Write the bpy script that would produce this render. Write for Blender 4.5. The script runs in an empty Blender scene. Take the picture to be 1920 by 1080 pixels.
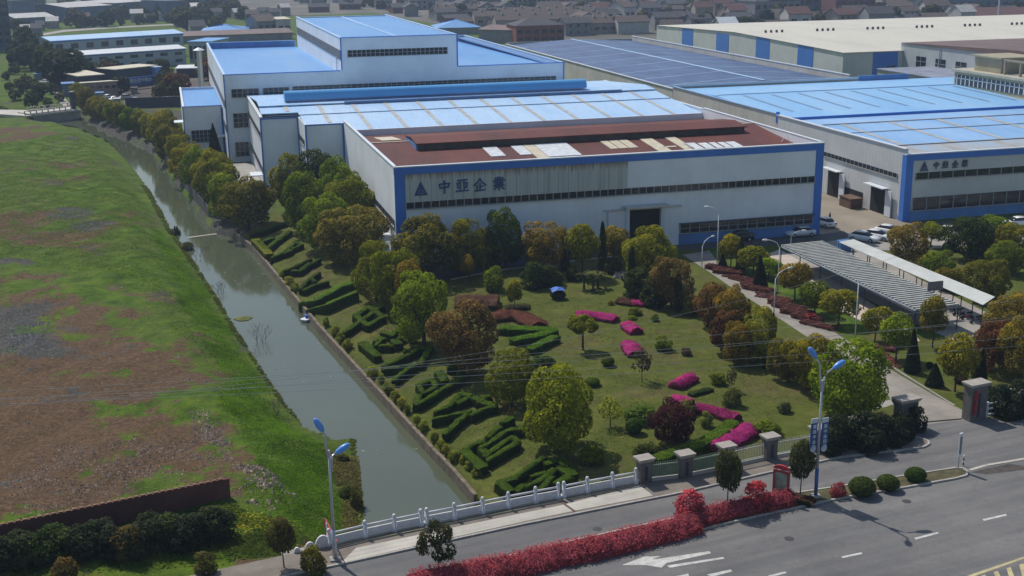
import bpy, math, random
import numpy as np
from mathutils import Vector, Matrix

random.seed(7)
rng = np.random.default_rng(11)
scene = bpy.context.scene
COL = scene.collection
D = bpy.data

# ------------------------------------------------------------------ camera
FPX, PITCH, ROLL, YAW, CH = 2308.1, 0.27014, -0.011845, 0.267017, 42.0
_cp, _sp = math.cos(PITCH), math.sin(PITCH)
_fw = np.array([0, _cp, -_sp]); _up = np.array([0, _sp, _cp]); _rt = np.array([1.0, 0, 0])
_cr, _sr = math.cos(ROLL), math.sin(ROLL)
CM = np.array([_rt * _cr + _up * _sr, _rt * _sr - _up * _cr, _fw])
_c, _s = math.cos(YAW), math.sin(YAW)
CM = CM @ np.array([[_c, -_s, 0], [_s, _c, 0], [0, 0, 1]])      # rows: right, down, forward
cd = D.cameras.new('camera'); cam = D.objects.new('camera', cd); COL.objects.link(cam)
cd.sensor_width = 36; cd.lens = FPX / 1920 * 36; cd.clip_start = 1; cd.clip_end = 9000
m3 = np.array([CM[0], -CM[1], -CM[2]]).T
mw = Matrix([list(m3[0]) + [0], list(m3[1]) + [0], list(m3[2]) + [CH], [0, 0, 0, 1]])
cam.matrix_world = mw
scene.camera = cam

# ------------------------------------------------------------------ light
SUN_EL = math.radians(52); SDIR = Vector((-2.7, 6.5, 0)).normalized()   # horizontal direction towards the sun
w = D.worlds.new('World'); scene.world = w; w.use_nodes = True
nt = w.node_tree; nt.nodes.clear()
sky = nt.nodes.new('ShaderNodeTexSky'); sky.sky_type = 'NISHITA'; sky.sun_disc = False
sky.sun_elevation = SUN_EL; sky.sun_rotation = math.atan2(SDIR.x, SDIR.y)
sky.air_density = 1.3; sky.dust_density = 1.2; sky.ozone_density = 1.5
bg = nt.nodes.new('ShaderNodeBackground'); bg.inputs[1].default_value = 0.11
wo = nt.nodes.new('ShaderNodeOutputWorld')
nt.links.new(sky.outputs[0], bg.inputs[0]); nt.links.new(bg.outputs[0], wo.inputs[0])
sl = D.lights.new('sun', 'SUN'); sl.energy = 4.5; sl.angle = math.radians(0.6); sl.color = (1, 0.93, 0.83)
so = D.objects.new('sun', sl); COL.objects.link(so)
sv = Vector((SDIR.x * math.cos(SUN_EL), SDIR.y * math.cos(SUN_EL), math.sin(SUN_EL)))
so.rotation_euler = (-sv).to_track_quat('-Z', 'Y').to_euler()
scene.view_settings.view_transform = 'Standard'; scene.view_settings.look = 'None'
scene.view_settings.exposure = -0.22; scene.view_settings.gamma = 1
scene.render.engine = 'CYCLES'
scene.cycles.volume_bounces = 0; scene.cycles.max_bounces = 5

# ------------------------------------------------------------------ placing: survey point -> world point
def ray(x, y): return CM.T @ np.array([(x - 960) / FPX, (y - 540) / FPX, 1.0])
def G(x, y, z=0.0):
    d = ray(x, y); t = (z - CH) / d[2]; return Vector((d[0] * t, d[1] * t, z))
def mpp(p): return float(CM[2] @ (np.array(p) - np.array([0, 0, CH]))) / FPX      # metres per survey pixel at p
def proj(p):
    q = CM @ (np.array(p, float) - np.array([0, 0, CH])); return 960 + FPX * q[0] / q[2], 540 + FPX * q[1] / q[2]

WZ = -2.2
RL = [(-60, 214), (60, 226), (140, 236), (200, 262), (225, 285), (255, 318), (278, 350), (300, 388), (322, 430), (345, 462), (372, 500), (398, 540), (420, 575), (447, 622), (470, 655), (492, 690), (515, 725), (537, 757), (575, 800), (628, 822), (668, 822), (672, 870), (675, 920), (684, 962)]
RR = [(-60, 200), (60, 210), (150, 222), (200, 250), (250, 268), (284, 286), (303, 310), (330, 345), (352, 375), (378, 408), (403, 438), (440, 446), (475, 472), (515, 520), (560, 575), (600, 625), (650, 680), (700, 735), (750, 790), (800, 845), (850, 898), (892, 948)]
RLw = np.array([G(x, y, WZ)[:2] for x, y in RL]); RRw = np.array([G(x, y, WZ)[:2] for x, y in RR])
_dl = RLw[-1] - np.array([2.0, 14.0]); _dr = RRw[-1] - np.array([-1.5, 16.0])
RLw = np.vstack([RLw, _dl]); RRw = np.vstack([RRw, _dr])
RPOLY = np.vstack([RLw, RRw[::-1]])

def seg_dist(P, line, closed=False):
    n = len(line); best = np.full(len(P), 1e9)
    for i in range(n if closed else n - 1):
        a = line[i]; b = line[(i + 1) % n]; ab = b - a
        t = np.clip(((P - a) @ ab) / max(ab @ ab, 1e-9), 0, 1)
        d = np.hypot(*(P - (a + t[:, None] * ab)).T); best = np.minimum(best, d)
    return best
def inside(P, poly):
    r = np.zeros(len(P), bool); n = len(poly)
    for i in range(n):
        a = poly[i]; b = poly[(i + 1) % n]
        if abs(b[1] - a[1]) < 1e-12: continue
        c = ((a[1] > P[:, 1]) != (b[1] > P[:, 1])) & (P[:, 0] < (b[0] - a[0]) * (P[:, 1] - a[1]) / (b[1] - a[1]) + a[0])
        r ^= c
    return r
def sd(P, poly):
    d = seg_dist(P, poly, True); return np.where(inside(P, poly), -d, d)
def sst(t): t = np.clip(t, 0, 1); return t * t * (3 - 2 * t)
def terr(P):
    P = np.atleast_2d(np.asarray(P, float))
    z = np.zeros(len(P))
    near = (P[:, 0] > -260) & (P[:, 0] < 60) & (P[:, 1] > 60) & (P[:, 1] < 460)
    if near.any():
        Q = P[near]; dL = seg_dist(Q, RLw); dR = seg_dist(Q, RRw); ins = inside(Q, RPOLY)
        zl = WZ + 2.2 * sst(dL / 8.0) + (0.25 * np.sin(Q[:, 0] * .35 + 1) * np.sin(Q[:, 1] * .28) + .12 * np.sin(Q[:, 0] * 1.1) * np.cos(Q[:, 1] * .9)) * sst(dL / 6)
        zr = np.where(dR < .6, WZ + dR / .6 * 1.0, -1.2 + 1.2 * sst((dR - .6) / 7))
        zz = np.where(dL < dR, zl, zr)
        zin = WZ - np.minimum(np.minimum(dL, dR), 1.0)
        zz = np.where(ins, zin, zz)
        L = 82.0 + .145 * (Q[:, 0] - 7)
        zz = zz * sst((Q[:, 1] - L - .2) / .6)
        z[near] = zz
    return z
def at(x, y, h=0.0):                       # terrain point under the survey direction, h above the ground
    z = 0.0
    for _ in range(6):
        p = G(x, y, z + h); z = float(terr([[p.x, p.y]])[0])
    return Vector((p.x, p.y, z))

# ------------------------------------------------------------------ objects
ORG = {}
def tag(o, label=None, cat=None, group=None, kind=None):
    if label: o['label'] = label
    if cat: o['category'] = cat
    if group: o['group'] = group
    if kind: o['kind'] = kind
    return o
def thing(name, label, cat, loc=(0, 0, 0), group=None):
    o = D.objects.new(name, None); COL.objects.link(o); o.location = loc; o.empty_display_size = .5
    ORG[o.name] = Vector(loc); return tag(o, label, cat, group)
def copy_tree(o, parent=None):
    c = o.copy(); COL.objects.link(c); c.parent = parent
    for ch in o.children: copy_tree(ch, c)
    return c
def link(name, me, mats, parent=None, loc=None):
    o = D.objects.new(name, me); COL.objects.link(o)
    for m in (mats if isinstance(mats, (list, tuple)) else [mats]): me.materials.append(m)
    if parent is not None: o.parent = parent
    if loc is not None: o.location = loc
    return o

class MB:
    def __init__(s): s.v = []; s.f = []; s.m = []
    def add(s, vs, fs, m=0):
        b = len(s.v); s.v += [tuple(v) for v in vs]; s.f += [tuple(b + i for i in f) for f in fs]; s.m += [m] * len(fs)
    def box(s, x0, x1, y0, y1, z0, z1, m=0):
        s.add([(x0, y0, z0), (x1, y0, z0), (x1, y1, z0), (x0, y1, z0), (x0, y0, z1), (x1, y0, z1), (x1, y1, z1), (x0, y1, z1)],
              [(0, 3, 2, 1), (4, 5, 6, 7), (0, 1, 5, 4), (1, 2, 6, 5), (2, 3, 7, 6), (3, 0, 4, 7)], m)
    def bar(s, a, b, wd, z0, z1, m=0):       # upright slab along a->b, width wd
        a = Vector(a[:2]); b = Vector(b[:2]); t = (b - a).normalized(); n = Vector((-t.y, t.x)) * wd / 2
        q = [a - n, b - n, b + n, a + n]
        s.add([(p.x, p.y, z0) for p in q] + [(p.x, p.y, z1) for p in q], [(0, 3, 2, 1), (4, 5, 6, 7), (0, 1, 5, 4), (1, 2, 6, 5), (2, 3, 7, 6), (3, 0, 4, 7)], m)
    def prism(s, poly, z0, z1, m=0):
        n = len(poly); A = sum(poly[i][0] * poly[(i + 1) % n][1] - poly[(i + 1) % n][0] * poly[i][1] for i in range(n))
        p = list(poly) if A > 0 else list(poly)[::-1]
        s.add([(q[0], q[1], z0) for q in p] + [(q[0], q[1], z1) for q in p], [tuple(range(n))[::-1], tuple(range(n, 2 * n))] + [(i, (i + 1) % n, n + (i + 1) % n, n + i) for i in range(n)], m)
    def quad(s, *p, m=0): s.add(p, [tuple(range(len(p)))], m)
    def tube(s, pts, r, n=8, m=0, cap=True):
        pts = [Vector(p) for p in pts]; r = r if isinstance(r, (list, tuple)) else [r] * len(pts); vs = []; fs = []
        for i, p in enumerate(pts):
            t = (pts[min(i + 1, len(pts) - 1)] - pts[max(i - 1, 0)]).normalized()
            u = t.cross(Vector((0, 0, 1)) if abs(t.z) < .9 else Vector((1, 0, 0))).normalized(); v = t.cross(u)
            for k in range(n):
                a = 2 * math.pi * k / n; vs.append(p + (u * math.cos(a) + v * math.sin(a)) * r[i])
        for i in range(len(pts) - 1):
            for k in range(n):
                k2 = (k + 1) % n; fs.append((i * n + k, (i + 1) * n + k, (i + 1) * n + k2, i * n + k2))
        if cap: fs += [tuple(range(n)), tuple(range((len(pts) - 1) * n, len(pts) * n))[::-1]]
        s.add(vs, fs, m)
    def build(s, name, mats, parent=None, smooth=False):
        me = D.meshes.new(name)
        org = ORG.get(parent.name, Vector((0, 0, 0))) if parent is not None else Vector((0, 0, 0))
        me.from_pydata([tuple(Vector(v) - org) for v in s.v], [], s.f)
        o = link(name, me, mats, parent)
        me.polygons.foreach_set('material_index', s.m)
        if smooth: me.polygons.foreach_set('use_smooth', [True] * len(me.polygons))
        me.update()
        if parent is not None: ORG[o.name] = org
        return o

# ------------------------------------------------------------------ materials
def new_mat(name):
    m = D.materials.new(name); m.use_nodes = True; t = m.node_tree; b = t.nodes['Principled BSDF']; return m, t, b
def N(t, typ, **k):
    n = t.nodes.new(typ)
    for a, v in k.items():
        if a.startswith('i_'):
            key = a[2:]; n.inputs[int(key) if key.isdigit() else key].default_value = v
        else: setattr(n, a, v)
    return n
def pos(t, obj=False):
    return N(t, 'ShaderNodeTexCoord').outputs['Object'] if obj else N(t, 'ShaderNodeNewGeometry').outputs['Position']
def noise(t, co, sc, det=4, rough=.6, mul=(1, 1, 1)):
    if mul != (1, 1, 1):
        mp = N(t, 'ShaderNodeMapping'); mp.inputs['Scale'].default_value = mul; t.links.new(co, mp.inputs[0]); co = mp.outputs[0]
    n = N(t, 'ShaderNodeTexNoise'); n.inputs['Scale'].default_value = sc; n.inputs['Detail'].default_value = det; n.inputs['Roughness'].default_value = rough
    t.links.new(co, n.inputs['Vector']); return n.outputs['Fac']
def ramp(t, fac, stops):
    r = N(t, 'ShaderNodeValToRGB'); e = r.color_ramp.elements
    e[0].position = stops[0][0]; e[0].color = tuple(stops[0][1]) + (1,) if len(stops[0][1]) == 3 else stops[0][1]
    e[1].position = stops[-1][0]; e[1].color = tuple(stops[-1][1]) + (1,)
    for p, c in stops[1:-1]:
        x = e.new(p); x.color = tuple(c) + (1,)
    t.links.new(fac, r.inputs[0]); return r.outputs[0]
def mixc(t, fac, a, b, mode='MIX'):
    m = N(t, 'ShaderNodeMix', data_type='RGBA', blend_type=mode)
    for i, v in ((0, fac), (6, a), (7, b)):
        if isinstance(v, (int, float)): m.inputs[i].default_value = v
        elif isinstance(v, tuple): m.inputs[i].default_value = v + (1,) if len(v) == 3 else v
        else: t.links.new(v, m.inputs[i])
    return m.outputs[2]
def math_(t, op, a, b=None, c=None):
    m = N(t, 'ShaderNodeMath', operation=op)
    for i, v in enumerate((a, b, c)):
        if v is None: continue
        if isinstance(v, (int, float)): m.inputs[i].default_value = v
        else: t.links.new(v, m.inputs[i])
    return m.outputs[0]
def bump(t, b, h, st=.4, dist=.05):
    n = N(t, 'ShaderNodeBump'); n.inputs['Strength'].default_value = st; n.inputs['Distance'].default_value = dist
    t.links.new(h, n.inputs['Height']); t.links.new(n.outputs[0], b.inputs['Normal'])
MATS = {}
def mat(name, c, rough=.6, var=.12, sc=.4, metal=0.0, rib=None, ribw=.35, streak=0.0, streakc=(.12, .07, .04), spec=.4, bst=0.0, obj=False, tint=False, fine=0.0):
    if name in MATS: return MATS[name]
    m, t, b = new_mat(name); co = pos(t, obj)
    base = tuple(c)
    if tint:
        oi = N(t, 'ShaderNodeObjectInfo').outputs['Color']; base = oi
    n1 = noise(t, co, sc, 5)
    lo = 1 - var * 1.6; hi = 1 + var * 1.2
    g = ramp(t, n1, [(.3, (lo, lo, lo)), (.7, (hi, hi, hi))])
    col = mixc(t, 1.0, base, g, 'MULTIPLY')
    if fine:
        n3 = noise(t, co, 9, 3); g3 = ramp(t, n3, [(.3, (1 - fine,) * 3), (.7, (1 + fine,) * 3)]); col = mixc(t, 1.0, col, g3, 'MULTIPLY')
    if streak:
        n2 = noise(t, co, 1.0, 5, .7, mul=(2.2, 2.2, .09)); f = ramp(t, n2, [(.5, (0, 0, 0)), (.75, (streak,) * 3)])
        col = mixc(t, f, col, tuple(streakc))
    t.links.new(col, b.inputs['Base Color'])
    b.inputs['Roughness'].default_value = rough; b.inputs['Metallic'].default_value = metal; b.inputs['Specular IOR Level'].default_value = spec
    if rib:
        sx = N(t, 'ShaderNodeSeparateXYZ'); t.links.new(co, sx.inputs[0])
        v = {'x': sx.outputs[0], 'y': sx.outputs[1]}.get(rib)
        if rib == 'xy': v = math_(t, 'ADD', sx.outputs[0], sx.outputs[1])
        if rib == 'z': v = sx.outputs[2]
        h = math_(t, 'SINE', math_(t, 'MULTIPLY', v, 2 * math.pi / ribw)); bump(t, b, h, .10, ribw * .05)
    elif bst: bump(t, b, noise(t, co, 6, 6), bst, .05)
    MATS[name] = m; return m

WALL = mat('wall_sheet_white', (.76, .80, .86), .55, .07, .15, rib='xy', ribw=1.0, streak=.10, streakc=(.34, .33, .32))
WALLG = mat('wall_sheet_grey', (.54, .57, .58), .6, .08, .15, rib='xy', ribw=1.0, streak=.16, streakc=(.30, .28, .25))
WALLD = mat('wall_old_cream', (.50, .49, .45), .7, .1, .2, streak=.4, streakc=(.25, .22, .18))
def rust_panel():
    m, t, b = new_mat('wall_rusty_ribs'); co = pos(t); sx = N(t, 'ShaderNodeSeparateXYZ'); t.links.new(co, sx.inputs[0])
    col = mixc(t, ramp(t, noise(t, co, 1.0, 5, .7, mul=(2.6, 2.6, .05)), [(.5, (0, 0, 0)), (.72, (.6,) * 3)]), (.50, .53, .52), (.24, .22, .17))
    # long run-off stains that start under the fascia
    top = math_(t, 'MULTIPLY', math_(t, 'SUBTRACT', sx.outputs[2], 11.2), .75)
    st = math_(t, 'ADD', math_(t, 'MULTIPLY', noise(t, co, 1.0, 4, .7, mul=(5.5, 5.5, .12)), 2.4), -1.45)
    col = mixc(t, ramp(t, math_(t, 'ADD', st, top), [(.25, (0, 0, 0)), (.9, (.85,) * 3)]), col, (.22, .14, .07))
    seam = math_(t, 'PINGPONG', sx.outputs[0], .75); col = mixc(t, ramp(t, seam, [(0, (.7,) * 3), (.06, (0, 0, 0))]), col, (.12, .12, .11))
    t.links.new(col, b.inputs['Base Color']); b.inputs['Roughness'].default_value = .7
    bump(t, b, math_(t, 'SINE', math_(t, 'MULTIPLY', sx.outputs[0], 2 * math.pi / .5)), .3, .04); return m
RUSTW = rust_panel()
BLUE = mat('blue_trim', (.045, .18, .60), .45, .06, .3)
BLUEL = mat('blue_band', (.09, .23, .52), .5, .12, .5, streak=.25, streakc=(.12, .15, .25))
BLUER = None
LROOF = None
CAP = mat('white_cap', (.62, .68, .75), .5, .05)
DGLASS = mat('dark_glass', (.016, .02, .03), .12, .3, 1.2, spec=.6)
FRAME = mat('window_frame', (.30, .31, .32), .5, .05)
DARK = mat('dark_opening', (.012, .012, .014), .9, .1)
LOUV = mat('louvre_grey', (.11, .12, .14), .6, .15, .5, rib='z', ribw=.35)
SKYL = mat('skylight_strip', (.42, .43, .42), .5, .15, .6, streak=0)
CREAMS = mat('bare_sheet', (.55, .50, .38), .6, .12, .8)
WHITES = mat('white_patch_sheet', (.62, .66, .70), .5, .14, 1.5)
def roof_mat(name, c1, c2, c3, rough=.6, sc=.12, ribw=.8, mulv=(1, .25, 1), spec=.4):
    m, t, b = new_mat(name); co = pos(t)
    n1 = noise(t, co, sc, 6, .65, mul=mulv); n2 = noise(t, co, 1.6, 5, .7, mul=(2.0, .25, 1))
    c = ramp(t, n1, [(.32, c1), (.5, c2), (.72, c3)])
    g = ramp(t, n2, [(.3, (.86,) * 3), (.7, (1.08,) * 3)]); c = mixc(t, 1.0, c, g, 'MULTIPLY')
    n4 = noise(t, co, .5, 6, .75, mul=(1, .4, 1)); c = mixc(t, ramp(t, n4, [(.58, (0, 0, 0)), (.78, (.5,) * 3)]), c, tuple(x * .55 + .06 for x in c2))
    t.links.new(c, b.inputs['Base Color']); b.inputs['Roughness'].default_value = rough; b.inputs['Specular IOR Level'].default_value = spec
    sx = N(t, 'ShaderNodeSeparateXYZ'); t.links.new(co, sx.inputs[0])
    bump(t, b, math_(t, 'SINE', math_(t, 'MULTIPLY', sx.outputs[0], 2 * math.pi / ribw)), .12, ribw * .06)
    MATS[name] = m; return m
BLUER = roof_mat('blue_roof', (.085, .27, .64), (.11, .33, .70), (.20, .38, .68), .4, .05, .7)
LROOF = roof_mat('light_blue_roof', (.32, .54, .84), (.41, .61, .87), (.52, .68, .86), .42, .09, .7)
REDROOF = roof_mat('rusty_red_roof', (.070, .019, .017), (.115, .027, .022), (.155, .040, .028), .8)
PVROOF = roof_mat('dark_blue_roof', (.035, .065, .17), (.055, .10, .24), (.08, .15, .30), .45, .3)
R1ROOF = roof_mat('weathered_blue_roof', (.20, .38, .66), (.26, .47, .78), (.33, .52, .80), .45, .08)
R1WORN = roof_mat('worn_brown_roof', (.30, .27, .23), (.37, .40, .44), (.26, .44, .66), .6, .35)
WROOF = roof_mat('off_white_roof', (.52, .50, .44), (.58, .56, .49), (.63, .60, .52), .6, .1)
BROOF = roof_mat('brown_roof', (.10, .07, .065), (.15, .10, .095), (.19, .13, .12), .7, .2)
CONC = mat('concrete', (.30, .285, .26), .8, .16, .25, bst=.2, fine=.1)
CONCL = mat('pale_concrete', (.46, .44, .39), .8, .13, .35, bst=.15, fine=.08)
STONE = mat('white_stone', (.60, .62, .66), .6, .08, 2, fine=.06)
KERB = mat('kerb_stone', (.36, .35, .33), .8, .12, 1.5, fine=.15)
METAL = mat('galvanised', (.50, .52, .55), .4, .05, metal=.4)
WHITEM = mat('white_paint', (.72, .74, .76), .4, .05)
BLACKM = mat('black_metal', (.02, .02, .025), .5, .1)
REDM = mat('red_paint', (.36, .03, .04), .5, .15, 1)
BARK = mat('bark', (.07, .05, .035), .9, .2, 4, obj=True, bst=.4)

def asphalt():
    m, t, b = new_mat('asphalt'); co = pos(t)
    c = ramp(t, noise(t, co, .06, 5, .6), [(.35, (.105, .107, .113)), (.65, (.165, .164, .165))])
    c = mixc(t, 1.0, c, ramp(t, noise(t, co, .5, 6, .7, mul=(.25, 1, 1)), [(.3, (.85,) * 3), (.7, (1.12,) * 3)]), 'MULTIPLY')
    c = mixc(t, 1.0, c, ramp(t, noise(t, co, 14, 3), [(.3, (.88,) * 3), (.7, (1.1,) * 3)]), 'MULTIPLY')
    mp = N(t, 'ShaderNodeMapping'); mp.inputs['Rotation'].default_value = (0, 0, -.155); t.links.new(co, mp.inputs[0])
    tk = noise(t, mp.outputs[0], 1.0, 4, .6, mul=(.015, .55, 1)); c = mixc(t, 1.0, c, ramp(t, tk, [(.35, (.80, .81, .83)), (.6, (1.08, 1.06, 1.03))]), 'MULTIPLY')
    sp = noise(t, mp.outputs[0], 1.0, 5, .7, mul=(.18, .5, 1)); c = mixc(t, ramp(t, sp, [(.64, (0, 0, 0)), (.72, (.45,) * 3)]), c, (.07, .07, .072))
    cr = ramp(t, noise(t, co, .22, 8, .75), [(.485, (0, 0, 0)), (.5, (.35,) * 3), (.515, (0, 0, 0))])
    c = mixc(t, cr, c, (.06, .06, .06))
    t.links.new(c, b.inputs['Base Color']); b.inputs['Roughness'].default_value = .85; bump(t, b, noise(t, co, 20, 3), .15, .02); return m
ASPH = asphalt()

def ground_mat():
    m, t, b = new_mat('ground_cover'); co = pos(t)
    at_ = N(t, 'ShaderNodeAttribute', attribute_name='zone'); s = N(t, 'ShaderNodeSeparateColor'); t.links.new(at_.outputs['Color'], s.inputs[0])
    big = noise(t, co, .05, 5, .6); mid = noise(t, co, .3, 6, .65); fin = noise(t, co, 2.5, 5, .7); vf = noise(t, co, 9, 3, .7)
    green = ramp(t, mid, [(.3, (.030, .064, .004)), (.5, (.072, .135, .007)), (.7, (.130, .185, .014))])
    green = mixc(t, ramp(t, big, [(.4, (0, 0, 0)), (.65, (.6,) * 3)]), green, (.09, .115, .025))
    soil = ramp(t, fin, [(.25, (.055, .034, .020)), (.5, (.118, .072, .042)), (.75, (.20, .132, .085))])
    soil = mixc(t, ramp(t, vf, [(.62, (0, 0, 0)), (.74, (.8,) * 3)]), soil, (.26, .17, .12))
    grey = ramp(t, fin, [(.25, (.035, .036, .035)), (.5, (.075, .073, .07)), (.72, (.16, .155, .15))])
    lawn = ramp(t, mid, [(.3, (.056, .078, .012)), (.55, (.090, .106, .018)), (.75, (.135, .126, .032))])
    lawn = mixc(t, ramp(t, noise(t, co, .12, 5, .7), [(.52, (0, 0, 0)), (.68, (.7,) * 3)]), lawn, (.11, .085, .045))
    def mask(ch, lo=.42, hi=.58):
        a = math_(t, 'ADD', s.outputs[ch], math_(t, 'MULTIPLY', math_(t, 'SUBTRACT', noise(t, co, .10, 8, .74), .5), 4.2))
        a = math_(t, 'ADD', a, math_(t, 'MULTIPLY', math_(t, 'SUBTRACT', fin, .5), .5))
        return ramp(t, a, [(lo, (0, 0, 0)), (hi, (1, 1, 1))])
    c = mixc(t, mask(0), green, soil); c = mixc(t, mask(2), c, grey)
    lm = ramp(t, s.outputs[1], [(.4, (0, 0, 0)), (.6, (1, 1, 1))])
    c = mixc(t, lm, c, lawn)
    c = mixc(t, 1.0, c, ramp(t, vf, [(.3, (.62,) * 3), (.7, (1.35,) * 3)]), 'MULTIPLY')
    c = mixc(t, 1.0, c, ramp(t, noise(t, co, .9, 6, .75), [(.3, (.70, .72, .7)), (.7, (1.22, 1.2, 1.1))]), 'MULTIPLY')
    t.links.new(c, b.inputs['Base Color']); b.inputs['Roughness'].default_value = .95; b.inputs['Specular IOR Level'].default_value = .15
    h = math_(t, 'ADD', math_(t, 'MULTIPLY', fin, 1.0), math_(t, 'MULTIPLY', vf, .4)); h = math_(t, 'MULTIPLY', h, math_(t, 'SUBTRACT', 1.1, math_(t, 'MULTIPLY', s.outputs[1], .9)))
    bump(t, b, h, .7, .35); return m

def foliage(name, trans=.48):
    m, t, b = new_mat(name)
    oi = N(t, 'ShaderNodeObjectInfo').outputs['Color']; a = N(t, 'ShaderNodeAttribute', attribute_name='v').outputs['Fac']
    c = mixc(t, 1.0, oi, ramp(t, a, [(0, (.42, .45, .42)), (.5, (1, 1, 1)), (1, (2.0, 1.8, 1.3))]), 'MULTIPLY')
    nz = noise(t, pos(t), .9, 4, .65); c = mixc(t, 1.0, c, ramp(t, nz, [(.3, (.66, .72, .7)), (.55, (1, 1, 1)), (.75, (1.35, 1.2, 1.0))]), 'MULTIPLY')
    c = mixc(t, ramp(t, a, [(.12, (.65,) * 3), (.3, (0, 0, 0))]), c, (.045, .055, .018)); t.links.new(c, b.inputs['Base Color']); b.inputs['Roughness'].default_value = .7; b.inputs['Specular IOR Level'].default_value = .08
    tr = N(t, 'ShaderNodeBsdfTranslucent'); t.links.new(c, tr.inputs[0])
    mx = N(t, 'ShaderNodeMixShader'); mx.inputs[0].default_value = trans
    t.links.new(b.outputs[0], mx.inputs[1]); t.links.new(tr.outputs[0], mx.inputs[2])
    t.links.new(mx.outputs[0], t.nodes['Material Output'].inputs[0]); return m
LEAF = foliage('leaves')

def water_mat():
    m, t, b = new_mat('river_water'); co = pos(t)
    c = ramp(t, noise(t, co, .05, 3), [(.3, (.070, .085, .055)), (.7, (.085, .10, .065))])
    t.links.new(c, b.inputs['Base Color']); b.inputs['Roughness'].default_value = .07; b.inputs['IOR'].default_value = 1.33; b.inputs['Specular IOR Level'].default_value = 1.0
    bump(t, b, noise(t, co, .9, 3, .5, mul=(1, .6, 1)), .08, .05); return m

# ------------------------------------------------------------------ ground
def axis(lo, hi, step, near0, near1, grow=1.12):
    a = list(np.arange(near0, near1 + step, step)); s = step; x = a[-1]
    while x < hi: s *= grow; x += s; a.append(x)
    s = step; x = near0; pre = []
    while x > lo: s *= grow; x -= s; pre.append(x)
    return np.array(pre[::-1] + a)
def build_ground():
    xs = axis(-1300, 2300, .55, -62, 50); ys = axis(-200, 3000, .55, 78, 245)
    X, Y = np.meshgrid(xs, ys); P = np.stack([X.ravel(), Y.ravel()], 1); Z = terr(P)
    nx, ny = len(xs), len(ys)
    me = D.meshes.new('ground'); me.vertices.add(nx * ny); me.vertices.foreach_set('co', np.column_stack([P, Z]).ravel())
    i = np.arange(nx - 1)[None, :] + (np.arange(ny - 1) * nx)[:, None]; i = i.ravel()
    q = np.stack([i, i + 1, i + nx + 1, i + nx], 1)
    me.loops.add(q.size); me.polygons.add(len(q)); me.loops.foreach_set('vertex_index', q.ravel())
    me.polygons.foreach_set('loop_start', np.arange(len(q)) * 4); me.polygons.foreach_set('use_smooth', [True] * len(q))
    me.update(); me.validate()
    z = np.zeros((len(P), 4)); z[:, 3] = 1
    def add(ch, poly, soft=3.0, v=1.0):
        W = np.array([G(x, y)[:2] for x, y in poly]); lo = W.min(0) - soft * 2; hi = W.max(0) + soft * 2
        k = (P[:, 0] > lo[0]) & (P[:, 0] < hi[0]) & (P[:, 1] > lo[1]) & (P[:, 1] < hi[1])
        if k.any(): z[k, ch] = np.maximum(z[k, ch], v * np.clip(.5 - sd(P[k], W) / soft / 2, 0, 1))
    for pi_, poly in enumerate(([(-100, 385), (160, 382), (235, 400), (262, 440), (180, 455), (120, 470), (-100, 470)], [(-100, 520), (90, 520), (150, 545), (230, 555), (300, 585), (320, 650), (390, 690), (-100, 700)],
                 [(-160, 640), (300, 640), (370, 650), (380, 720), (340, 760), (420, 810), (465, 870), (430, 905), (200, 950), (-160, 1010)],
                 [(-60, 240), (60, 238), (95, 243), (70, 262), (-60, 265)], [(60, 305), (120, 300), (170, 320), (150, 335), (60, 335)])):
        add(0, poly, 6, (.66, .66, .84, .8, .6)[pi_])
    add(0, [(240, 640), (330, 640), (330, 730), (240, 720)], 4, .8)
    add(0, [(330, 640), (385, 600), (400, 660), (370, 720)], 3, .6)
    for poly in ([(-60, 560), (90, 570), (130, 620), (110, 665), (-60, 680)], [(100, 385), (180, 390), (200, 430), (110, 435)], [(-40, 470), (60, 478), (60, 495), (-40, 492)]): add(2, poly, 3, .75)
    add(1, [(440, 438), (520, 395), (640, 400), (760, 500), (1130, 478), (1290, 455), (1560, 600), (1690, 745), (1690, 800), (1195, 905), (900, 985), (845, 900), (700, 735), (560, 575), (475, 470)], 1.0)
    add(1, [(1640, 700), (1600, 620), (1790, 640), (1560, 450), (1980, 410), (2400, 560), (2400, 820), (1840, 790), (1790, 760)], 1.0)
    add(0, [(140, 214), (200, 244), (285, 276), (340, 335), (410, 432), (450, 440), (530, 395), (490, 355), (430, 300), (340, 250), (340, 207), (240, 205)], 2, .7)
    add(2, [(140, 214), (200, 244), (285, 276), (340, 335), (410, 432), (450, 440), (530, 395), (490, 355), (430, 300), (340, 250), (340, 207), (240, 205)], 2, .75)
    add(0, [(400, 1000), (600, 960), (600, 1030), (400, 1080), (0, 1120), (0, 1070)], 1.5, .45)
    ca = me.color_attributes.new('zone', 'FLOAT_COLOR', 'POINT'); ca.data.foreach_set('color', z.ravel())
    o = link('ground', me, ground_mat()); tag(o, kind='structure'); return o
build_ground()

# river surface: strip between the two banks, pushed a little under each bank
mb = MB(); k = 60
def resample(L, n):
    L = np.array(L, float); s = np.r_[0, np.cumsum(np.hypot(*np.diff(L, axis=0).T))]; t = np.linspace(0, s[-1], n)
    return np.stack([np.interp(t, s, L[:, 0]), np.interp(t, s, L[:, 1])], 1)
far = np.array([[-140., 420.]]); 
A = resample(RLw, k); B = resample(RRw, k); BANKS = (A, B); vs = []
for a, b in zip(A, B):
    dd = (b - a) / max(np.hypot(*(b - a)), .01); vs += [(*(a - dd * .8), WZ), (*(b + dd * .3), WZ)]
mb.add(vs, [(2 * i, 2 * i + 2, 2 * i + 3, 2 * i + 1) for i in range(k - 1)])
tag(mb.build('river', water_mat()), kind='structure')

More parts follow.
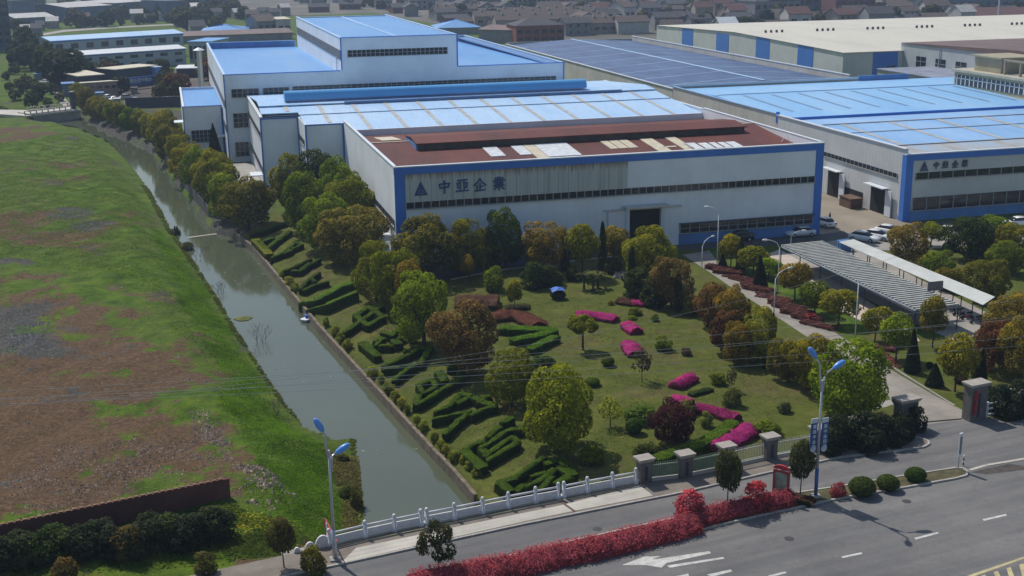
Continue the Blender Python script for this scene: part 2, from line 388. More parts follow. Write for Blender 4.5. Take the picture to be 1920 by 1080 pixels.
def flat(name, poly, z, m, z0=None, px=True, kind='structure'):
    pts = [tuple(G(x, y)[:2]) for x, y in poly] if px else list(poly)
    mb = MB()
    if z0 is None:
        A_ = sum(pts[i][0] * pts[(i + 1) % len(pts)][1] - pts[(i + 1) % len(pts)][0] * pts[i][1] for i in range(len(pts)))
        if A_ < 0: pts = pts[::-1]
        mb.add([(p[0], p[1], z) for p in pts], [tuple(range(len(pts)))])
    else: mb.prism(pts, z0, z)
    return tag(mb.build(name, m), kind=kind)
def wline(pts): return [tuple(G(x, y)[:2]) for x, y in pts]
def kerb(name, pts, wd=.18, h=.15, m=None, px=True):
    P = wline(pts) if px else pts; mb = MB()
    for a, b in zip(P[:-1], P[1:]):
        L = math.hypot(b[0] - a[0], b[1] - a[1]); n = max(1, int(L / 1.0))
        for i in range(n):
            t0 = (i + .012) / n; t1 = (i + .988) / n
            mb.bar((a[0] + (b[0] - a[0]) * t0, a[1] + (b[1] - a[1]) * t0), (a[0] + (b[0] - a[0]) * t1, a[1] + (b[1] - a[1]) * t1), wd, -.05, h + random.uniform(-.006, .006))
    return tag(mb.build(name, m or KERB), kind='structure')

KL = [(400, 1112), (600, 1068), (980, 985), (1280, 925), (1440, 888), (1570, 860), (1690, 845), (1732, 840), (1742, 834), (1740, 828), (1722, 822), (1695, 823)]      # kerb of the pavement
klw = wline(KL)
d0 = np.array(klw[1]) - np.array(klw[0]); d0 /= np.hypot(*d0)
left_far = tuple(np.array(klw[0]) - d0 * 160)
r0 = klw[5]; rd = np.array(klw[5]) - np.array(klw[2]); rd /= np.hypot(*rd); right_far = tuple(np.array(r0) + rd * 260)
flat('main_road', [left_far] + klw[:6] + [right_far, (right_far[0] + 8, right_far[1] - 70), (left_far[0] + 8, left_far[1] - 60)], .02, ASPH, px=False)
# mouth of the factory drive
flat('drive_mouth', [(1570, 862), (1690, 846), (1742, 834), (1722, 822), (1700, 790), (1820, 786), (1850, 780), (1905, 800), (2060, 850), (2400, 780), (2400, 840), (1960, 880), (1760, 850)], .028, ASPH)
# pavement behind the kerb
wall_px = [(400, 1075), (595, 1030), (630, 1020), (1052, 935), (1195, 905), (1440, 866), (1530, 848), (1620, 834), (1690, 812)]
flat('pavement', [tuple(np.array(left_far) + [0, 1.5])] + wline(wall_px[1:]) + klw[::-1][1:], .12, mat('pavement_tiles', (.19, .165, .14), .85, .14, .5, fine=.2, bst=.2), -.05, px=False)
kerb('pavement_kerb', KL)
flat('bridge_walkway', [(640, 1058), (668, 1030), (1052, 950), (1200, 913), (1224, 932), (1060, 964), (980, 981)], .135, CONCL)
mb = MB(); a = G(1048, 941); b = G(1078, 962); mb.bar(a, b, .22, .13, .142); tag(mb.build('walkway_drain', mat('drain_brown', (.12, .08, .06), .9)), kind='structure')
# median between the service lane and the main road
MED = [(930, 1092), (1130, 1040), (1333, 990), (1440, 965), (1580, 935), (1700, 915), (1790, 899), (1812, 893), (1814, 886), (1806, 880), (1793, 879), (1700, 893), (1580, 913), (1480, 928), (1380, 948), (1280, 970), (1100, 1010), (860, 1066), (700, 1105), (700, 1160)]
flat('median_strip', MED, .10, mat('median_soil', (.085, .078, .035), .95, .3, 1.2, bst=.5, fine=.3), -.05)
kerb('median_kerb', MED)
# road paint
PAINT = mat('road_paint', (.50, .50, .48), .7, .18, 1.2, fine=.2)
def mark(name, quads, m=PAINT):
    mb = MB()
    for q in quads:
        p = [G(x, y) for x, y in q]; A_ = sum(p[i].x * p[(i + 1) % len(p)].y - p[(i + 1) % len(p)].x * p[i].y for i in range(len(p)))
        if A_ < 0: p = p[::-1]
        mb.quad(*[(v.x, v.y, .026) for v in p])
    return tag(mb.build(name, m), kind='structure')
mark('lane_arrow', [[(1166, 1060), (1208, 1044), (1240, 1043), (1222, 1050), (1330, 1034), (1333, 1038), (1250, 1056), (1240, 1065), (1212, 1060)]])
mark('lane_lines', [[(1250, 1061), (1356, 1045), (1358, 1048), (1256, 1065)], [(1325, 1078), (1370, 1068), (1373, 1072), (1335, 1082)],
     [(1577, 1044), (1615, 1036), (1617, 1039), (1580, 1047)], [(1714, 1009), (1758, 998), (1760, 1001), (1717, 1012)], [(1842, 974), (1886, 964), (1888, 967), (1845, 977)],
     [(1440, 1080), (1472, 1072), (1475, 1075), (1444, 1083)], [(1180, 1100), (1290, 1076), (1292, 1080), (1185, 1104)]])
YP = mat('yellow_paint', (.46, .40, .22), .7, .15, 1.2)
mark('hatched_island', [[(1808, 1082), (1932, 1040), (1934, 1043), (1813, 1086)]] + [[(x, 1095), (x + 11, 1095), (x + 2 - 6 + 3, 1078 - i * 7), (x - 12 + 3, 1078 - i * 7 + 2)] for i, x in enumerate((1848, 1872, 1896, 1920, 1944))], YP)
mark('worn_pavement_patch', [[(1818, 886), (1900, 868), (1930, 862), (1930, 880), (1850, 890)]], mat('patch_tarmac', (.07, .06, .055), .9, .3, 2))
kerb('broken_kerb', [(1818, 882), (1850, 873), (1880, 868), (1925, 860)], .3, .06, CONCL)
# yard and inner drives
flat('front_yard', [(840, 524), (1130, 478), (1240, 470), (1320, 466), (1560, 455), (1700, 455), (1960, 445), (2400, 440), (2400, 400), (1690, 416), (1540, 432), (740, 490), (700, 520), (760, 530)], .02, mat('yard_asphalt', (.085, .085, .09), .9, .2, .2, fine=.1))
flat('concrete_yard', [(1548, 372), (1700, 345), (1720, 418), (1640, 440), (1600, 447), (1545, 405), (1538, 400)], .03, mat('yard_concrete', (.25, .215, .17), .85, .14, .15, fine=.1))
flat('forecourt', [(1545, 455), (1600, 444), (1760, 432), (2100, 418), (2100, 452), (1800, 462), (1700, 470), (1560, 470)], .035, CONC)
flat('side_passage', [(92.1, 161), (108.3, 164.9), (108.3, 260), (92.1, 260)], .025, MATS['yard_concrete'], px=False)
flat('inner_drive', [(1280, 478), (1330, 470), (1350, 498), (1410, 540), (1482, 590), (1560, 620), (1668, 692), (1752, 742), (1835, 785), (1700, 800), (1690, 782), (1640, 700), (1525, 640), (1450, 590), (1380, 545), (1326, 508)], .03, mat('drive_concrete', (.27, .25, .22), .85, .16, .3, fine=.1, bst=.2))
flat('paved_strip', [(1436, 478), (1462, 468), (1570, 530), (1700, 610), (1725, 640), (1690, 640), (1580, 585), (1500, 528)], .03, mat('pink_paving', (.50, .43, .38), .8, .1, .8, fine=.1))
flat('carport_floor', [(1462, 476), (1600, 462), (1870, 596), (1850, 625), (1790, 640), (1700, 600)], .025, CONC)
flat('garden_path', [(1600, 770), (1660, 752), (1700, 742), (1712, 746), (1660, 764)], .03, CONC)
kerb('yard_kerb', [(846, 525), (930, 508), (1030, 496), (1130, 484), (1245, 474)], .25, .14, CONCL)
kerb('drive_kerb', [(1790, 762), (1690, 700), (1640, 666)], .2, .1, CONC)

# far road, embankment and the stubby bridge over the stream, top left
flat('far_road', [(-60, 212), (50, 219), (136, 206), (134, 199), (100, 203), (50, 208), (-60, 206)], .25, CONCL, -.3)
flat('back_lane', [(84, 150), (92, 150), (132, 196), (118, 202)], .04, CONC)
t_ = thing('concrete_bridge', 'small pale concrete road bridge with low railings at the far end of the stream', 'bridge', G(92, 214))
mb = MB(); a = G(50, 216); b = G(136, 206)
mb.bar(a, b, 9, .1, .5); mb.build('deck', CONCL, t_)
for s_ in (-4.4, 4.4):
    mb = MB(); mb.bar((a.x, a.y + s_), (b.x, b.y + s_), .3, .5, .8)
    for i in range(9):
        u = a.lerp(b, i / 8); mb.box(u.x - .15, u.x + .15, u.y + s_ - .15, u.y + s_ + .15, .8, 1.5)
    mb.bar((a.x, a.y + s_), (b.x, b.y + s_), .16, 1.5, 1.65); mb.build('railing', CONCL, t_)
mb = MB(); mb.bar((a.x, a.y + 0), (b.x, b.y), 8, -2.6, .1); mb.build('abutment', CONC, t_)

# retaining wall along the garden bank
mb = MB(); RW = [tuple(p) for p in RRw[11:-1]]
for a, b in zip(RW[:-1], RW[1:]):
    a = Vector(a); b = Vector(b); n = max(1, int((b - a).length / 1.6))
    for i in range(n):
        p = a.lerp(b, i / n); q = a.lerp(b, (i + 1) / n); mb.bar(p, q, .34, -3.2, -1.2 + random.uniform(-.03, .03))
tag(mb.build('river_wall', mat('wet_stone', (.17, .135, .10), .85, .3, 1.5, fine=.3, streak=.5, streakc=(.05, .05, .03))), 'low brown stone retaining wall along the garden bank of the river', 'wall')
# dark slatted fence between the stream and the tree row
fp = [at(*q) for q in ((292, 292), (312, 312), (342, 346), (366, 376), (392, 408), (418, 436))]; t_ = thing('slatted_fence', 'dark weathered fence of upright slabs between the stream and the tree row', 'fence', tuple(fp[2]))
for a, b in zip(fp[:-1], fp[1:]):
    L = (b - a).length; n = max(2, int(L / 2.2)); d = (b - a) / n
    for i in range(n):
        p = a + d * i; q = p + d
        mb = MB(); mb.bar(p + d * .03, q - d * .12, .10, p.z - .3, p.z + 1.7); mb.build('panel', mat('fence_dark', (.085, .085, .09), .8, .2, 1), t_)
        mb = MB(); mb.bar(q - d * .11, q, .2, p.z - .3, p.z + 1.95); mb.build('post', mat('fence_post_grey', (.17, .16, .15), .8, .1), t_)
# bridge face under the balustrade
t_ = thing('road_bridge', 'road bridge carrying the pavement across the near end of the river', 'bridge', (20, 84, 0))
mb = MB(); mb.bar((5, 82.2), (36, 86.7), .7, -3.4, -.06); mb.build('side_wall', CONC, t_)

# ------------------------------------------------------------------ buildings
def roofq(mb, x0, x1, ya, za, yb, zb, m=0, th=.18):
    mb.add([(x0, ya, za), (x1, ya, za), (x1, yb, zb), (x0, yb, zb), (x0, ya, za - th), (x1, ya, za - th), (x1, yb, zb - th), (x0, yb, zb - th)],
           [(0, 1, 2, 3), (4, 7, 6, 5), (0, 4, 5, 1), (1, 5, 6, 2), (2, 6, 7, 3), (3, 7, 4, 0)], m)
def strip_front(root, x0, x1, y, z0, z1, step=1.15, rows=1, fm=None, name='window'):   # glazing band in a wall that faces -Y
    mb = MB(); mb.box(x0, x1, y - .06, y + .06, z0, z1); o = mb.build(name, DGLASS, root)
    mb = MB(); n = max(1, round((x1 - x0) / step))
    for i in range(n + 1):
        x = x0 + (x1 - x0) * i / n; mb.box(x - .06, x + .06, y - .13, y - .062, z0 + .002, z1 - .002)
    for i in range(1, rows): 
        z = z0 + (z1 - z0) * i / rows; mb.box(x0, x1, y - .12, y - .063, z - .04, z + .04)
    mb.box(x0 - .08, x1 + .08, y - .22, y - .064, z0 - .14, z0 - .003)
    mb.build('frame', fm or FRAME, o); return o
def strip_side(root, y0, y1, x, z0, z1, step=1.3, name='window'):               # band in a wall that faces -X
    mb = MB(); mb.box(x - .06, x + .06, y0, y1, z0, z1); o = mb.build(name, DGLASS, root)
    mb = MB(); n = max(1, round((y1 - y0) / step))
    for i in range(n + 1):
        y = y0 + (y1 - y0) * i / n; mb.box(x - .12, x - .062, y - .05, y + .05, z0 + .002, z1 - .002)
    mb.box(x - .2, x - .063, y0 - .08, y1 + .08, z0 - .13, z0 - .003)
    mb.build('frame', FRAME, o); return o
GLYPH = {   # brush strokes in a unit box, y up
 'zhong': [[(.12, .72), (.16, .42)], [(.12, .70), (.50, .76), (.90, .74)], [(.90, .76), (.80, .44)], [(.16, .42), (.5, .46), (.82, .46)], [(.5, .98), (.52, .5), (.5, .0)]],
 'ya': [[(.15, .93), (.88, .97)], [(.35, .93), (.35, .12)], [(.65, .95), (.66, .13)], [(.35, .70), (.12, .72), (.14, .36), (.35, .38)], [(.65, .72), (.88, .74), (.86, .38), (.65, .38)], [(.02, .08), (.98, .12)]],
 'qi': [[(.52, 1.0), (.28, .68), (.02, .46)], [(.50, .92), (.74, .62), (.99, .44)], [(.5, .62), (.5, .08)], [(.5, .36), (.76, .38)], [(.27, .45), (.27, .08)], [(.1, .03), (.9, .08)]],
 'ye': [[(.40, 1.0), (.41, .74)], [(.60, 1.0), (.59, .74)], [(.20, .95), (.28, .80)], [(.82, .95), (.72, .80)], [(.04, .72), (.96, .76)], [(.34, .70), (.40, .60)], [(.66, .70), (.60, .60)],
        [(.16, .57), (.84, .59)], [(.22, .45), (.78, .46)], [(.08, .33), (.92, .35)], [(.5, .6), (.5, -.02)], [(.46, .32), (.10, .06)], [(.54, .32), (.92, .06)]]}
def glyph(root, key, x, z, s, y, m, name='sign_character', wd=.145, th=.1):
    mb = MB()
    for st in GLYPH[key]:
        for i, (a, b) in enumerate(zip(st[:-1], st[1:])):
            ax, az, bx, bz = x + a[0] * s, z + a[1] * s, x + b[0] * s, z + b[1] * s
            L = math.hypot(bx - ax, bz - az) or 1; tx, tz = (bx - ax) / L, (bz - az) / L; w = wd * s / 2
            ax -= tx * w * .6; az -= tz * w * .6; bx += tx * w * .6; bz += tz * w * .6; nx, nz = -tz * w, tx * w; k = .7
            q = [(ax - nx, az - nz), (bx - nx * k, bz - nz * k), (bx + nx * k, bz + nz * k), (ax + nx, az + nz)]
            d = y - th + random.uniform(-.01, .01)
            mb.add([(p[0], d, p[1]) for p in q] + [(p[0], y, p[1]) for p in q], [(0, 1, 2, 3), (4, 7, 6, 5), (0, 4, 5, 1), (1, 5, 6, 2), (2, 6, 7, 3), (3, 7, 4, 0)])
    return mb.build(name, m, root)
LETTER = mat('letter_blue', (.028, .07, .20), .5, .08)
def sign(root, x, z, s, y, gaps, h, m=LETTER):
    mb = MB(); w = h * .95
    mb.add([(x, y - .1, z), (x + w, y - .1, z), (x + w / 2, y - .1, z + h), (x, y, z), (x + w, y, z), (x + w / 2, y, z + h)], [(0, 1, 2), (5, 4, 3), (0, 3, 4, 1), (1, 4, 5, 2), (2, 5, 3, 0)])
    lo = mb.build('logo', m, root)
    mb = MB(); ring = [(x + w / 2 + math.cos(a) * w * .23, y - .13, z + h * .24 + math.sin(a) * h * .11) for a in [i * math.pi / 8 for i in range(17)]]
    mb.tube(ring, .045, 6); mb.build('logo_ring', mat('ring_pale', (.16, .24, .36), .5, .05), lo)
    for k_, gx in zip(('zhong', 'ya', 'qi', 'ye'), gaps): glyph(root, k_, gx, z + (h - s) * .5, s, y, m)

# --- front workshop with the rusty roof
M = thing('workshop', 'long workshop with rusty red roof, blue fascia and blue company lettering', 'factory building', (60, 161.5, 0))
X0, X1, Y0, YB, ZT = 28.0, 92.0, 161.5, 204.0, 13.8
mb = MB()
mb.box(X0, 29.3, Y0, Y0 + .3, 0, ZT - 1.1); mb.box(29.3, 61.35, Y0, Y0 + .3, 0, ZT - 1.1); mb.box(66.4, 90.9, Y0, Y0 + .3, 0, ZT - 1.1); mb.box(61.35, 66.4, Y0, Y0 + .3, 5.9, ZT - 1.1); mb.box(90.9, X1, Y0, Y0 + .3, 0, ZT - 1.1)
mb.box(X0, X0 + .3, Y0 + .3, 210, 0, ZT); mb.box(X1 - .3, X1, Y0 + .3, YB, 0, ZT); mb.build('wall', WALL, M)
mb = MB(); mb.box(X0 - .05, X1 + .05, Y0 - .14, Y0 + .32, 12.72, ZT - .12); mb.build('fascia', BLUE, M)
mb = MB(); mb.box(X0 - .1, X1 + .1, Y0 - .2, Y0 + .4, ZT - .12, ZT + .03); mb.box(X0 - .1, X0 + .36, Y0 + .4, 210, ZT, ZT + .1); mb.box(X1 - .36, X1 + .1, Y0 + .4, YB, ZT, ZT + .1); mb.build('parapet_cap', CAP, M)
for a, b in ((X0 - .05, 29.4), (90.8, X1 + .05)):
    mb = MB(); mb.box(a, b, Y0 - .12, Y0 + .01, 0, 12.715); mb.build('corner_panel', BLUE, M)
mb = MB(); mb.box(29.42, 61.3, Y0 - .09, Y0 - .003, 8.92, 12.7); mb.build('ribbed_panel', RUSTW, M)
mb = MB(); mb.box(61.32, 90.78, Y0 - .07, Y0 - .003, 8.92, 12.7); mb.build('plain_panel', mat('panel_pale', (.78, .83, .89), .5, .05, .2, rib='x', ribw=1.0, streak=.1, streakc=(.3, .3, .3)), M)
strip_front(M, 29.42, 90.78, Y0, 8.0, 8.85)
strip_front(M, 69.5, 90.78, Y0, 1.75, 3.05, 1.5, 2)
mb = MB(); mb.box(69.3, 90.78, Y0 - .7, Y0 - .14, 3.12, 3.25); mb.build('awning', mat('awning_dark', (.05, .055, .065), .6, .2), M)
mb = MB(); mb.box(66.5, 90.78, Y0 - .08, Y0 - .003, 0, 1.6); mb.build('dado', BLUEL, M)
mb = MB(); mb.box(61.5, 66.3, Y0 + .25, Y0 + .9, 0, 5.85); mb.build('doorway', DARK, M)
for a, b in ((58.4, 61.4), (66.35, 69.2)):
    mb = MB(); mb.box(a, b, Y0 - .3, Y0 - .16, .1, 5.7); mb.build('sliding_door', WALL, M)
mb = MB(); mb.box(61.0, 61.5, Y0 - .6, Y0 - .31, 0, 6.2); mb.build('door_post', CAP, M)
mb = MB(); mb.box(66.3, 66.8, Y0 - .6, Y0 - .31, 0, 6.2); mb.build('door_post', CAP, M)
mb = MB(); mb.box(57.8, 69.6, Y0 - .45, Y0 - .1, 5.75, 5.95); mb.box(60.6, 67.2, Y0 - 1.8, Y0 - .1, 6.22, 6.4); mb.build('door_track', METAL, M)
sign(M, 30.6, 9.75, 1.75, Y0 - .1, [33.9, 36.4, 38.9, 41.6], 1.95)
mb = MB(); roofq(mb, X0 + .3, X1 - .3, Y0 + .35, 11.75, 184, 13.68); roofq(mb, X0 + .3, X1 - .3, 184, 13.68, YB, 11.9)
rf = mb.build('roof', REDROOF, M)
def rz(y): return 11.75 + (y - Y0 - .35) * (13.68 - 11.75) / (184 - Y0 - .35) if y < 184 else 13.68 - (y - 184) * 1.78 / 20
mb = MB(); mb.box(X0 + .3, X1 - .3, 183.8, 184.2, 13.69, 13.78); mb.build('ridge_cap', CREAMS, rf)
mn = MB(); mn.box(34.6, 87.4, 178.4, 186.8, 12.9, 14.15); mn = mn.build('roof_monitor', mat('monitor_side', (.07, .06, .055), .8, .25, 1), M)
mb = MB(); roofq(mb, 34.3, 87.7, 178.0, 14.2, 182.6, 14.62); roofq(mb, 34.3, 87.7, 182.6, 14.62, 187.2, 14.2); mb.build('monitor_roof', REDROOF, mn)
mb = MB(); mb.box(34.3, 34.58, 178.3, 186.9, 13.1, 14.0); mb.build('monitor_end', BLUEL, mn)
def patch(x0, x1, y0, y1, m, name='roof_patch'):
    mb = MB(); mb.add([(x0, y0, rz(y0) + .1), (x1, y0, rz(y0) + .1), (x1, y1, rz(y1) + .1), (x0, y1, rz(y1) + .1), (x0, y0, rz(y0) - .05), (x1, y0, rz(y0) - .05), (x1, y1, rz(y1) - .05), (x0, y1, rz(y1) - .05)],
                          [(0, 1, 2, 3), (4, 7, 6, 5), (0, 4, 5, 1), (1, 5, 6, 2), (2, 6, 7, 3), (3, 7, 4, 0)]); return mb.build(name, m, rf)
for u0, u1, v0, v1, m in ((44.2, 46.4, 172, 177.6, WHITES), (48.6, 50.4, 172, 177.6, WHITES), (50.5, 52.2, 168, 177.8, CREAMS), (52.3, 57.4, 170, 177.8, WHITES), (62.8, 64, 172.5, 177.6, CREAMS), (64.2, 65.6, 172.5, 177.6, CREAMS), (65.8, 67.2, 172.5, 177.6, CREAMS), (69.3, 71.3, 167, 177.6, CREAMS),
                          (71, 73, 171.5, 172.2, CREAMS), (74.6, 76.6, 169.6, 173.4, WHITES), (77.0, 78.4, 169.6, 173.0, WHITES), (78.8, 79.8, 169.6, 173.0, WHITES), (80.2, 81.2, 169.6, 172.8, WHITES), (81.5, 83, 169.4, 172.8, WHITES), (73.5, 75.2, 168, 177.8, CREAMS),
                          (38.5, 43.5, 189, 193, WHITES), (48, 52.5, 190, 194, WHITES), (80.5, 86, 192, 198, WHITES), (31, 34, 188, 197, CREAMS)):
    patch(u0, u1, v0, v1, m)
strip_side(M, 162.5, 200, X0, 5.4, 6.3)
mb = MB(); mb.box(X0 - 1.8, X0 - .05, 163.5, 167.5, 3.3, 3.5); mb.build('side_canopy', CAP, M)
mb = MB(); mb.box(X0 - .12, X0 - .003, 161.8, 205, 0, 1.3); mb.build('side_dado', BLUEL, M)
mb = MB(); mb.tube([(90, 170.8, 12.6), (91.6, 172.5, 13.6)], .05, 6); mb.build('roof_strut', METAL, M)

# small blue lean-to hidden in the trees in front of the workshop
sh = thing('shed', 'small pale blue sheet metal shed against the workshop front behind the garden trees', 'shed', (45, 160, 0))
mb = MB(); mb.box(41.5, 47.5, 157.5, 161.3, 0, 3.0); mb.build('wall', mat('shed_blue', (.16, .24, .40), .6, .15, .6, rib='x', ribw=.4), sh)
mb = MB(); roofq(mb, 41.0, 48.2, 157.0, 3.05, 161.35, 3.5); mb.build('roof', LROOF, sh)
mb = MB(); mb.box(46, 47.1, 157.35, 157.5, 0, 2.3); mb.build('door', DARK, sh)

# --- light blue hall with the barrel ridge vent
H = thing('light_roof_hall', 'hall with pale blue roof and long barrel ridge vent behind the rusty roof', 'factory building', (55, 230, 0))
mb = MB(); mb.box(X0 + .35, X1 - .35, YB + .05, YB + .35, 11.0, 12.95)                   # fascia above the rusty roof
mb.box(14.9, 21.4, 221.0, 221.3, 0, 13.45); mb.box(21.4, 21.7, 210, 221.0, 0, 13.45); mb.box(21.7, 27.95, 210.0, 210.3, 0, 13.45); mb.box(14.9, 15.2, 221.3, 256.8, 0, 13.6)
mb.box(X1 - .3, X1, YB + .36, 256.8, 0, 13.6); mb.build('wall', WALL, H)
def hz(y): return 12.9 + (y - 204) * (15.0 - 12.9) / (232 - 204) if y < 232 else 15.0 - (y - 232) * .06
mb = MB()
roofq(mb, 28.2, 91.6, 204.1, hz(204.1), 227, hz(227)); roofq(mb, 21.5, 28.19, 210.1, hz(210.1), 227, hz(227)); roofq(mb, 15.1, 21.49, 221.1, hz(221.1), 227, hz(227))
roofq(mb, 15.1, 91.6, 226.6, hz(227) + .28, 232, hz(232) + .22); roofq(mb, 15.1, 91.6, 232, hz(232) + .22, 256.9, 13.6)
rf2 = mb.build('roof', LROOF, H)
mb = MB()
for i in range(12):
    x = 19.4 + i * 6.05
    ya = 204.4 if x > 28 else (211 if x > 21 else 222)
    mb.add([(x, ya, hz(ya) + .05), (x + .75, ya, hz(ya) + .05), (x + .75, 226.4, hz(226.4) + .05), (x, 226.4, hz(226.4) + .05)], [(0, 1, 2, 3)])
mb.build('skylight', SKYL, rf2)
mb = MB(); mb.box(15.5, 91.4, 218.3, 218.5, hz(218.4) + .02, hz(218.4) + .12); mb.box(30.5, 84.5, 226.3, 226.55, hz(227) + .05, hz(227) + .5); mb.build('roof_lap', mat('lap_blue', (.12, .22, .42), .5, .1), rf2)
mb = MB(); n = 14
for j in range(n):
    a0 = -.25 + (math.pi + .5) * j / n; a1 = -.25 + (math.pi + .5) * (j + 1) / n; r = 1.3; yc, zc = 230.2, 15.75
    p = lambda a: (yc + r * math.cos(a), zc + r * math.sin(a))
    y_, z_ = p(a0); y2, z2 = p(a1)
    mb.add([(20, y_, z_), (78.2, y_, z_), (78.2, y2, z2), (20, y2, z2)], [(0, 1, 2, 3)])
ring = [(yc + r * math.cos(-.25 + (math.pi + .5) * j / n), zc + r * math.sin(-.25 + (math.pi + .5) * j / n)) for j in range(n + 1)]
for x in (20, 78.2): mb.add([(x, a, b) for a, b in ring], [tuple(range(n + 1))])
mb.build('ridge_vent', mat('vent_blue', (.10, .36, .72), .3, .04, .2, rib='x', ribw=1.0), H, smooth=False)
mb = MB()
mb.box(21.6, 27.9, 209.85, 209.98, 13.2, 13.42)
for (x, y) in ((21.55, 209.88), (27.85, 209.88)): mb.box(x - .13, x + .13, y - .1, y + .07, 0, 13.45)
mb.build('blue_edge', BLUE, H); mb = MB(); mb.box(14.75, 21.4, 220.85, 220.98, 13.2, 13.42)
for (x, y) in ((14.85, 220.9), (21.35, 220.9)): mb.box(x - .13, x + .13, y - .1, y + .07, 0, 13.45)
mb.box(14.7, 21.6, 220.8, 220.97, 0, 1.3); mb.build('blue_edge', BLUE, H)
mb = MB(); mb.box(14.7, 15.3, 220.7, 256.9, 13.6, 13.7); mb.build('parapet_cap', CAP, H)
mb = MB(); mb.box(X1 - .4, X1 + .1, YB + .4, 256.9, 13.6, 13.7); mb.build('parapet_cap', CAP, H)
strip_side(H, 222.5, 255, 14.9, 9.6, 10.6); strip_side(H, 222.5, 255, 14.9, 3.2, 4.3)
strip_side(H, 211.5, 220, 21.4, 9.6, 10.6)
mb = MB(); mb.box(12.6, 14.8, 222, 226, 3.0, 3.15); mb.build('side_canopy', CAP, H)
mb = MB(); mb.box(10.8, 14.7, 221.5, 250, 0, .9); mb.build('loading_step', CONC, H)

# --- tall hall with the raised centre
TH = thing('tall_hall', 'tallest hall with bright blue roofs and raised centre block', 'factory building', (46, 300, 0))
yf, ybk = 257.0, 350.0
mb = MB(); mb.box(10.5, 34.4, yf, yf + .35, 0, 17.75); mb.box(59.0, 82.6, yf, yf + .35, 0, 17.75); mb.box(34.4, 59.0, yf, yf + .35, 0, 24.4)
mb.box(10.5, 10.85, yf + .35, ybk, 0, 17.75); mb.box(82.25, 82.6, yf + .35, ybk, 0, 17.75); mb.box(10.5, 34.4, ybk, ybk + .35, 0, 17.75); mb.box(59.0, 82.6, ybk, ybk + .35, 0, 17.75)
mb.box(34.4, 34.75, yf + .35, 344, 16, 24.4); mb.box(58.65, 59.0, yf + .35, 344, 16, 24.4); mb.box(34.4, 59, 344, 344.35, 0, 24.4)
mb.build('wall', WALL, TH)
mb = MB(); roofq(mb, 10.9, 34.4, yf + .4, 17.1, ybk, 16.2); roofq(mb, 59.0, 82.2, yf + .4, 17.1, ybk, 16.2)
roofq(mb, 34.8, 46.8, yf + .4, 24.1, 343.9, 24.1); mb.build('roof', BLUER, TH)
mb = MB(); roofq(mb, 46.8, 58.6, yf + .4, 24.1, 343.9, 24.1); mb.build('roof', BLUER, TH)
mb = MB(); mb.box(46.5, 47.1, yf + .3, 344, 24.12, 24.22); mb.build('ridge_cap', LROOF, TH)
mb = MB()
mb.box(10.4, 34.25, yf - .1, yf + .4, 17.76, 17.92); mb.box(59.15, 82.7, yf - .1, yf + .4, 17.76, 17.92); mb.box(34.3, 59.1, yf - .1, yf + .4, 24.41, 24.56)
for x, z in ((10.55, 17.76), (34.45, 24.4), (58.95, 24.4), (82.5, 17.76)): mb.box(x - .12, x + .12, yf - .1, yf - .003, 0 if z < 20 else 17.9, z)
mb.build('blue_edge', BLUE, TH)
mb = MB(); mb.box(10.4, 10.95, yf + .41, ybk + .4, 17.76, 17.9); mb.box(82.15, 82.7, yf + .41, ybk + .4, 17.76, 17.9); mb.box(34.3, 34.85, yf + .41, 344.4, 24.41, 24.55); mb.box(58.6, 59.1, yf + .41, 344.4, 24.41, 24.55)
mb.box(10.96, 34.3, ybk - .1, ybk + .4, 17.76, 17.9); mb.box(59.2, 82.1, ybk - .1, ybk + .4, 17.76, 17.9); mb.build('parapet_cap', LROOF, TH)
mb = MB(); mb.box(11, 34.3, ybk - .12, ybk - .003, 16.2, 17.74); mb.box(80.3, 82.22, yf + .5, ybk - .2, 17.12, 17.3); mb.build('parapet_lining', BLUEL, TH)
mb = MB(); mb.box(34.28, 34.397, yf + .5, 343, 20.0, 21.9); mb.build('louvre', LOUV, TH)
strip_front(TH, 35.8, 56.8, yf, 20.6, 21.9, .95, 2)
strip_front(TH, 11.9, 17.3, yf, 13.3, 14.9, 1.0, 2); strip_front(TH, 18.2, 23.4, yf, 13.3, 14.9, 1.0, 2); strip_front(TH, 24.2, 80.7, yf, 14.1, 15.0, 1.2, 2)
strip_front(TH, 11.9, 14.8, yf, 7.2, 10.0, 1.0, 3); strip_front(TH, 11.9, 14.6, yf, 1.3, 4.1, 1.0, 3)
mb = MB()
for z in (6.0, 11.0): mb.box(10.38, 10.497, yf + 1, ybk - 1, z, z + 1.6)
mb.build('louvre', LOUV, TH)
mb = MB(); mb.tube([(34.1, 262, 17), (34.1, 262, 20.2), (34.1, 263, 20.2)], .09, 6); mb.build('vent_pipe', METAL, TH)

# --- low annex on the left
AN = thing('annex', 'small white annex with plain blue roof left of the tall hall', 'factory building', (6, 290, 0))
mb = MB(); mb.box(2.2, 10.3, 272, 272.3, 0, 9.95); mb.box(2.2, 2.5, 272.3, 312, 0, 9.95); mb.box(2.5, 10.3, 312, 312.3, 0, 9.95); mb.build('wall', WALL, AN)
mb = MB(); roofq(mb, 2.5, 10.4, 272.3, 9.6, 312, 9.4); mb.build('roof', BLUER, AN)
mb = MB(); mb.box(2.1, 10.4, 271.9, 272.35, 9.96, 10.1); mb.box(2.1, 2.3, 271.88, 271.997, 0, 9.95); mb.box(10.05, 10.3, 271.88, 271.997, 0, 9.95); mb.build('blue_edge', BLUE, AN)
mb = MB(); mb.box(2.1, 2.55, 272.4, 312.4, 9.96, 10.1); mb.build('parapet_cap', CAP, AN)
strip_front(AN, 3.6, 8.6, 272, 2.4, 4.9, .85, 3)
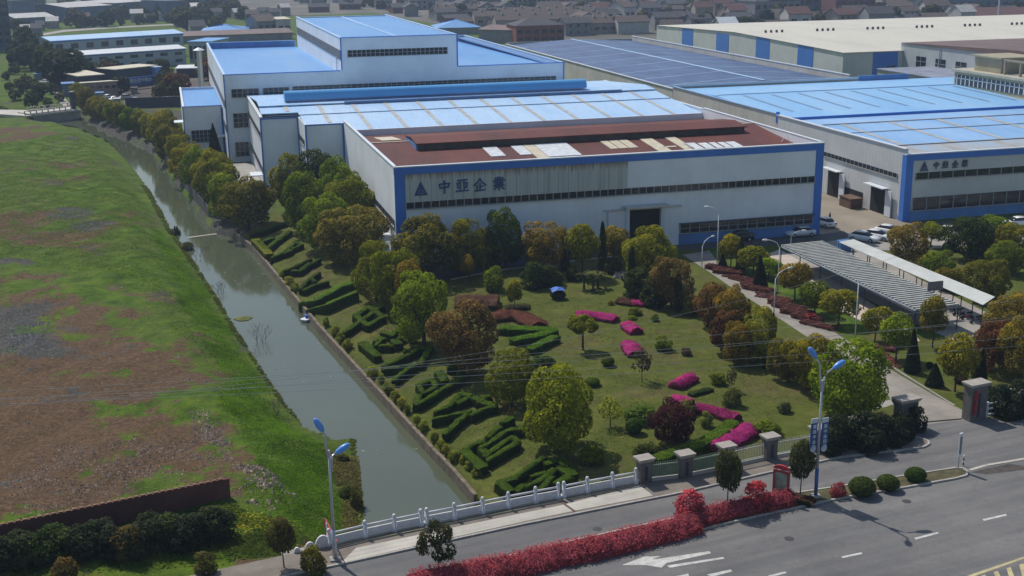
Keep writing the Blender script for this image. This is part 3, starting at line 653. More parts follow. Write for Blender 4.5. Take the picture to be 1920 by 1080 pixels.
mb = MB(); mb.box(.2, 2.1, 273, 277, 6.5, 6.65); mb.box(8.8, 12, 268, 271.8, 3.8, 3.95); mb.build('canopy', CAP, AN)
pl = thing('flue_stack', 'tall pale steel flue with a white cone cap behind the annex', 'chimney', (1.5, 330, 0))
mb = MB(); q = G(380, 190, 0); ORG[pl.name] = Vector((q.x, q.y, 0)); pl.location = (q.x, q.y, 0)
mb.tube([(q.x, q.y, 0), (q.x, q.y, 14.5)], .75, 12); mb.build('stack', METAL, pl)
mb = MB(); mb.tube([(q.x, q.y, 14.6), (q.x, q.y, 15.3)], [1.7, .3], 14); mb.build('cap', CAP, pl)

# --- right-hand block: three halls one behind the other
def side_hall(name, label, x0, x1, ya, yb, zt, rm, rzs):
    r = thing(name, label, 'factory building', ((x0 + x1) / 2, (ya + yb) / 2, 0))
    return r
R1 = thing('lettered_hall', 'right hall with weathered blue roof, blue corner column and smaller company lettering', 'factory building', (140, 190, 0))
mb = MB(); mb.box(108.4, 180, 164.9, 165.2, 0, 10.5); mb.box(108.4, 108.7, 165.2, 207.8, 0, 11.3)
mb.build('wall', WALLG, R1)
mb = MB(); mb.box(108.3, 180, 164.75, 164.897, 9.55, 10.5); mb.box(108.3, 109.5, 164.77, 164.897, 0, 9.54); mb.box(108.28, 108.397, 164.8, 166.0, 0, 10.4); mb.build('blue_edge', BLUE, R1)
mb = MB(); mb.box(109.6, 180, 164.82, 164.897, 0, 1.6); mb.build('dado', BLUEL, R1)
mb = MB(); mb.box(108.2, 180, 164.7, 165.25, 10.51, 10.66); mb.box(108.2, 108.8, 165.26, 207.8, 11.31, 11.45); mb.build('parapet_cap', CAP, R1)
mb = MB(); roofq(mb, 108.75, 180, 165.3, 10.3, 172.5, 10.62); mb.build('eave_sheets', R1WORN, R1)
mb = MB(); roofq(mb, 108.75, 180, 172.55, 10.66, 192, 11.5); roofq(mb, 108.75, 180, 192, 11.5, 205.2, 10.6); mb.build('roof', R1ROOF, R1)
mb = MB(); mb.box(109, 180, 172.4, 172.7, 10.65, 10.78); mb.box(109, 180, 183.9, 184.1, 11.17, 11.27); mb.box(109, 180, 191.8, 192.3, 11.5, 11.64); mb.build('roof_lap', mat('lap_grey', (.32, .34, .38), .6, .1), R1)
mb = MB()
for i in range(7): mb.add([(112 + i * 9.5, 173, 10.72), (113 + i * 9.5, 173, 10.72), (113 + i * 9.5, 191.7, 11.53), (112 + i * 9.5, 191.7, 11.53)], [(0, 1, 2, 3)])
mb.build('skylight', SKYL, R1)
strip_front(R1, 110.1, 180, 164.9, 6.6, 7.6, 2.2); strip_front(R1, 109.9, 180, 164.9, 1.7, 3.7, 2.4)
sign(R1, 110.7, 7.85, 1.1, 164.8, [113.0, 114.6, 116.4, 118.1], 1.55, mat('letter_slate', (.045, .07, .13), .5, .08))
strip_side(R1, 167.2, 190, 108.4, 6.5, 7.2)
for ya, yb, z in ((169.6, 174.4, 4.3), (183.8, 188.2, 4.6), (176.8, 182.6, 2.4)):
    mb = MB(); mb.box(108.34, 108.46, ya, yb, 0, z); o = mb.build('doorway', DARK, R1)
    if z > 3:
        mb = MB(); mb.box(107.1, 108.3, ya - .5, yb + .5, z + .1, z + .25); mb.build('door_canopy', CAP, o)
        mb = MB(); mb.box(107.9, 108.05, ya - 1.8, ya - .1, .1, z - .1); mb.build('sliding_door', CAP, o)
R2 = thing('middle_hall', 'middle hall of the right block with sky blue roof behind the lettered hall', 'factory building', (140, 232, 0))
mb = MB(); mb.box(108.4, 108.7, 207.8, 257.8, 0, 11.5); mb.box(108.7, 180, 205.4, 205.7, 9.6, 10.9); mb.build('wall', WALLD, R2)
mb = MB(); mb.box(108.75, 180, 205.25, 205.397, 10.25, 11.1); mb.build('blue_edge', BLUE, R2)
mb = MB(); mb.box(108.25, 108.85, 207.75, 208.1, 9.9, 11.9); mb.build('corner_cap', BLUE, R2)
mb = MB(); mb.box(108.2, 108.8, 208.1, 257.8, 11.51, 11.64); mb.build('parapet_cap', mat('cap_blue', (.25, .42, .68), .5, .05), R2)
mb = MB(); roofq(mb, 108.75, 180, 205.75, 10.9, 236, 11.9); roofq(mb, 108.75, 180, 236, 11.9, 257.5, 11.0); mb.build('roof', roof_mat('sky_blue_roof', (.20, .44, .78), (.25, .50, .82), (.34, .56, .82), .42, .06, .7), R2)
mb = MB()
for i in range(9): mb.add([(114 + i * 6.2, 213, 11.2), (114.6 + i * 6.2, 213, 11.2), (114.6 + i * 6.2, 234, 11.9), (114 + i * 6.2, 234, 11.9)], [(0, 1, 2, 3)])
mb.build('skylight', mat('skylight_dull', (.22, .33, .48), .5, .1), R2)
mb = MB(); mb.box(109, 168, 235.8, 236.2, 11.92, 12.05); mb.build('ridge_cap', LROOF, R2)
R3 = thing('dark_roof_hall', 'long hall with dark blue panelled roof behind the right block', 'factory building', (131, 325, 0))
mb = MB(); mb.box(108.4, 108.7, 258.0, 400, 0, 11.0); mb.box(108.7, 153, 258.0, 258.3, 10.5, 11.75); mb.box(152.7, 153.0, 258.3, 400, 0, 12.3); mb.box(108.7, 153, 400, 400.3, 0, 11.6); mb.build('wall', WALLD, R3)
mb = MB(); mb.box(108.2, 108.75, 258, 400, 11.01, 11.14); mb.box(152.6, 153.1, 258.4, 400, 12.31, 12.5); mb.box(108.9, 166, 257.8, 257.99, 11.4, 11.9); mb.build('parapet_cap', CAP, R3)
mb = MB(); mb.box(155, 168, 257.5, 257.97, 11.0, 12.2); mb.build('blue_box', BLUEL, R3)
mb = MB()
def slope(mb, xa, za, xb, zb, y0, y1):
    mb.add([(xa, y0, za), (xb, y0, zb), (xb, y1, zb), (xa, y1, za), (xa, y0, za - .15), (xb, y0, zb - .15), (xb, y1, zb - .15), (xa, y1, za - .15)], [(0, 1, 2, 3), (4, 7, 6, 5), (0, 4, 5, 1), (1, 5, 6, 2), (2, 6, 7, 3), (3, 7, 4, 0)])
slope(mb, 108.8, 10.7, 131, 12.0, 258.4, 399.8); slope(mb, 131, 12.0, 152.6, 10.9, 258.4, 399.8); rf3 = mb.build('roof', PVROOF, R3)
mb = MB(); mb.box(130.6, 131.4, 258.5, 399.8, 12.02, 12.14)
for i in range(9):
    y = 266 + i * 15
    mb.add([(109, y, 10.75), (130.5, y, 12.02), (130.5, y + .45, 12.02), (109, y + .45, 10.75)], [(0, 1, 2, 3)]); mb.add([(131.5, y, 12.02), (152.5, y, 10.95), (152.5, y + .45, 10.95), (131.5, y + .45, 12.02)], [(0, 1, 2, 3)])
mb.build('roof_seam', LROOF, rf3)

# --- white warehouse with blue bays
WW = thing('white_warehouse', 'long cream roofed warehouse with blue and white wall bays', 'warehouse', (230, 370, 0))
wx = 184.0; c0 = G(1587, 98, 12.3); yf_ = c0.y * wx / c0.x; yf_ = 315.0; ap = 385.0; bk = 455.0
mb = MB(); mb.add([(wx, yf_, 0), (wx, yf_, 12.2), (wx, ap, 13.6), (wx, bk, 12.0), (wx, bk, 0)], [(0, 1, 2, 3, 4)]); mb.add([(wx, yf_, 0), (380, yf_, 0), (380, yf_, 12.2), (wx, yf_, 12.2)], [(0, 1, 2, 3)]); mb.build('wall', WALLG, WW)
mb = MB()
for a, b in ((332, 341.5), (360, 369.5), (390, 400), (420, 430)):
    mb = MB(); mb.box(wx - .1, wx - .005, a, b, 0, 12.3 + (a - yf_) * .02 if b < ap else 12.6); mb.build('blue_bay', BLUE, WW)
for a, b in ((193.5, 201.5), (211, 214.5)):
    mb = MB(); mb.box(a, b, yf_ - .1, yf_ - .005, 0, 12.0); mb.build('blue_bay', BLUE, WW)
mb = MB(); mb.box(198, 200.8, yf_ - .14, yf_ - .105, 0, 8); mb.build('doorway', mat('door_smoke', (.04, .06, .10), .6, .1), WW)
mb = MB(); mb.add([(wx - .4, yf_ - .4, 12.25), (380, yf_ - .4, 12.25), (380, ap, 13.75), (wx - .4, ap, 13.75), (380, bk, 12.1), (wx - .4, bk, 12.1), (wx - .4, yf_ - .4, 12.0), (380, yf_ - .4, 12.0)], [(0, 1, 2, 3), (3, 2, 4, 5), (0, 6, 7, 1)]); mb.build('roof', WROOF, WW)
for i in range(9):
    x = 192 + i * 19
    for j in range(4):
        mb = MB(); mb.tube([(x + j * 2.0, ap - 6, 13.6), (x + j * 2.0, ap - 6, 14.1), (x + j * 2.0, ap - 6, 14.5)], [.3, .5, .3], 8); mb.build('roof_ventilator', mat('ventilator_dark', (.06, .06, .07), .5, .1), WW)

# --- grey gabled building, its lean-to, and the yellow office block at the right edge
GB = thing('grey_building', 'pale grey building with square windows and brown roof beyond the yellow office', 'building', (230, 290, 0))
gx = 203.0; gz = 14.3
mb = MB(); mb.box(gx, 280, 215, 316, 0, gz); mb.build('wall', mat('render_grey', (.44, .48, .50), .7, .08, .2, streak=.3, streakc=(.25, .27, .28)), GB)
mb = MB(); mb.add([(gx - .3, 214.5, gz + .05), (280, 214.5, gz + .05), (280, 265, gz + 1.6), (gx - .3, 265, gz + 1.6), (280, 316.4, gz + .05), (gx - .3, 316.4, gz + .05)], [(0, 1, 2, 3), (3, 2, 4, 5)]); mb.add([(gx - .3, 214.5, gz + .03), (gx - .3, 265, gz + 1.58), (gx - .3, 316.4, gz + .03)], [(0, 1, 2)]); mb.build('roof', BROOF, GB)
for i in range(9):
    y = 308 - i * 9.2; mb = MB(); mb.box(gx - .08, gx - .01, y - 4.6, y, 8.2, 11.2); o = mb.build('window', DGLASS, GB)
    mb = MB(); mb.box(gx - .14, gx - .085, y - 2.4, y - 2.2, 8.2, 11.2); mb.box(gx - .14, gx - .085, y - 4.6, y, 9.8, 9.95); mb.build('frame', FRAME, o)
mb = MB(); mb.tube([(gx - .25, 297, 3), (gx - .25, 297, gz)], .15, 6); mb.build('downpipe', METAL, GB)
LT = thing('flat_roof_annex', 'low grey annex with flat roof and small dark windows in front of the grey building', 'building', (190, 280, 0))
lx = 186.0
mb = MB(); mb.box(lx, gx - .1, 222, 300, 0, 8.8); mb.build('wall', mat('render_old', (.40, .41, .42), .75, .12, .3, streak=.45, streakc=(.2, .21, .22)), LT)
mb = MB(); mb.box(lx - .3, gx - .15, 221.7, 300.3, 8.81, 9.05); mb.build('roof', mat('flat_roof_slate', (.22, .25, .33), .7, .18, .2), LT)
for i in range(7):
    y = 295 - i * 9.5; mb = MB(); mb.box(lx - .08, lx - .01, y - 4.8, y, 4.6, 6.8); mb.build('window', DGLASS, LT)
YO = thing('yellow_office', 'yellowish office block with a rooftop frame and rows of white framed windows', 'building', (175, 215, 0))
yx = 166.0; OCH = mat('ochre_render', (.40, .36, .24), .75, .1, .3, streak=.35, streakc=(.2, .18, .12)); yfar = G(1797, 130, 15).y
ya_, yb_ = 180.0, 237.0
mb = MB(); mb.box(yx, 215, ya_, yb_, 0, 15.2); mb.build('wall', OCH, YO)
for z0 in (4.2, 8.0, 12.0):
    mb = MB(); mb.box(yx - .1, yx - .01, ya_ + .5, yb_ - .6, z0, z0 + 2.1); o = mb.build('window', DGLASS, YO)
    mb = MB()
    for j in range(38):
        y = ya_ + .6 + j * 1.49
        mb.box(yx - .17, yx - .105, y - .12, y + .12, z0, z0 + 2.1)
    mb.box(yx - .17, yx - .108, ya_ + .5, yb_ - .6, z0 + 1.3, z0 + 1.45); mb.build('frame', WHITEM, o)
mb = MB(); mb.box(yx - .6, 215.2, ya_ - .5, yb_ + .4, 14.75, 15.25); mb.box(yx - .4, yx - .015, ya_ - .3, yb_ + .2, 10.5, 11.3); mb.box(yx - .4, yx - .015, ya_ - .3, yb_ + .2, 6.6, 7.4); mb.build('cornice', mat('cornice_cream', (.42, .40, .32), .7, .1), YO)
mb = MB(); mb.box(168, 176, 224, 233, 15.3, 18.2); mb.box(167.4, 177, 223.4, 233.8, 18.22, 18.55); mb.build('stair_house', mat('stair_cream', (.34, .31, .22), .7, .1), YO)
mb = MB()
for j in range(8):
    y = 222 - j * 5
    for x in (167.5, 173): mb.box(x - .22, x + .22, y - .22, y + .22, 15.3, 18.0)
mb.box(167.25, 167.75, 185, 222.4, 18.01, 18.4); mb.box(172.75, 173.25, 185, 222.4, 18.01, 18.4); mb.build('roof_frame', mat('frame_concrete', (.28, .25, .2), .8, .1), YO)

# ------------------------------------------------------------------ vegetation
def leaf_mesh(name, C, Nn, size, v, extra=None):
    n = len(C); r = rng.normal(size=(n, 3)); Nn = Nn / np.linalg.norm(Nn, axis=1)[:, None]
    T = np.cross(Nn, r); T /= np.linalg.norm(T, axis=1)[:, None] + 1e-9; B = np.cross(Nn, T)
    s = (size * (0.65 + .7 * rng.random(n)))[:, None]
    fold = Nn * s * .25
    q = np.stack([C - T * s, C - B * s * .62 + fold, C + T * s, C + B * s * .62 + fold], 1)
    V = q.reshape(-1, 3); nf = n; fi = np.arange(4 * n); ls = np.arange(n) * 4; lt = np.full(n, 4); vv = v
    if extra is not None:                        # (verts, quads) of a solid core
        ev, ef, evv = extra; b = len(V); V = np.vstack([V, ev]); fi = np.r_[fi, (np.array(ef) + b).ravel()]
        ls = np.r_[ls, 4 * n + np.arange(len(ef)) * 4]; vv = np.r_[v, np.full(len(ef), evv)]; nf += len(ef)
    me = D.meshes.new(name); me.vertices.add(len(V)); me.vertices.foreach_set('co', V.ravel())
    me.loops.add(len(fi)); me.polygons.add(nf); me.loops.foreach_set('vertex_index', fi); me.polygons.foreach_set('loop_start', ls)
    me.update(); me.validate()
    a = me.attributes.new('v', 'FLOAT', 'FACE'); a.data.foreach_set('value', np.clip(vv, 0, 1).astype(np.float32))
    me.materials.append(LEAF); return me
def unit(n):
    d = rng.normal(size=(n, 3)); return d / np.linalg.norm(d, axis=1)[:, None]
def crown(name, n, z0, z1, size, lobes=16, lr=(.15, .25), shape='round', seed=0, loose=0.0):
    # unit tree: width 1, height 1
    global rng; rng = np.random.default_rng(seed + 100)
    zc = (z0 + z1) / 2; hz_ = (z1 - z0) / 2; L = unit(lobes * 12)
    L = L[L[:, 2] > -.9]; keep = []
    for q in L:
        if len(keep) < lobes and all(((q - L[j]) ** 2).sum() > (1.9 / math.sqrt(lobes)) ** 2 for j in keep): keep.append(int(np.argmax((L == q).all(1))))
    L = L[keep]; Rl = rng.uniform(*lr, size=len(L))
    cen = L * (1 - Rl / .5)[:, None] * rng.uniform(.66, 1.14, size=(len(L), 1)) * np.array([.5, .5, hz_]) + np.array([0, 0, zc])
    if shape == 'flat': cen[:, 2] = zc + (cen[:, 2] - zc) * .7
    # a few lobes inside
    k = rng.choice(len(L), n, p=Rl ** 2 / (Rl ** 2).sum()); d = unit(n)
    asp = np.array([1, 1, hz_ / .5 * .9 if hz_ < .5 else 1.0])
    out = (cen[k] - np.array([0, 0, zc])); out /= np.linalg.norm(out, axis=1)[:, None] + 1e-6
    flip = (d * out).sum(1) < -.25; d[flip] *= -1
    rr = Rl[k] * (1 - .22 * rng.random(n) ** 2) * (1 + loose * rng.random(n))
    C = cen[k] + d * rr[:, None] * np.array([1, 1, .62 if hz_ < .45 else .8])
    m = rng.random(n) < .12; C[m] = np.array([0, 0, zc]) + unit(m.sum()) * rng.random((m.sum(), 1)) * np.array([.38, .38, hz_ * .75])
    Nn = d + unit(n) * .75 + np.array([0, 0, .25])
    w2 = np.percentile(np.hypot(C[:, 0], C[:, 1]), 97) / .5; C[:, :2] /= w2; a0, a1 = np.percentile(C[:, 2], [1, 99]); C[:, 2] = z0 + (C[:, 2] - a0) / (a1 - a0) * (z1 - z0)
    lobv = rng.uniform(-.16, .16, len(L)); v = .5 + lobv[k] + rng.normal(0, .16, n) + .18 * (d[:, 2] > .3)  # upward leaves of each lobe lightened: sunlight put into the colour
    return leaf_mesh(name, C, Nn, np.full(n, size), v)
def trunk_mesh(name, top, r=.025, limbs=5, spread=.28, zt=.8, seed=0, m=None):
    random.seed(seed); mb = MB(); mb.tube([(0, 0, -.03), (.006, 0, top * .5), (0, .008, top)], [r * 1.3, r, r * .8], 7)
    for i in range(limbs):
        a = 2 * math.pi * i / limbs + random.uniform(-.4, .4); s = spread * random.uniform(.7, 1.1); z = top + (zt - top) * random.uniform(.55, 1)
        mb.tube([(0, 0, top * .93), (math.cos(a) * s * .45, math.sin(a) * s * .45, top + (z - top) * .55), (math.cos(a) * s, math.sin(a) * s, z)], [r * .6, r * .4, r * .12], 5)
    me = D.meshes.new(name); me.from_pydata(mb.v, [], mb.f); me.materials.append(m or BARK); return me
PROTO = {}
def proto(kind, crowns, trunks): PROTO[kind] = (crowns, trunks)
proto('big', [crown('crown', 7500, .10, 1.0, .022, 34, (.11, .19), seed=i) for i in range(5)], [trunk_mesh('trunk', .3, .03, 6, seed=i) for i in range(2)])
proto('mid', [crown('crown', 4200, .06, 1.0, .030, 22, (.14, .22), seed=20 + i) for i in range(4)], [trunk_mesh('trunk', .34, .028, 5, seed=5)])
proto('std', [crown('crown', 2600, .34, 1.0, .036, 14, (.16, .26), seed=40 + i, loose=.2) for i in range(3)], [trunk_mesh('trunk', .5, .022, 5, .25, .85, seed=6)])
proto('flat', [crown('crown', 1800, .52, 1.0, .040, 14, (.13, .2), 'flat', seed=50)], [trunk_mesh('trunk', .6, .035, 6, .33, .85, seed=7)])
proto('thin', [crown('crown', 420, .35, 1.0, .050, 12, (.1, .2), seed=60 + i, loose=.4) for i in range(2)], [trunk_mesh('trunk', .4, .02, 8, .36, .95, seed=8)])
proto('far', [crown('crown', 520, .08, 1.0, .085, 9, (.18, .28), seed=70 + i) for i in range(3)], [trunk_mesh('trunk', .3, .03, 3, seed=9)])
proto('sparse', [crown('crown', 1500, .34, 1.0, .036, 8, (.15, .2), seed=66, loose=.5)], [trunk_mesh('trunk', .42, .022, 8, .34, .9, seed=12)])
def conifer(name, n, seed, pw=.8):
    global rng; rng = np.random.default_rng(seed); z = rng.random(n) ** 1.2; a = rng.random(n) * 2 * math.pi
    r = .5 * (1 - z) ** pw * (.85 + .25 * rng.random(n)) * np.minimum(1, (z + .06) * 9)
    C = np.stack([np.cos(a) * r, np.sin(a) * r, z * .97 + .02], 1); Nn = np.stack([np.cos(a), np.sin(a), np.full(n, .35)], 1) + unit(n) * .5
    return leaf_mesh(name, C, Nn, np.full(n, .05), .5 + rng.normal(0, .15, n))
def scale_xy_fix(me, k):          # leaf quads of slender plants are stretched back to an even size when the root is scaled
    return me
proto('cypress', [conifer('crown', 1500, 3, .45), conifer('crown', 1500, 4, .45)], [trunk_mesh('trunk', .3, .05, 0, seed=2)])
proto('cone', [conifer('crown', 1900, 5, .8)], [trunk_mesh('trunk', .2, .04, 0, seed=2)])
def ball(name, n, size, seed, flat=1.0, noisy=.06):
    global rng; rng = np.random.default_rng(seed); d = unit(n); d[:, 2] = np.abs(d[:, 2]) * np.where(rng.random(n) < .25, -.55, 1)
    r = .5 * (1 - noisy * rng.random(n)); C = d * r[:, None]; C[:, 2] = C[:, 2] * 1.0 + .42
    core = unit(0) if False else None
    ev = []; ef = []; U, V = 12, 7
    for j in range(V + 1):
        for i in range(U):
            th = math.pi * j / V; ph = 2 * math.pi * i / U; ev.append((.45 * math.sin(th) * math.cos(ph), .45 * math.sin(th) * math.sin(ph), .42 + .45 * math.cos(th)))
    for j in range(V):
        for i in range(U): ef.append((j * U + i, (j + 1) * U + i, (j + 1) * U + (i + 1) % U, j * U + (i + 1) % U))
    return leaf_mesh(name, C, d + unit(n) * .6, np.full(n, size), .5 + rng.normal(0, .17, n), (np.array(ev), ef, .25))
proto('ball', [ball('foliage', 1500, .045, 1), ball('foliage', 1500, .045, 2)], [])
proto('shrub', [crown('foliage', 1700, -.05, 1.0, .050, 16, (.13, .24), seed=90 + i, loose=.45) for i in range(3)], [])

OLIVE = (.205, .205, .012); BRIGHT = (.18, .232, .010); GREEN = (.13, .18, .010); DKGREEN = (.042, .066, .014); BROWN = (.215, .170, .022); ORANGE = (.21, .130, .045); MAROON = (.055, .016, .022)
YELLOW = (.24, .26, .03); DKOL = (.145, .142, .014); REDB = (.15, .07, .03)
CNT = [0]
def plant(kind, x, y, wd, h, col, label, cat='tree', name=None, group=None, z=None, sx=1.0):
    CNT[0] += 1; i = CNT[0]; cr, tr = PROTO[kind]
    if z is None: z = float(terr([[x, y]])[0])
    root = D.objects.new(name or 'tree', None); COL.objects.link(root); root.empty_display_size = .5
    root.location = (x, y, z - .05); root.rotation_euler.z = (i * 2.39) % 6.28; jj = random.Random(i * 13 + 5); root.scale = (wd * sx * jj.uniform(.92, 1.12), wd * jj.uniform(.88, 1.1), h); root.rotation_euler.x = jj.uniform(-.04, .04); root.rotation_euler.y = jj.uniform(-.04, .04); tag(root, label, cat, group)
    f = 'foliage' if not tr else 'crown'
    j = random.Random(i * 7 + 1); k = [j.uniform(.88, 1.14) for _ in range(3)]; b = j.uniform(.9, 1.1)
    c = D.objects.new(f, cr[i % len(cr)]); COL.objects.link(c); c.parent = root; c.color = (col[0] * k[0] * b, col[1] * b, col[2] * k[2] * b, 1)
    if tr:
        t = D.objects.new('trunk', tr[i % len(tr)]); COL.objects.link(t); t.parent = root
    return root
def tree(px, ytop, ybase, wpx, col, label, kind='big', cat='tree', name='tree', group=None, sx=1.0):
    p = at(px, ybase); k = mpp((p.x, p.y, p.z + 3)); h = (ybase - ytop) * k / math.cos(.30)
    # the base is the foot of the trunk; the far side of the crown lifts the outline a little
    h = max(.4, h - .06 * wpx * k)
    return plant(kind, p.x, p.y, wpx * k, h, col, label, cat, name, group, p.z, sx)
ORD = ['first', 'second', 'third', 'fourth', 'fifth', 'sixth', 'seventh', 'eighth', 'ninth', 'tenth', 'eleventh', 'twelfth', 'thirteenth', 'fourteenth', 'fifteenth', 'sixteenth', 'seventeenth', 'eighteenth', 'nineteenth', 'twentieth',
       'twenty-first', 'twenty-second', 'twenty-third', 'twenty-fourth', 'twenty-fifth', 'twenty-sixth', 'twenty-seventh', 'twenty-eighth', 'twenty-ninth', 'thirtieth']
def CN(c): return {OLIVE: 'olive green', BRIGHT: 'bright green', GREEN: 'mid green', DKGREEN: 'dark green', BROWN: 'brownish', ORANGE: 'orange brown', MAROON: 'maroon', YELLOW: 'yellow green', DKOL: 'dark olive', REDB: 'reddish brown'}[c]
row = [(150, 182, 212, 26, OLIVE), (163, 180, 214, 26, DKOL), (177, 187, 219, 26, DKOL), (190, 190, 222, 26, OLIVE), (203, 193, 227, 26, DKOL), (216, 196, 231, 26, OLIVE), (230, 200, 238, 26, DKOL), (251, 206, 246, 36, GREEN), (269, 215, 250, 28, DKOL), (285, 218, 258, 32, OLIVE),
       (300, 215, 272, 36, OLIVE), (318, 217, 286, 40, DKOL), (320, 242, 300, 42, DKOL), (342, 258, 320, 46, OLIVE), (355, 276, 338, 52, OLIVE), (374, 283, 356, 52, BRIGHT), (397, 286, 368, 56, OLIVE), (412, 306, 386, 58, OLIVE), (428, 330, 408, 60, BRIGHT), (466, 340, 428, 74, DKOL)]
for i, (x, a, b, wd, c) in enumerate(row):
    tree(x, a - 6, b + 2, wd * 1.4, c, f'{CN(c)} tree, {ORD[i]} from the far end of the tree row along the stream', 'mid' if i < 12 else 'big', group='trees lining the stream bank')
T = [ # px, top, base, width, colour, label
 (545, 291, 398, 66, OLIVE, 'olive tree leftmost of the clump beside the workshop side wall'), (592, 283, 402, 80, DKGREEN, 'dark green tree at the back of the clump beside the workshop'), (640, 297, 418, 84, BRIGHT, 'bright green tree nearest the workshop side wall at the back of the clump'),
 (580, 322, 436, 92, GREEN, 'mid green tree in the middle left of the clump beside the workshop'), (655, 333, 446, 96, OLIVE, 'olive tree in the middle right of the clump beside the workshop'), (618, 362, 468, 104, BRIGHT, 'bright green tree low in front of the clump beside the workshop'),
 (662, 384, 492, 134, BROWN, 'broad brown olive tree at the front corner of the workshop side wall'),
 (800, 404, 522, 122, DKOL, 'broad dark olive tree in front of the workshop left of the lettering door side'), (876, 411, 514, 88, OLIVE, 'olive tree right of the broad dark one along the workshop front'), (906, 428, 500, 60, DKOL, 'small dark olive tree squeezed beside the tallest tree of the workshop front'),
 (948, 391, 500, 72, GREEN, 'tallest narrow green tree before the workshop front'), (1020, 414, 508, 84, BROWN, 'brownish sparse tree before the workshop between two narrow cypresses'), (1213, 424, 532, 104, OLIVE, 'broad yellow olive tree before the dark workshop doorway'),
 (706, 452, 566, 80, OLIVE, 'olive tree at the top left of the garden edge beside the long hedge'), (742, 465, 585, 88, BRIGHT, 'bright green tree second from the long hedge on the garden edge'), (772, 487, 602, 76, BROWN, 'brownish tree behind the bright round garden tree'),
 (795, 509, 648, 116, BRIGHT, 'bright green round tree above the hedge lettering'), (870, 560, 702, 130, ORANGE, 'large orange brown tree beside the brick red flower bed'), (960, 650, 762, 92, OLIVE, 'olive yellow tree left of the big round green one in the garden'),
 (1012, 664, 742, 66, DKGREEN, 'dark green tree tucked behind the big round garden tree'), (1046, 680, 846, 152, BRIGHT, 'biggest round bright green tree in the middle of the garden'), (1266, 748, 832, 88, MAROON, 'low maroon leaved tree between the clipped green and pink bushes'),
 (1515, 622, 730, 92, OLIVE, 'olive tree left of the big bright tree by the gate'), (1590, 634, 786, 138, BRIGHT, 'big bright green tree by the garden gate behind the street lamp'),
 (1258, 480, 578, 84, ORANGE, 'orange brown tree at the top right corner of the lawn'), (1332, 527, 614, 68, ORANGE, 'orange brown tree along the drive nearest the lawn corner'), (1376, 535, 630, 74, BROWN, 'brownish tree along the drive right of the orange one'),
 (1357, 578, 660, 70, REDB, 'reddish brown tree on the lawn side of the drive'), (1420, 572, 678, 74, OLIVE, 'olive tree halfway down the drive border'), (1384, 603, 684, 58, BROWN, 'small brownish tree low in the drive border'), (1472, 632, 712, 64, DKOL, 'dark olive tree low in the drive border near the gate'),
 (1702, 417, 496, 78, BROWN, 'round brown tree hiding the row of parked white cars'), (1815, 404, 484, 92, DKGREEN, 'dark green tree with several trunks right of the parked white car'), (1852, 402, 468, 96, GREEN, 'mid green tree in front of the lettered hall dado'),
 (1893, 418, 480, 74, OLIVE, 'olive tree at the right edge below the lettered hall'), (1757, 468, 524, 62, GREEN, 'round green tree beside the corrugated carport roof'), (1847, 484, 566, 92, DKOL, 'wide dark olive tree right of the corrugated carport roof'),
 (1885, 448, 512, 76, GREEN, 'green tree in the right hand garden beneath the olive one'), (1893, 545, 640, 96, BROWN, 'brown tree at the right edge beyond the carport end'), (1858, 600, 694, 84, REDB, 'reddish brown tree right of the pointed conifer group'), (1912, 592, 712, 100, BROWN, 'brown tree cut by the right edge above the gate wall'),
 (1775, 500, 545, 50, DKOL, 'small dark olive tree touching the corrugated carport roof')]
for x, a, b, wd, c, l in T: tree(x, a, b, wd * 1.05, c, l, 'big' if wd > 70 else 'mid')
S = [(1092, 420, 518, 60, OLIVE, 'olive standard tree with bare trunk before the workshop'), (1150, 424, 500, 60, BROWN, 'pale brown standard tree before the sliding door'), (1370, 437, 502, 48, OLIVE, 'olive young tree behind the white curved lamp at the drive head'), (1412, 460, 516, 54, OLIVE, 'olive young tree first beside the red steel piles'),
 (1440, 482, 524, 44, BRIGHT, 'bright young tree second beside the red steel piles'), (1490, 490, 562, 58, BROWN, 'brownish young tree in front of the lattice carport'), (1527, 525, 588, 56, GREEN, 'green young tree along the lattice carport, third of its row'), (1572, 540, 610, 68, OLIVE, 'olive young tree along the lattice carport, behind the tall bare pole'),
 (1640, 573, 640, 56, OLIVE, 'olive young tree over the pink paving strip end'), (1680, 586, 674, 66, BRIGHT, 'bright green standard tree left of the tallest conifer'), (1748, 553, 652, 56, BROWN, 'brown slender tree before the end of the lattice carport'), (1790, 626, 734, 80, OLIVE, 'olive standard tree with bare trunk above the gate pillar'),
 (1745, 416, 462, 44, BRIGHT, 'bright green small tree left of the parked white car'), (965, 524, 582, 34, OLIVE, 'little olive standard tree near the pink brick bed'), (880, 478, 530, 30, BROWN, 'tiny brownish tree under the olive tree by the yard kerb')]
for x, a, b, wd, c, l in S: tree(x, a, b, wd * 1.05, c, l, 'std')
tree(1093, 588, 656, 64, OLIVE, 'flat topped olive tree standing alone in the middle of the lawn', 'flat')
tree(1144, 741, 800, 54, (.30, .34, .04), 'thin leafed yellow green sapling beside the big round tree', 'thin')
tree(1204, 650, 716, 36, (.10, .085, .045), 'nearly bare small tree with dry leaves on the lawn', 'thin')
tree(1371, 688, 732, 22, (.06, .05, .03), 'bare pruned sapling above the yellow green bush', 'thin')
tree(1370, 722, 760, 36, (.15, .16, .04), 'yellow green loose bush around the bare sapling', 'shrub', 'bush', 'bush')
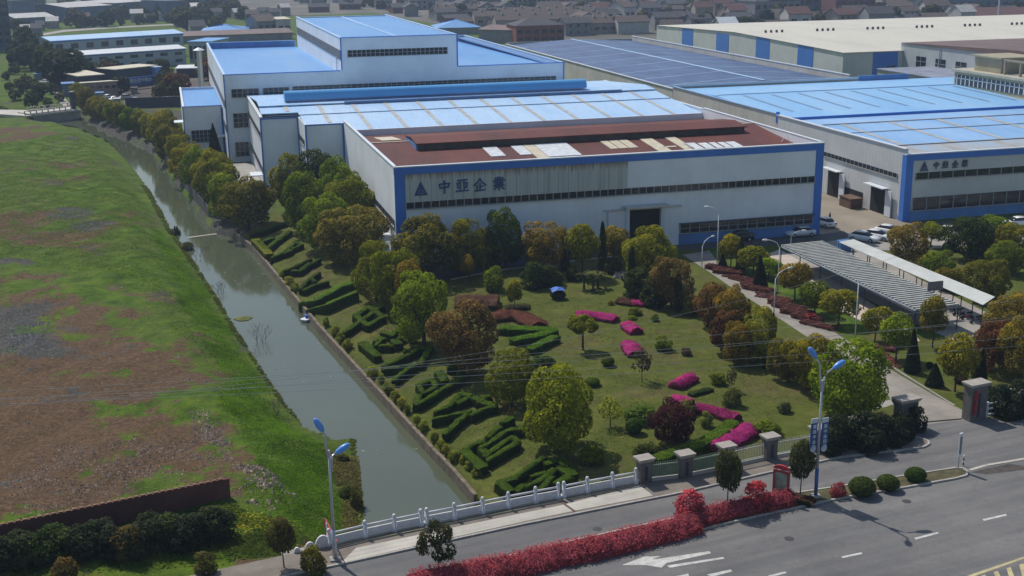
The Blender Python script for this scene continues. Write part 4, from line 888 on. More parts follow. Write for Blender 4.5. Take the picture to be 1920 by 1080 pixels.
for x, a, b, wd, l in ((1364, 836, 952, 50, 'oval street tree in front of the iron fence pillar'), (1500, 818, 928, 48, 'oval street tree left of the banner lamp'), (824, 966, 1078, 72, 'sparse street tree in the foreground by the balustrade'), (533, 960, 1066, 54, 'brownish street tree at the near left verge')):
    tree(x, a, b, wd, (.075, .080, .03) if x != 533 else (.11, .095, .03), l, 'std' if x != 824 else 'sparse', group=None)
for x, a, b, wd, k_, l in ((1059, 432, 508, 20, 'cypress', 'narrow dark cypress left of the bare trunk standard tree'), (1129, 415, 506, 18, 'cypress', 'tallest narrow cypress before the workshop'), (913, 468, 532, 18, 'cypress', 'dark cypress near the shed'), (1272, 505, 582, 18, 'cypress', 'dark cypress at the lawn corner'),
     (1388, 444, 510, 17, 'cypress', 'cypress beside the first lamp of the drive'), (1355, 474, 505, 22, 'cone', 'short dark conifer at the drive head'), (1425, 478, 540, 26, 'cone', 'dark conifer between the red steel piles and pink strip'), (1403, 560, 628, 16, 'cypress', 'cypress in the drive border among brown trees'), (1447, 585, 660, 16, 'cypress', 'cypress low in the drive border near the white lamp'),
     (1710, 612, 698, 30, 'cone', 'tallest pointed conifer right of the bright standard tree'), (1752, 678, 724, 32, 'cone', 'squat pointed conifer nearest the gate'), (1836, 648, 722, 28, 'cone', 'pointed conifer right of the bare trunk tree'), (406, 234, 318, 34, 'cone', 'dark spruce against the tall hall wall'), (1185, 462, 545, 20, 'cypress', 'leaning dark cypress near the lawn rock pile'), (1445, 650, 690, 30, 'cone', 'dark conifer in the border before the gate trees')):
    tree(x, a, b, wd, DKGREEN if k_ == 'cypress' else (.028, .042, .018), l, k_, 'conifer', 'conifer')
B = [(1046, 541, 560, 28, DKGREEN, 'ball', 'dark round bush carrying a blue cloth near the palms'), (1140, 665, 686, 24, GREEN, 'ball', 'small clipped bush below the flat topped tree'), (1190, 574, 590, 24, GREEN, 'shrub', 'green bush above the upper pink azalea'), (1228, 588, 602, 14, GREEN, 'shrub', 'tiny bush right of the green bush pair on the lawn'), (1145, 562, 572, 12, OLIVE, 'shrub', 'tiny olive tuft in the upper lawn'),
 (1186, 590, 599, 16, BRIGHT, 'shrub', 'small bright bush touching the pink azalea'), (1243, 628, 656, 34, GREEN, 'shrub', 'leafy green bush alone in the right of the lawn'), (1287, 650, 666, 20, (.12, .09, .05), 'shrub', 'dry brown tuft on the lawn'), (1346, 697, 720, 28, GREEN, 'shrub', 'green bush right of the slanting azalea'), (1110, 704, 722, 30, GREEN, 'ball', 'clipped green bush right of the big round tree'),
 (1190, 778, 812, 34, (.07, .15, .015), 'ball', 'neat round bright bush beside the maroon tree'), (1202, 756, 788, 62, (.09, .16, .02), 'shrub', 'wide bright bush behind the neat round bush'), (1215, 830, 850, 46, DKGREEN, 'shrub', 'low dark prostrate bush near the fence'), (1112, 830, 868, 44, GREEN, 'shrub', 'green bush in the shade under the big round tree'), (1286, 748, 776, 34, (.12, .14, .03), 'shrub', 'yellow olive bush behind the maroon tree'),
 (1470, 750, 772, 26, (.10, .12, .05), 'shrub', 'round pale bush ringed by red stones'), (1436, 784, 812, 56, GREEN, 'shrub', 'green bush right of the big azalea by the fence'), (1324, 770, 800, 26, (.14, .17, .03), 'shrub', 'yellow bush above the curved hedge end'),
 (1616, 888, 928, 46, (.075, .115, .02), 'ball', 'clipped round bush on the median nearest the lamp'), (1664, 884, 918, 38, (.075, .12, .02), 'ball', 'middle clipped round bush on the median'), (1716, 870, 902, 36, (.08, .13, .02), 'ball', 'clipped round bush on the median nearest the sign post'),
 (1571, 902, 932, 28, (.26, .05, .07), 'shrub', 'small pink red bush beside the lamp foot'), (1290, 914, 974, 52, (.46, .085, .12), 'shrub', 'tall round pink red bush standing over the median hedge'), (1420, 896, 956, 54, (.46, .08, .115), 'shrub', 'round pink red bush beside the red notice board'),
 (893, 486, 530, 0, DKGREEN, 'x', ''), (925, 500, 545, 34, GREEN, 'shrub', 'upright green bush at the top left of the lawn'), (1000, 490, 540, 44, DKGREEN, 'shrub', 'dark bush mass beside the yard kerb'), (1030, 495, 535, 44, DKGREEN, 'shrub', 'dark bush right of the dark mass at the yard kerb'), (1075, 498, 525, 30, DKGREEN, 'shrub', 'grey green bush left of the palms'), (1150, 480, 512, 34, DKGREEN, 'shrub', 'dark bush beneath the tallest cypress'),
 (1195, 500, 560, 54, DKGREEN, 'shrub', 'dark round bush by the rock pile'), (1228, 520, 575, 50, DKGREEN, 'shrub', 'spreading dark bush at the lawn corner'), (590, 1018, 1075, 46, DKOL, 'shrub', 'clipped dark bush at the end of the balustrade'),
 (1835, 690, 716, 26, DKGREEN, 'ball', 'dark ball bush between two conifers'), (1802, 702, 718, 24, (.08, .04, .03), 'ball', 'dull red ball bush beside the conifer'), (1743, 676, 690, 14, DKGREEN, 'ball', 'little ball bush behind the squat conifer'), (1779, 450, 470, 24, DKGREEN, 'ball', 'dark ball bush under the parked white car'),
 (1925, 470, 500, 44, GREEN, 'shrub', 'bright bush cut by the right edge'), (1862, 452, 480, 40, GREEN, 'shrub', 'green bush between the two big trees on the right'), (1730, 480, 510, 36, DKOL, 'shrub', 'dark bush behind the carport roof')]
for x, a, b, wd, c, k_, l in B:
    if k_ != 'x': tree(x, a, b, wd * 1.1, c, l, k_, 'bush', 'bush')
# drive border undergrowth
for i in range(34):
    t = i / 33; x = 1250 + 300 * t + random.uniform(-14, 14); y = 555 + 175 * t + random.uniform(-20, 12); wd = random.uniform(20, 40)
    c = random.choice([DKGREEN, REDB, DKOL, BROWN, DKGREEN, (.07, .03, .03)])
    tree(x, y - wd * .8, y, wd, c, f'low shrub in the border along the drive, {ORD[i] if i < 30 else ["thirty-first", "thirty-second", "thirty-third", "thirty-fourth"][i - 30]} from the lawn corner', 'shrub', 'shrub', 'shrub', 'shrubs of the drive border')
# grey green oleander mass behind the near pavement, and its twin right of the gate
for i, (x, a, b, wd) in enumerate([(1570, 775, 842, 60), (1610, 768, 838, 66), (1655, 770, 832, 66), (1690, 768, 822, 60), (1715, 760, 808, 40), (1560, 800, 850, 50), (1630, 792, 846, 60), (1675, 790, 834, 56)]):
    tree(x, a, b, wd, (.032, .045, .024), f'grey green oleander, {ORD[i]} planted in the thick clump left of the gate', 'shrub', 'shrub', 'shrub', 'oleanders left of the gate')
for i, (x, a, b, wd) in enumerate([(1868, 715, 775, 56), (1905, 708, 770, 60), (1940, 705, 768, 60), (1890, 738, 784, 50)]):
    tree(x, a, b, wd, (.030, .045, .024), f'dark oleander, {ORD[i]} in the clump right of the gate pillar', 'shrub', 'shrub', 'shrub', 'oleanders right of the gate')
# dark shrubs in front of the brick wall
for i in range(20):
    x = -40 + 24 * i + random.uniform(-6, 6); y = 1062 - (x + 40) * .105 + random.uniform(-10, 10)
    tree(x, y - 62, y, 66, random.choice([(.045, .062, .030), (.05, .08, .022), (.04, .055, .03)]), f'dark verge shrub, {ORD[i]} from the left in the strip before the brick wall', 'shrub', 'shrub', 'shrub', 'dark shrubs before the brick wall')
tree(243, 980, 1046, 54, (.13, .10, .03), 'yellow brown bush among the dark shrubs before the brick wall', 'shrub', 'bush', 'bush'); tree(120, 1040, 1095, 50, (.14, .10, .03), 'yellow brown bush at the bottom left corner', 'shrub', 'bush', 'bush')
tree(385, 1030, 1075, 46, (.12, .11, .03), 'dull yellow bush beside the pavement end', 'shrub', 'bush', 'bush')
# yellow green shrubs on top of the river wall
yg = [(615, 628), (628, 640), (640, 652), (652, 663), (700, 702), (716, 714), (728, 742), (740, 756), (752, 770), (765, 778), (780, 790), (795, 808), (812, 822), (826, 836), (838, 846), (850, 858), (866, 866), (878, 878), (892, 890), (532, 535), (545, 548), (556, 560)]
for i, (x, y) in enumerate(yg):
    tree(x + random.uniform(-3, 3), y - 15, y + 3, random.uniform(13, 25), YELLOW if i % 3 else (.17, .21, .03), f'yellow green shrub, {ORD[i]} along the top of the river wall', 'shrub', 'shrub', 'shrub', 'yellow green shrubs on the river wall')
# riverside scrub on the left bank
for i, (x, y, wd, hh) in enumerate([(650, 930, 34, 22), (640, 862, 26, 14), (466, 605, 30, 14), (352, 470, 26, 18), (330, 440, 20, 14), (668, 950, 30, 40)]):
    tree(x, y - hh, y, wd, (.11, .12, .03) if i % 2 else (.085, .11, .02), f'wild scrub bush, {ORD[i]} in the list of bushes along the left bank'.replace('in the list of bushes', 'of the bushes'), 'shrub', 'bush', 'bush', 'wild bushes on the left river bank')

def bare(px, ytop, ybase, label, seed, col=None):
    p = at(px, ybase); k = mpp(p); h = (ybase - ytop) * k; rnd = random.Random(seed)
    t = thing('bare_shrub', label, 'shrub', tuple(p)); mb = MB()
    def br(a, d, L, r, n):
        b = a + d * L; mb.tube([a, a.lerp(b, .5) + Vector((rnd.uniform(-.04, .04), rnd.uniform(-.04, .04), 0)) * L, b], [r * .6, r * .5, r * .35], 4, cap=False)
        if n:
            for _ in range(3 if n > 1 else 4):
                e = (d + Vector((rnd.uniform(-.75, .75), rnd.uniform(-.75, .75), rnd.uniform(-.2, .5)))).normalized(); br(b, e, L * rnd.uniform(.55, .8), r * .55, n - 1)
    for i in range(5):
        a = i * 1.26; br(p + Vector((0, 0, -.1)), Vector((math.cos(a) * .45, math.sin(a) * .45, 1)).normalized(), h * .36, .05, 3)
    mb.build('branches', mat('bare_twigs', (.20, .17, .15), .9, .1), t); return t
bare(374, 450, 495, 'bare shrub leaning over the water, farthest of the three', 1); bare(414, 520, 556, 'small bare shrub at the water edge in the middle', 2); bare(490, 598, 655, 'bare shrub at the water edge by the reed island', 3); bare(520, 735, 778, 'thin bare sapling on the grass bank', 4)

# palms
def palm(px, ytop, ybase, wpx, label):
    p = at(px, ybase); k = mpp(p); h = (ybase - ytop) * k; R = wpx * k * .85; t = thing('palm_tree', label, 'palm', tuple(p))
    mb = MB(); mb.tube([p + Vector((0, 0, -.1)), p + Vector((0, 0, h * .8))], [.16, .12], 7); mb.build('trunk', BARK, t)
    rnd = random.Random(px); 
    for j in range(13):
        a = j * 2.4; el = rnd.uniform(-.2, .9); mb = MB(); c = p + Vector((0, 0, h * .8)); d = Vector((math.cos(a) * math.cos(el), math.sin(a) * math.cos(el), math.sin(el))); s = Vector((-math.sin(a), math.cos(a), 0))
        a1 = c + d * R * .5; a2 = c + d * R * .85 - Vector((0, 0, R * .15)); a3 = c + d * R - Vector((0, 0, R * .4))
        mb.add([c, a1 + s * R * .14, a1 - s * R * .14, a2 + s * R * .2, a2 - s * R * .2, a3, a1 + Vector((0, 0, .05)), a2 + Vector((0, 0, .06))], [(0, 1, 6), (0, 6, 2), (1, 3, 7, 6), (6, 7, 4, 2), (3, 5, 7), (7, 5, 4)])
        o = mb.build('frond', LEAF, t); o.color = (.16, .18, .05, 1)
palm(1095, 508, 543, 22, 'left palm of the three at the top of the lawn'); palm(1112, 520, 546, 18, 'smallest yellowish palm between the two others'); palm(1121, 510, 540, 22, 'right palm of the three at the top of the lawn')

# hedges clipped as ridges: strokes with leafy skin
def hedge(name, label, cat, strokes, wd, h, col, root_xy, part='hedge_stroke', leaf=.06, dens=70, top_round=.14, zoff=0.0, seed=1, group=None, bumpy=.05, fluff=.03, flank=.25):
    global rng; rng = np.random.default_rng(seed); t = thing(name, label, cat, tuple(root_xy), group)
    org = Vector(root_xy); n_st = len(strokes)
    for st in strokes:
        w_ = wd
        if isinstance(st[0], (int, float)): w_ = st[0]; st = st[1:]
        P = [Vector(p) for p in st]; pts = []
        for a, b in zip(P[:-1], P[1:]):
            m = max(1, int((b - a).length / .45)); pts += [a.lerp(b, i / m) for i in range(m)]
        pts.append(P[-1]); dirs = [(pts[min(i + 1, len(pts) - 1)] - pts[max(i - 1, 0)]).normalized() for i in range(len(pts))]
        for d in dirs: d.z = 0
        pts = [pts[0] - dirs[0] * w_ * .3] + pts + [pts[-1] + dirs[-1] * w_ * .3]; dirs = [dirs[0]] + dirs + [dirs[-1]]
        tr = top_round; prof = [(-.5, 0), (-.51, .5), (-.5, 1 - tr * .5), (-.5 + tr * .35, 1), (0, 1 + tr * .05), (.5 - tr * .35, 1), (.5, 1 - tr * .5), (.51, .5), (.5, 0)]
        V = []; K = len(prof); n = len(pts)
        for i, (p, d) in enumerate(zip(pts, dirs)):
            s = Vector((-d.y, d.x, 0)).normalized(); e = .85 if i in (0, n - 1) else 1.0; e2 = .95 if i in (0, n - 1) else 1
            for (u, v) in prof:
                j = rng.normal(0, bumpy * .5, 3); q = p + s * u * w_ * e; V.append((q.x + j[0] - org.x, q.y + j[1] - org.y, p.z + (h * v * e2 if v > 0 else -.3) + j[2] * (v > .3) - org.z + zoff))
        F = [(i * K + k, (i + 1) * K + k, (i + 1) * K + k + 1, i * K + k + 1) for i in range(n - 1) for k in range(K - 1)]
        for e0 in (0, (n - 1) * K):
            F += [(e0, e0 + 1, e0 + 7, e0 + 8), (e0 + 1, e0 + 2, e0 + 6, e0 + 7), (e0 + 2, e0 + 3, e0 + 5, e0 + 6)]
        V = np.array(V); Fa = np.array(F); cen = V[Fa].mean(1); e1 = V[Fa[:, 1]] - V[Fa[:, 0]]; e2 = V[Fa[:, 3]] - V[Fa[:, 0]]; nn = np.cross(e2, e1); ar = np.linalg.norm(nn, axis=1); nn /= ar[:, None] + 1e-9
        mid = np.array([(pts[min(i // (K - 1), n - 1)] - org) for i in range((n - 1) * (K - 1))] + [list(pts[1] - org)] * 3 + [list(pts[-2] - org)] * 3); sgn = np.sign(((cen - mid) * nn).sum(1)); nn *= np.where(sgn == 0, 1, sgn)[:, None]
        cnt = np.maximum(1, rng.poisson(ar * dens)); idx = np.repeat(np.arange(len(F)), cnt); a_, b_ = rng.random((2, len(idx), 1))
        C = V[Fa[idx, 0]] * (1 - a_) * (1 - b_) + V[Fa[idx, 1]] * a_ * (1 - b_) + V[Fa[idx, 2]] * a_ * b_ + V[Fa[idx, 3]] * (1 - a_) * b_ + nn[idx] * (leaf * .2 + fluff * rng.random((len(idx), 1)) ** 2)
        caps = [tuple(range(K))[k:k + 1] for k in ()]
        me = leaf_mesh(part, C, nn[idx] + unit(len(idx)) * .7, np.full(len(idx), leaf), (.55 if flank < 1 else .5) + rng.normal(0, .16, len(idx)) - np.where(nn[idx, 2] < .5, .5 * (1 - flank), 0), (V, F, .38 if flank >= 1 else np.where(nn[:, 2] > .5, .5, .12)))  # side leaves and core toned dark: bare stems, and shade put into the colour
        o = D.objects.new(part, me); COL.objects.link(o); o.parent = t; o.color = tuple(col) + (1,)
    return t
def hz_pts(reg, pts, h):      # (ox, oy, scale) of an enlarged survey crop -> terrain points whose hedge top is seen there
    ox, oy, s = reg; return [at(ox + u / s, oy + v / s, h) for u, v in pts]
R1_, R2_, R3_, R4_ = (560, 540, 6), (760, 660, 6), (820, 780, 6), (440, 400, 6)
HC = (.085, .155, .008); HG = 'hedges clipped into large characters on the river bank'
def hchar(label, reg, strokes, wd=.85, h=.8, col=HC, seed=1):
    S_ = []
    for st in strokes:
        w_ = wd
        if isinstance(st[0], (int, float)): w_ = st[0]; st = st[1:]
        S_.append([w_ * .68] + hz_pts(reg, st, h))
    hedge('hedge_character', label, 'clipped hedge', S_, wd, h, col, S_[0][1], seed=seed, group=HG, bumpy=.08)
hchar('clipped hedge character like a box with two square holes, nearest the long hedges', R1_, [[1.1, (640, 300), (790, 205)], [1.1, (790, 205), (940, 305)], [1.1, (940, 320), (775, 415)], [1.1, (760, 400), (640, 300)], [1.0, (735, 340), (860, 245)], [1.0, (510, 490), (735, 340)], [1.0, (860, 245), (950, 190)]], seed=2)
hchar('clipped hedge character of many small clumps, second below the long hedges', R1_, [[1.5, (720, 610), (880, 750)], [1.0, (865, 590), (930, 550)], [.8, (860, 640), (960, 560)], [1.1, (950, 500), (1060, 520)], [.8, (1030, 520), (1150, 440)], [1.1, (1160, 430), (1240, 460), (1280, 540)], [.7, (1130, 560), (1200, 520)], [1.5, (1080, 580), (1120, 620)], [.9, (930, 640), (1040, 640)]], seed=3)
hchar('clipped hedge character with long slanting strokes, third below the long hedges', R1_, [(960, 870), (1110, 800), (1340, 690), (1490, 650)] and [[1.0, (960, 870), (1110, 800), (1340, 690), (1490, 650)], [.9, (1470, 670), (1370, 840)], [.7, (970, 905), (1150, 880), (1260, 860)], [.9, (1080, 1020), (1190, 930), (1300, 860)], [.8, (1200, 700), (1330, 680)]], seed=4)
hchar('clipped hedge character with a ring and a long tail stroke, fourth down the bank', R2_, [[1.0, (150, 360), (290, 300)], [.8, (300, 300), (345, 370)], [.9, (345, 385), (200, 455)], [.8, (190, 440), (150, 370)], [1.3, (375, 215), (440, 310)], [.8, (490, 160), (630, 165)], [.8, (630, 180), (600, 280)], [1.0, (120, 580), (150, 480)], [.9, (130, 585), (400, 420), (650, 280)]], seed=5)
hchar('clipped hedge character with crossing diagonal strokes, fifth down the bank', R2_, [[.8, (345, 665), (500, 590), (640, 455)], [1.0, (630, 455), (720, 480)], [.8, (720, 500), (600, 560)], [.9, (320, 745), (560, 690), (730, 655)], [.9, (450, 910), (560, 800), (690, 690)], [.8, (860, 500), (950, 490)], [1.1, (770, 500), (900, 560), (1000, 590)], [.9, (1000, 600), (860, 640), (750, 700)], [.8, (830, 560), (880, 520)]], seed=6)
hchar('clipped hedge character with a heavy left bar, sixth down the bank', R3_, [[1.5, (320, 390), (500, 560)], [.9, (320, 370), (400, 315), (510, 275)], [1.1, (500, 360), (560, 410)], [.9, (575, 225), (700, 115)], [1.0, (745, 60), (830, 10)], [.9, (500, 345), (640, 260), (780, 160), (960, 130)], [.9, (540, 440), (700, 320), (850, 230)], [.9, (860, 230), (900, 280)], [.9, (890, 300), (720, 400), (570, 490)]], seed=7)
hchar('clipped hedge character nearest the white balustrade', R3_, [[1.1, (700, 740), (860, 690)], [.9, (860, 690), (1010, 590), (1110, 520), (1200, 460)], [1.3, (710, 750), (820, 830)], [.9, (900, 820), (970, 770)], [.8, (1070, 670), (1200, 625)], [.9, (1010, 790), (1150, 720), (1250, 650), (1310, 590)], [1.2, (1240, 520), (1380, 480), (1440, 540)], [1.4, (1400, 560), (1520, 650)], [1.2, (1480, 680), (1340, 740)], [.8, (1170, 810), (1290, 680)]], col=(.08, .145, .010), seed=8)
hchar('clipped hedge character at the top of the bank by the trees', R4_, [[.8, (180, 230), (350, 190), (600, 85)]], col=(.07, .12, .012), seed=9)
hchar('clipped hedge character with one small hole near the yellow hedge block', R4_, [[1.4, (250, 370), (350, 400)], [.9, (260, 350), (300, 315), (430, 270)], [1.2, (350, 400), (460, 310), (620, 200)]], seed=10)
hchar('clipped hedge character with a hooked end in the tree shade', R4_, [[.8, (420, 490), (560, 430), (700, 300)], [1.4, (560, 440), (630, 410)], [.8, (650, 390), (760, 345)], [.7, (680, 320), (740, 340)]], col=(.08, .145, .010), seed=11)
hchar('clipped hedge character with a forked stroke in the tree shade', R4_, [[.8, (560, 640), (700, 580), (850, 510)], [1.2, (660, 640), (740, 640), (840, 560)], [.8, (870, 560), (950, 510)]], col=(.07, .125, .012), seed=12)
hchar('clipped hedge character of three bars just above the long hedges', R4_, [[.8, (740, 840), (810, 760), (950, 660)], [.8, (780, 860), (900, 800), (1050, 760)], [.6, (860, 720), (900, 760)]], col=(.07, .125, .012), seed=13)
LH = (.12, .23, .012)
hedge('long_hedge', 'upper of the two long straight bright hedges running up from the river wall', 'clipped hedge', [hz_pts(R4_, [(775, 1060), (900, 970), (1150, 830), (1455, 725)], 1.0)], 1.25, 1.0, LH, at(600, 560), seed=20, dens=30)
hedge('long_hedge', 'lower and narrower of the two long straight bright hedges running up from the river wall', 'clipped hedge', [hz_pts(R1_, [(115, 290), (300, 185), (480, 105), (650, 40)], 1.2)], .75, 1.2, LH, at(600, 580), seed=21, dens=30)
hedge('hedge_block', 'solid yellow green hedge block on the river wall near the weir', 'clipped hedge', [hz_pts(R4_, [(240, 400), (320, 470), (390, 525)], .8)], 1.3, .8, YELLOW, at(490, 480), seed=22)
# lawn hedges and azalea beds
def bed(label, pts, wd, h, col, seed, name='azalea_bed', cat='flower bed', leaf=.055, dens=80, rnd=.9, bumpy=.10):
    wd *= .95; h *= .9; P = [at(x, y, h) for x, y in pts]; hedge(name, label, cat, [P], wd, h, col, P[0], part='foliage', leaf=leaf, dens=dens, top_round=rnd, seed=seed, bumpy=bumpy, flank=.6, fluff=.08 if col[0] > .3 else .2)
MAG = (.55, .05, .27); GH = (.12, .24, .015)
bed('long magenta azalea bed behind the flat topped tree', [(1090, 584), (1118, 586), (1148, 591)], 1.9, .8, MAG, 31)
bed('small magenta azalea bed at the far right corner of the lawn', [(1192, 563), (1210, 563)], 1.8, .7, MAG, 32)
bed('upper of the two oblong magenta azaleas in the middle right of the lawn', [(1178, 604), (1190, 613)], 1.9, .8, MAG, 33)
bed('lower of the two oblong magenta azaleas beside the nearly bare tree', [(1180, 640), (1190, 655)], 2.0, .8, MAG, 34)
bed('slanting magenta azalea bed on the open lawn', [(1270, 714), (1293, 702)], 1.8, .8, MAG, 35)
bed('small magenta azalea bed behind the maroon tree', [(1270, 742), (1290, 746)], 1.5, .8, MAG, 36)
bed('long magenta azalea bed above the curved hedge', [(1315, 758), (1345, 765), (1376, 774)], 1.6, .85, (.36, .03, .16), 37)
bed('largest magenta azalea bed by the iron fence', [(1348, 828), (1376, 812), (1402, 798)], 2.3, .9, MAG, 38)
bed('faded brown and red planting beside the corner azalea', [(1168, 560), (1188, 563)], 2.2, .6, (.13, .06, .04), 39, 'low_shrub_bed')
bed('faded pink shrub bed curving beside the orange brown tree', [(925, 588), (958, 583), (985, 589), (1005, 600)], 2.6, .9, (.20, .075, .05), 40, 'low_shrub_bed', bumpy=.15)
bed('pink and green planted mound at the upper left of the lawn', [(873, 556), (915, 556)], 4.2, 1.3, (.17, .09, .06), 41, 'low_shrub_bed', bumpy=.2)
bed('dull olive low bed beside the little standard tree', [(955, 572), (985, 572)], 1.6, .5, (.075, .075, .03), 42, 'low_shrub_bed')
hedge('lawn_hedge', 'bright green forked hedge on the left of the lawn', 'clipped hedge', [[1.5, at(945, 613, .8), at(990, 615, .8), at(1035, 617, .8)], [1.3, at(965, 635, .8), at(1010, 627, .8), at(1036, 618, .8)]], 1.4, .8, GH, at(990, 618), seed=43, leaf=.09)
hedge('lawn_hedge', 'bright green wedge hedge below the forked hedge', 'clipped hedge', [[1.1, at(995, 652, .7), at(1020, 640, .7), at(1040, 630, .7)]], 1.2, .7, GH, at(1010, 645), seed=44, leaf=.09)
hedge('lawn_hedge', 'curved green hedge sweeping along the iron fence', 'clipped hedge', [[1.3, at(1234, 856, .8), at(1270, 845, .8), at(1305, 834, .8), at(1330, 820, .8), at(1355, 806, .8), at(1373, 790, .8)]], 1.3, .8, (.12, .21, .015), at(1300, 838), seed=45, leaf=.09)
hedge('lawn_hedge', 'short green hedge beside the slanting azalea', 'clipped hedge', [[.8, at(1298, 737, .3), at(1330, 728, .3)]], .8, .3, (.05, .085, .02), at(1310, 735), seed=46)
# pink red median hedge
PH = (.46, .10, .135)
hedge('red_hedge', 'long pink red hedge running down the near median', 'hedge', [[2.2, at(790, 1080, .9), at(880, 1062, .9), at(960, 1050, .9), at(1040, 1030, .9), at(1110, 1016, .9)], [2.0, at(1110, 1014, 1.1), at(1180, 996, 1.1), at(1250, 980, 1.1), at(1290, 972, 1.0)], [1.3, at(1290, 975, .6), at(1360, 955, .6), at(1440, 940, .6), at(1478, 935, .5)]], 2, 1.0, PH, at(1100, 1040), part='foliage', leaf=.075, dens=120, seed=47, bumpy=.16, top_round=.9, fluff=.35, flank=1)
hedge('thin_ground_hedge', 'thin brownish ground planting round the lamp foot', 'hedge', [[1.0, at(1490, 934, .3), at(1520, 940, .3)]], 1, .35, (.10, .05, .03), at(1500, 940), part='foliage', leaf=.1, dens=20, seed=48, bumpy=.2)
tg = thing('blue_cloth', 'blue cloth lying on top of the dark round bush near the palms', 'cloth', tuple(at(1046, 560) + Vector((0, 0, 1.3))))
mb = MB(); p = at(1047, 560); rr = random.Random(3); n = 5
vs = [(p.x - 1 + i * .42, p.y - .7 + j * .38, p.z + 1.45 - .12 * ((i - 2) ** 2 + (j - 2) ** 2) * .4 + rr.uniform(-.05, .08)) for j in range(n) for i in range(n)]
mb.add(vs, [(j * n + i, j * n + i + 1, (j + 1) * n + i + 1, (j + 1) * n + i) for j in range(n - 1) for i in range(n - 1)]); mb.build('cloth', mat('cloth_blue', (.05, .16, .55), .7, .1), tg)

# ------------------------------------------------------------------ balustrade, fence, pillars
bal = [(618, 1026), (685, 1010), (740, 998), (795, 987), (852, 976), (905, 965), (953, 955), (1004, 945), (1052, 936), (1101, 926), (1148, 917), (1192, 909)]
BP = [G(x, y) for x, y in bal]
t_ = thing('balustrade', 'white stone balustrade with round rails along the bridge walkway', 'balustrade', tuple(BP[5]))
bdir = (BP[-1] - BP[0]).normalized(); bn = Vector((-bdir.y, bdir.x, 0))
for i, p in enumerate(BP):
    offs = (-.24, .24) if i in (3, 8) else (0,)
    for q in offs:
        mb = MB(); c = p + bdir * q
        mb.tube([c + Vector((0, 0, .1)), c + Vector((0, 0, .38)), c + Vector((0, 0, .40)), c + Vector((0, 0, 1.22)), c + Vector((0, 0, 1.24)), c + Vector((0, 0, 1.30)), c + Vector((0, 0, 1.48))], [.3, .24, .16, .16, .10, .17, .10], 8)
        mb.build('post', STONE, t_, True)
for a, b in zip(BP[:-1], BP[1:]):
    mb = MB(); u = Vector((0, 0, 1.08)); mb.tube([a + u + bdir * .1, b + u - bdir * .1], .085, 10); mb.build('top_rail', STONE, t_, True)
    mb = MB(); mb.bar(a + bdir * .17, b - bdir * .17, .10, .26, .82); mb.build('panel', STONE, t_)
    mb = MB(); mb.bar(a + bdir * .1, b - bdir * .1, .26, .12, .22)
    mb.build('plinth', CONCL, t_)
mb = MB(); c = BP[0]
for i, r in enumerate((.95, .62, .40)):
    q = c - bdir * (.5 + i * .95); ring = [(q.x + bdir.x * math.cos(a) * r * .62, q.y + bdir.y * math.cos(a) * r * .62, .12 + math.sin(a) * r) for a in [math.pi * k / 10 for k in range(11)]]
    n = len(ring); o = bn * .08; mb.add([(x - o.x, y - o.y, z) for x, y, z in ring] + [(x + o.x, y + o.y, z) for x, y, z in ring], [tuple(range(n)), tuple(range(n, 2 * n))[::-1]] + [(k, n + k, n + k + 1, k + 1) for k in range(n - 1)])
mb.build('end_scroll', STONE, t_)
mb = MB(); mb.bar(BP[0] - bn * .3 + bdir * .3, BP[-1] - bn * .3, .10, .126, .15); tag(mb.build('yellow_kerb_line', YP), kind='structure')

PILM = mat('pillar_granite', (.13, .12, .12), .7, .15, 2, fine=.12); CAPM = mat('pillar_cap', (.34, .31, .28), .8, .1, 2, fine=.1); NICHE = mat('pillar_niche', (.03, .035, .07), .6, .1)
def pillar(p, w_, h, label, d=.8, name='fence_pillar', ang=None):
    t = thing(name, label, 'pillar', (p.x, p.y, 0)); a = ang if ang is not None else math.atan2(bdir.y, bdir.x); u = Vector((math.cos(a), math.sin(a), 0)); v = Vector((-u.y, u.x, 0))
    mb = MB(); mb.bar(p - u * w_ / 2, p + u * w_ / 2, d, 0, h); mb.build('shaft', PILM, t)
    mb = MB(); mb.bar(p - u * (w_ / 2 + .12), p + u * (w_ / 2 + .12), d + .24, h + .003, h + .16); mb.bar(p - u * (w_ / 2 + .2), p + u * (w_ / 2 + .2), d + .4, h + .163, h + .3); mb.build('cap', CAPM, t)
    mb = MB(); q = p - v * (d / 2 + .012); mb.bar(q - u * .13, q + u * .13, .02, .35, h * .8); mb.build('niche', NICHE, t); return t
PF = [((1207, 905), 'granite fence pillar touching the white balustrade end'), ((1283, 896), 'granite fence pillar second from the balustrade'), ((1360, 880), 'granite fence pillar behind the oval street tree'), ((1442, 862), 'tall granite fence pillar in the middle of the railing'), ((1532, 846), 'granite fence pillar behind the banner lamp'), ((1608, 828), 'granite fence pillar sunk in the oleander clump')]
PFw = [G(*p) for p, _ in PF]
for (p, l), wpt in zip(PF, PFw): pillar(wpt, 1.05, 1.95, l)
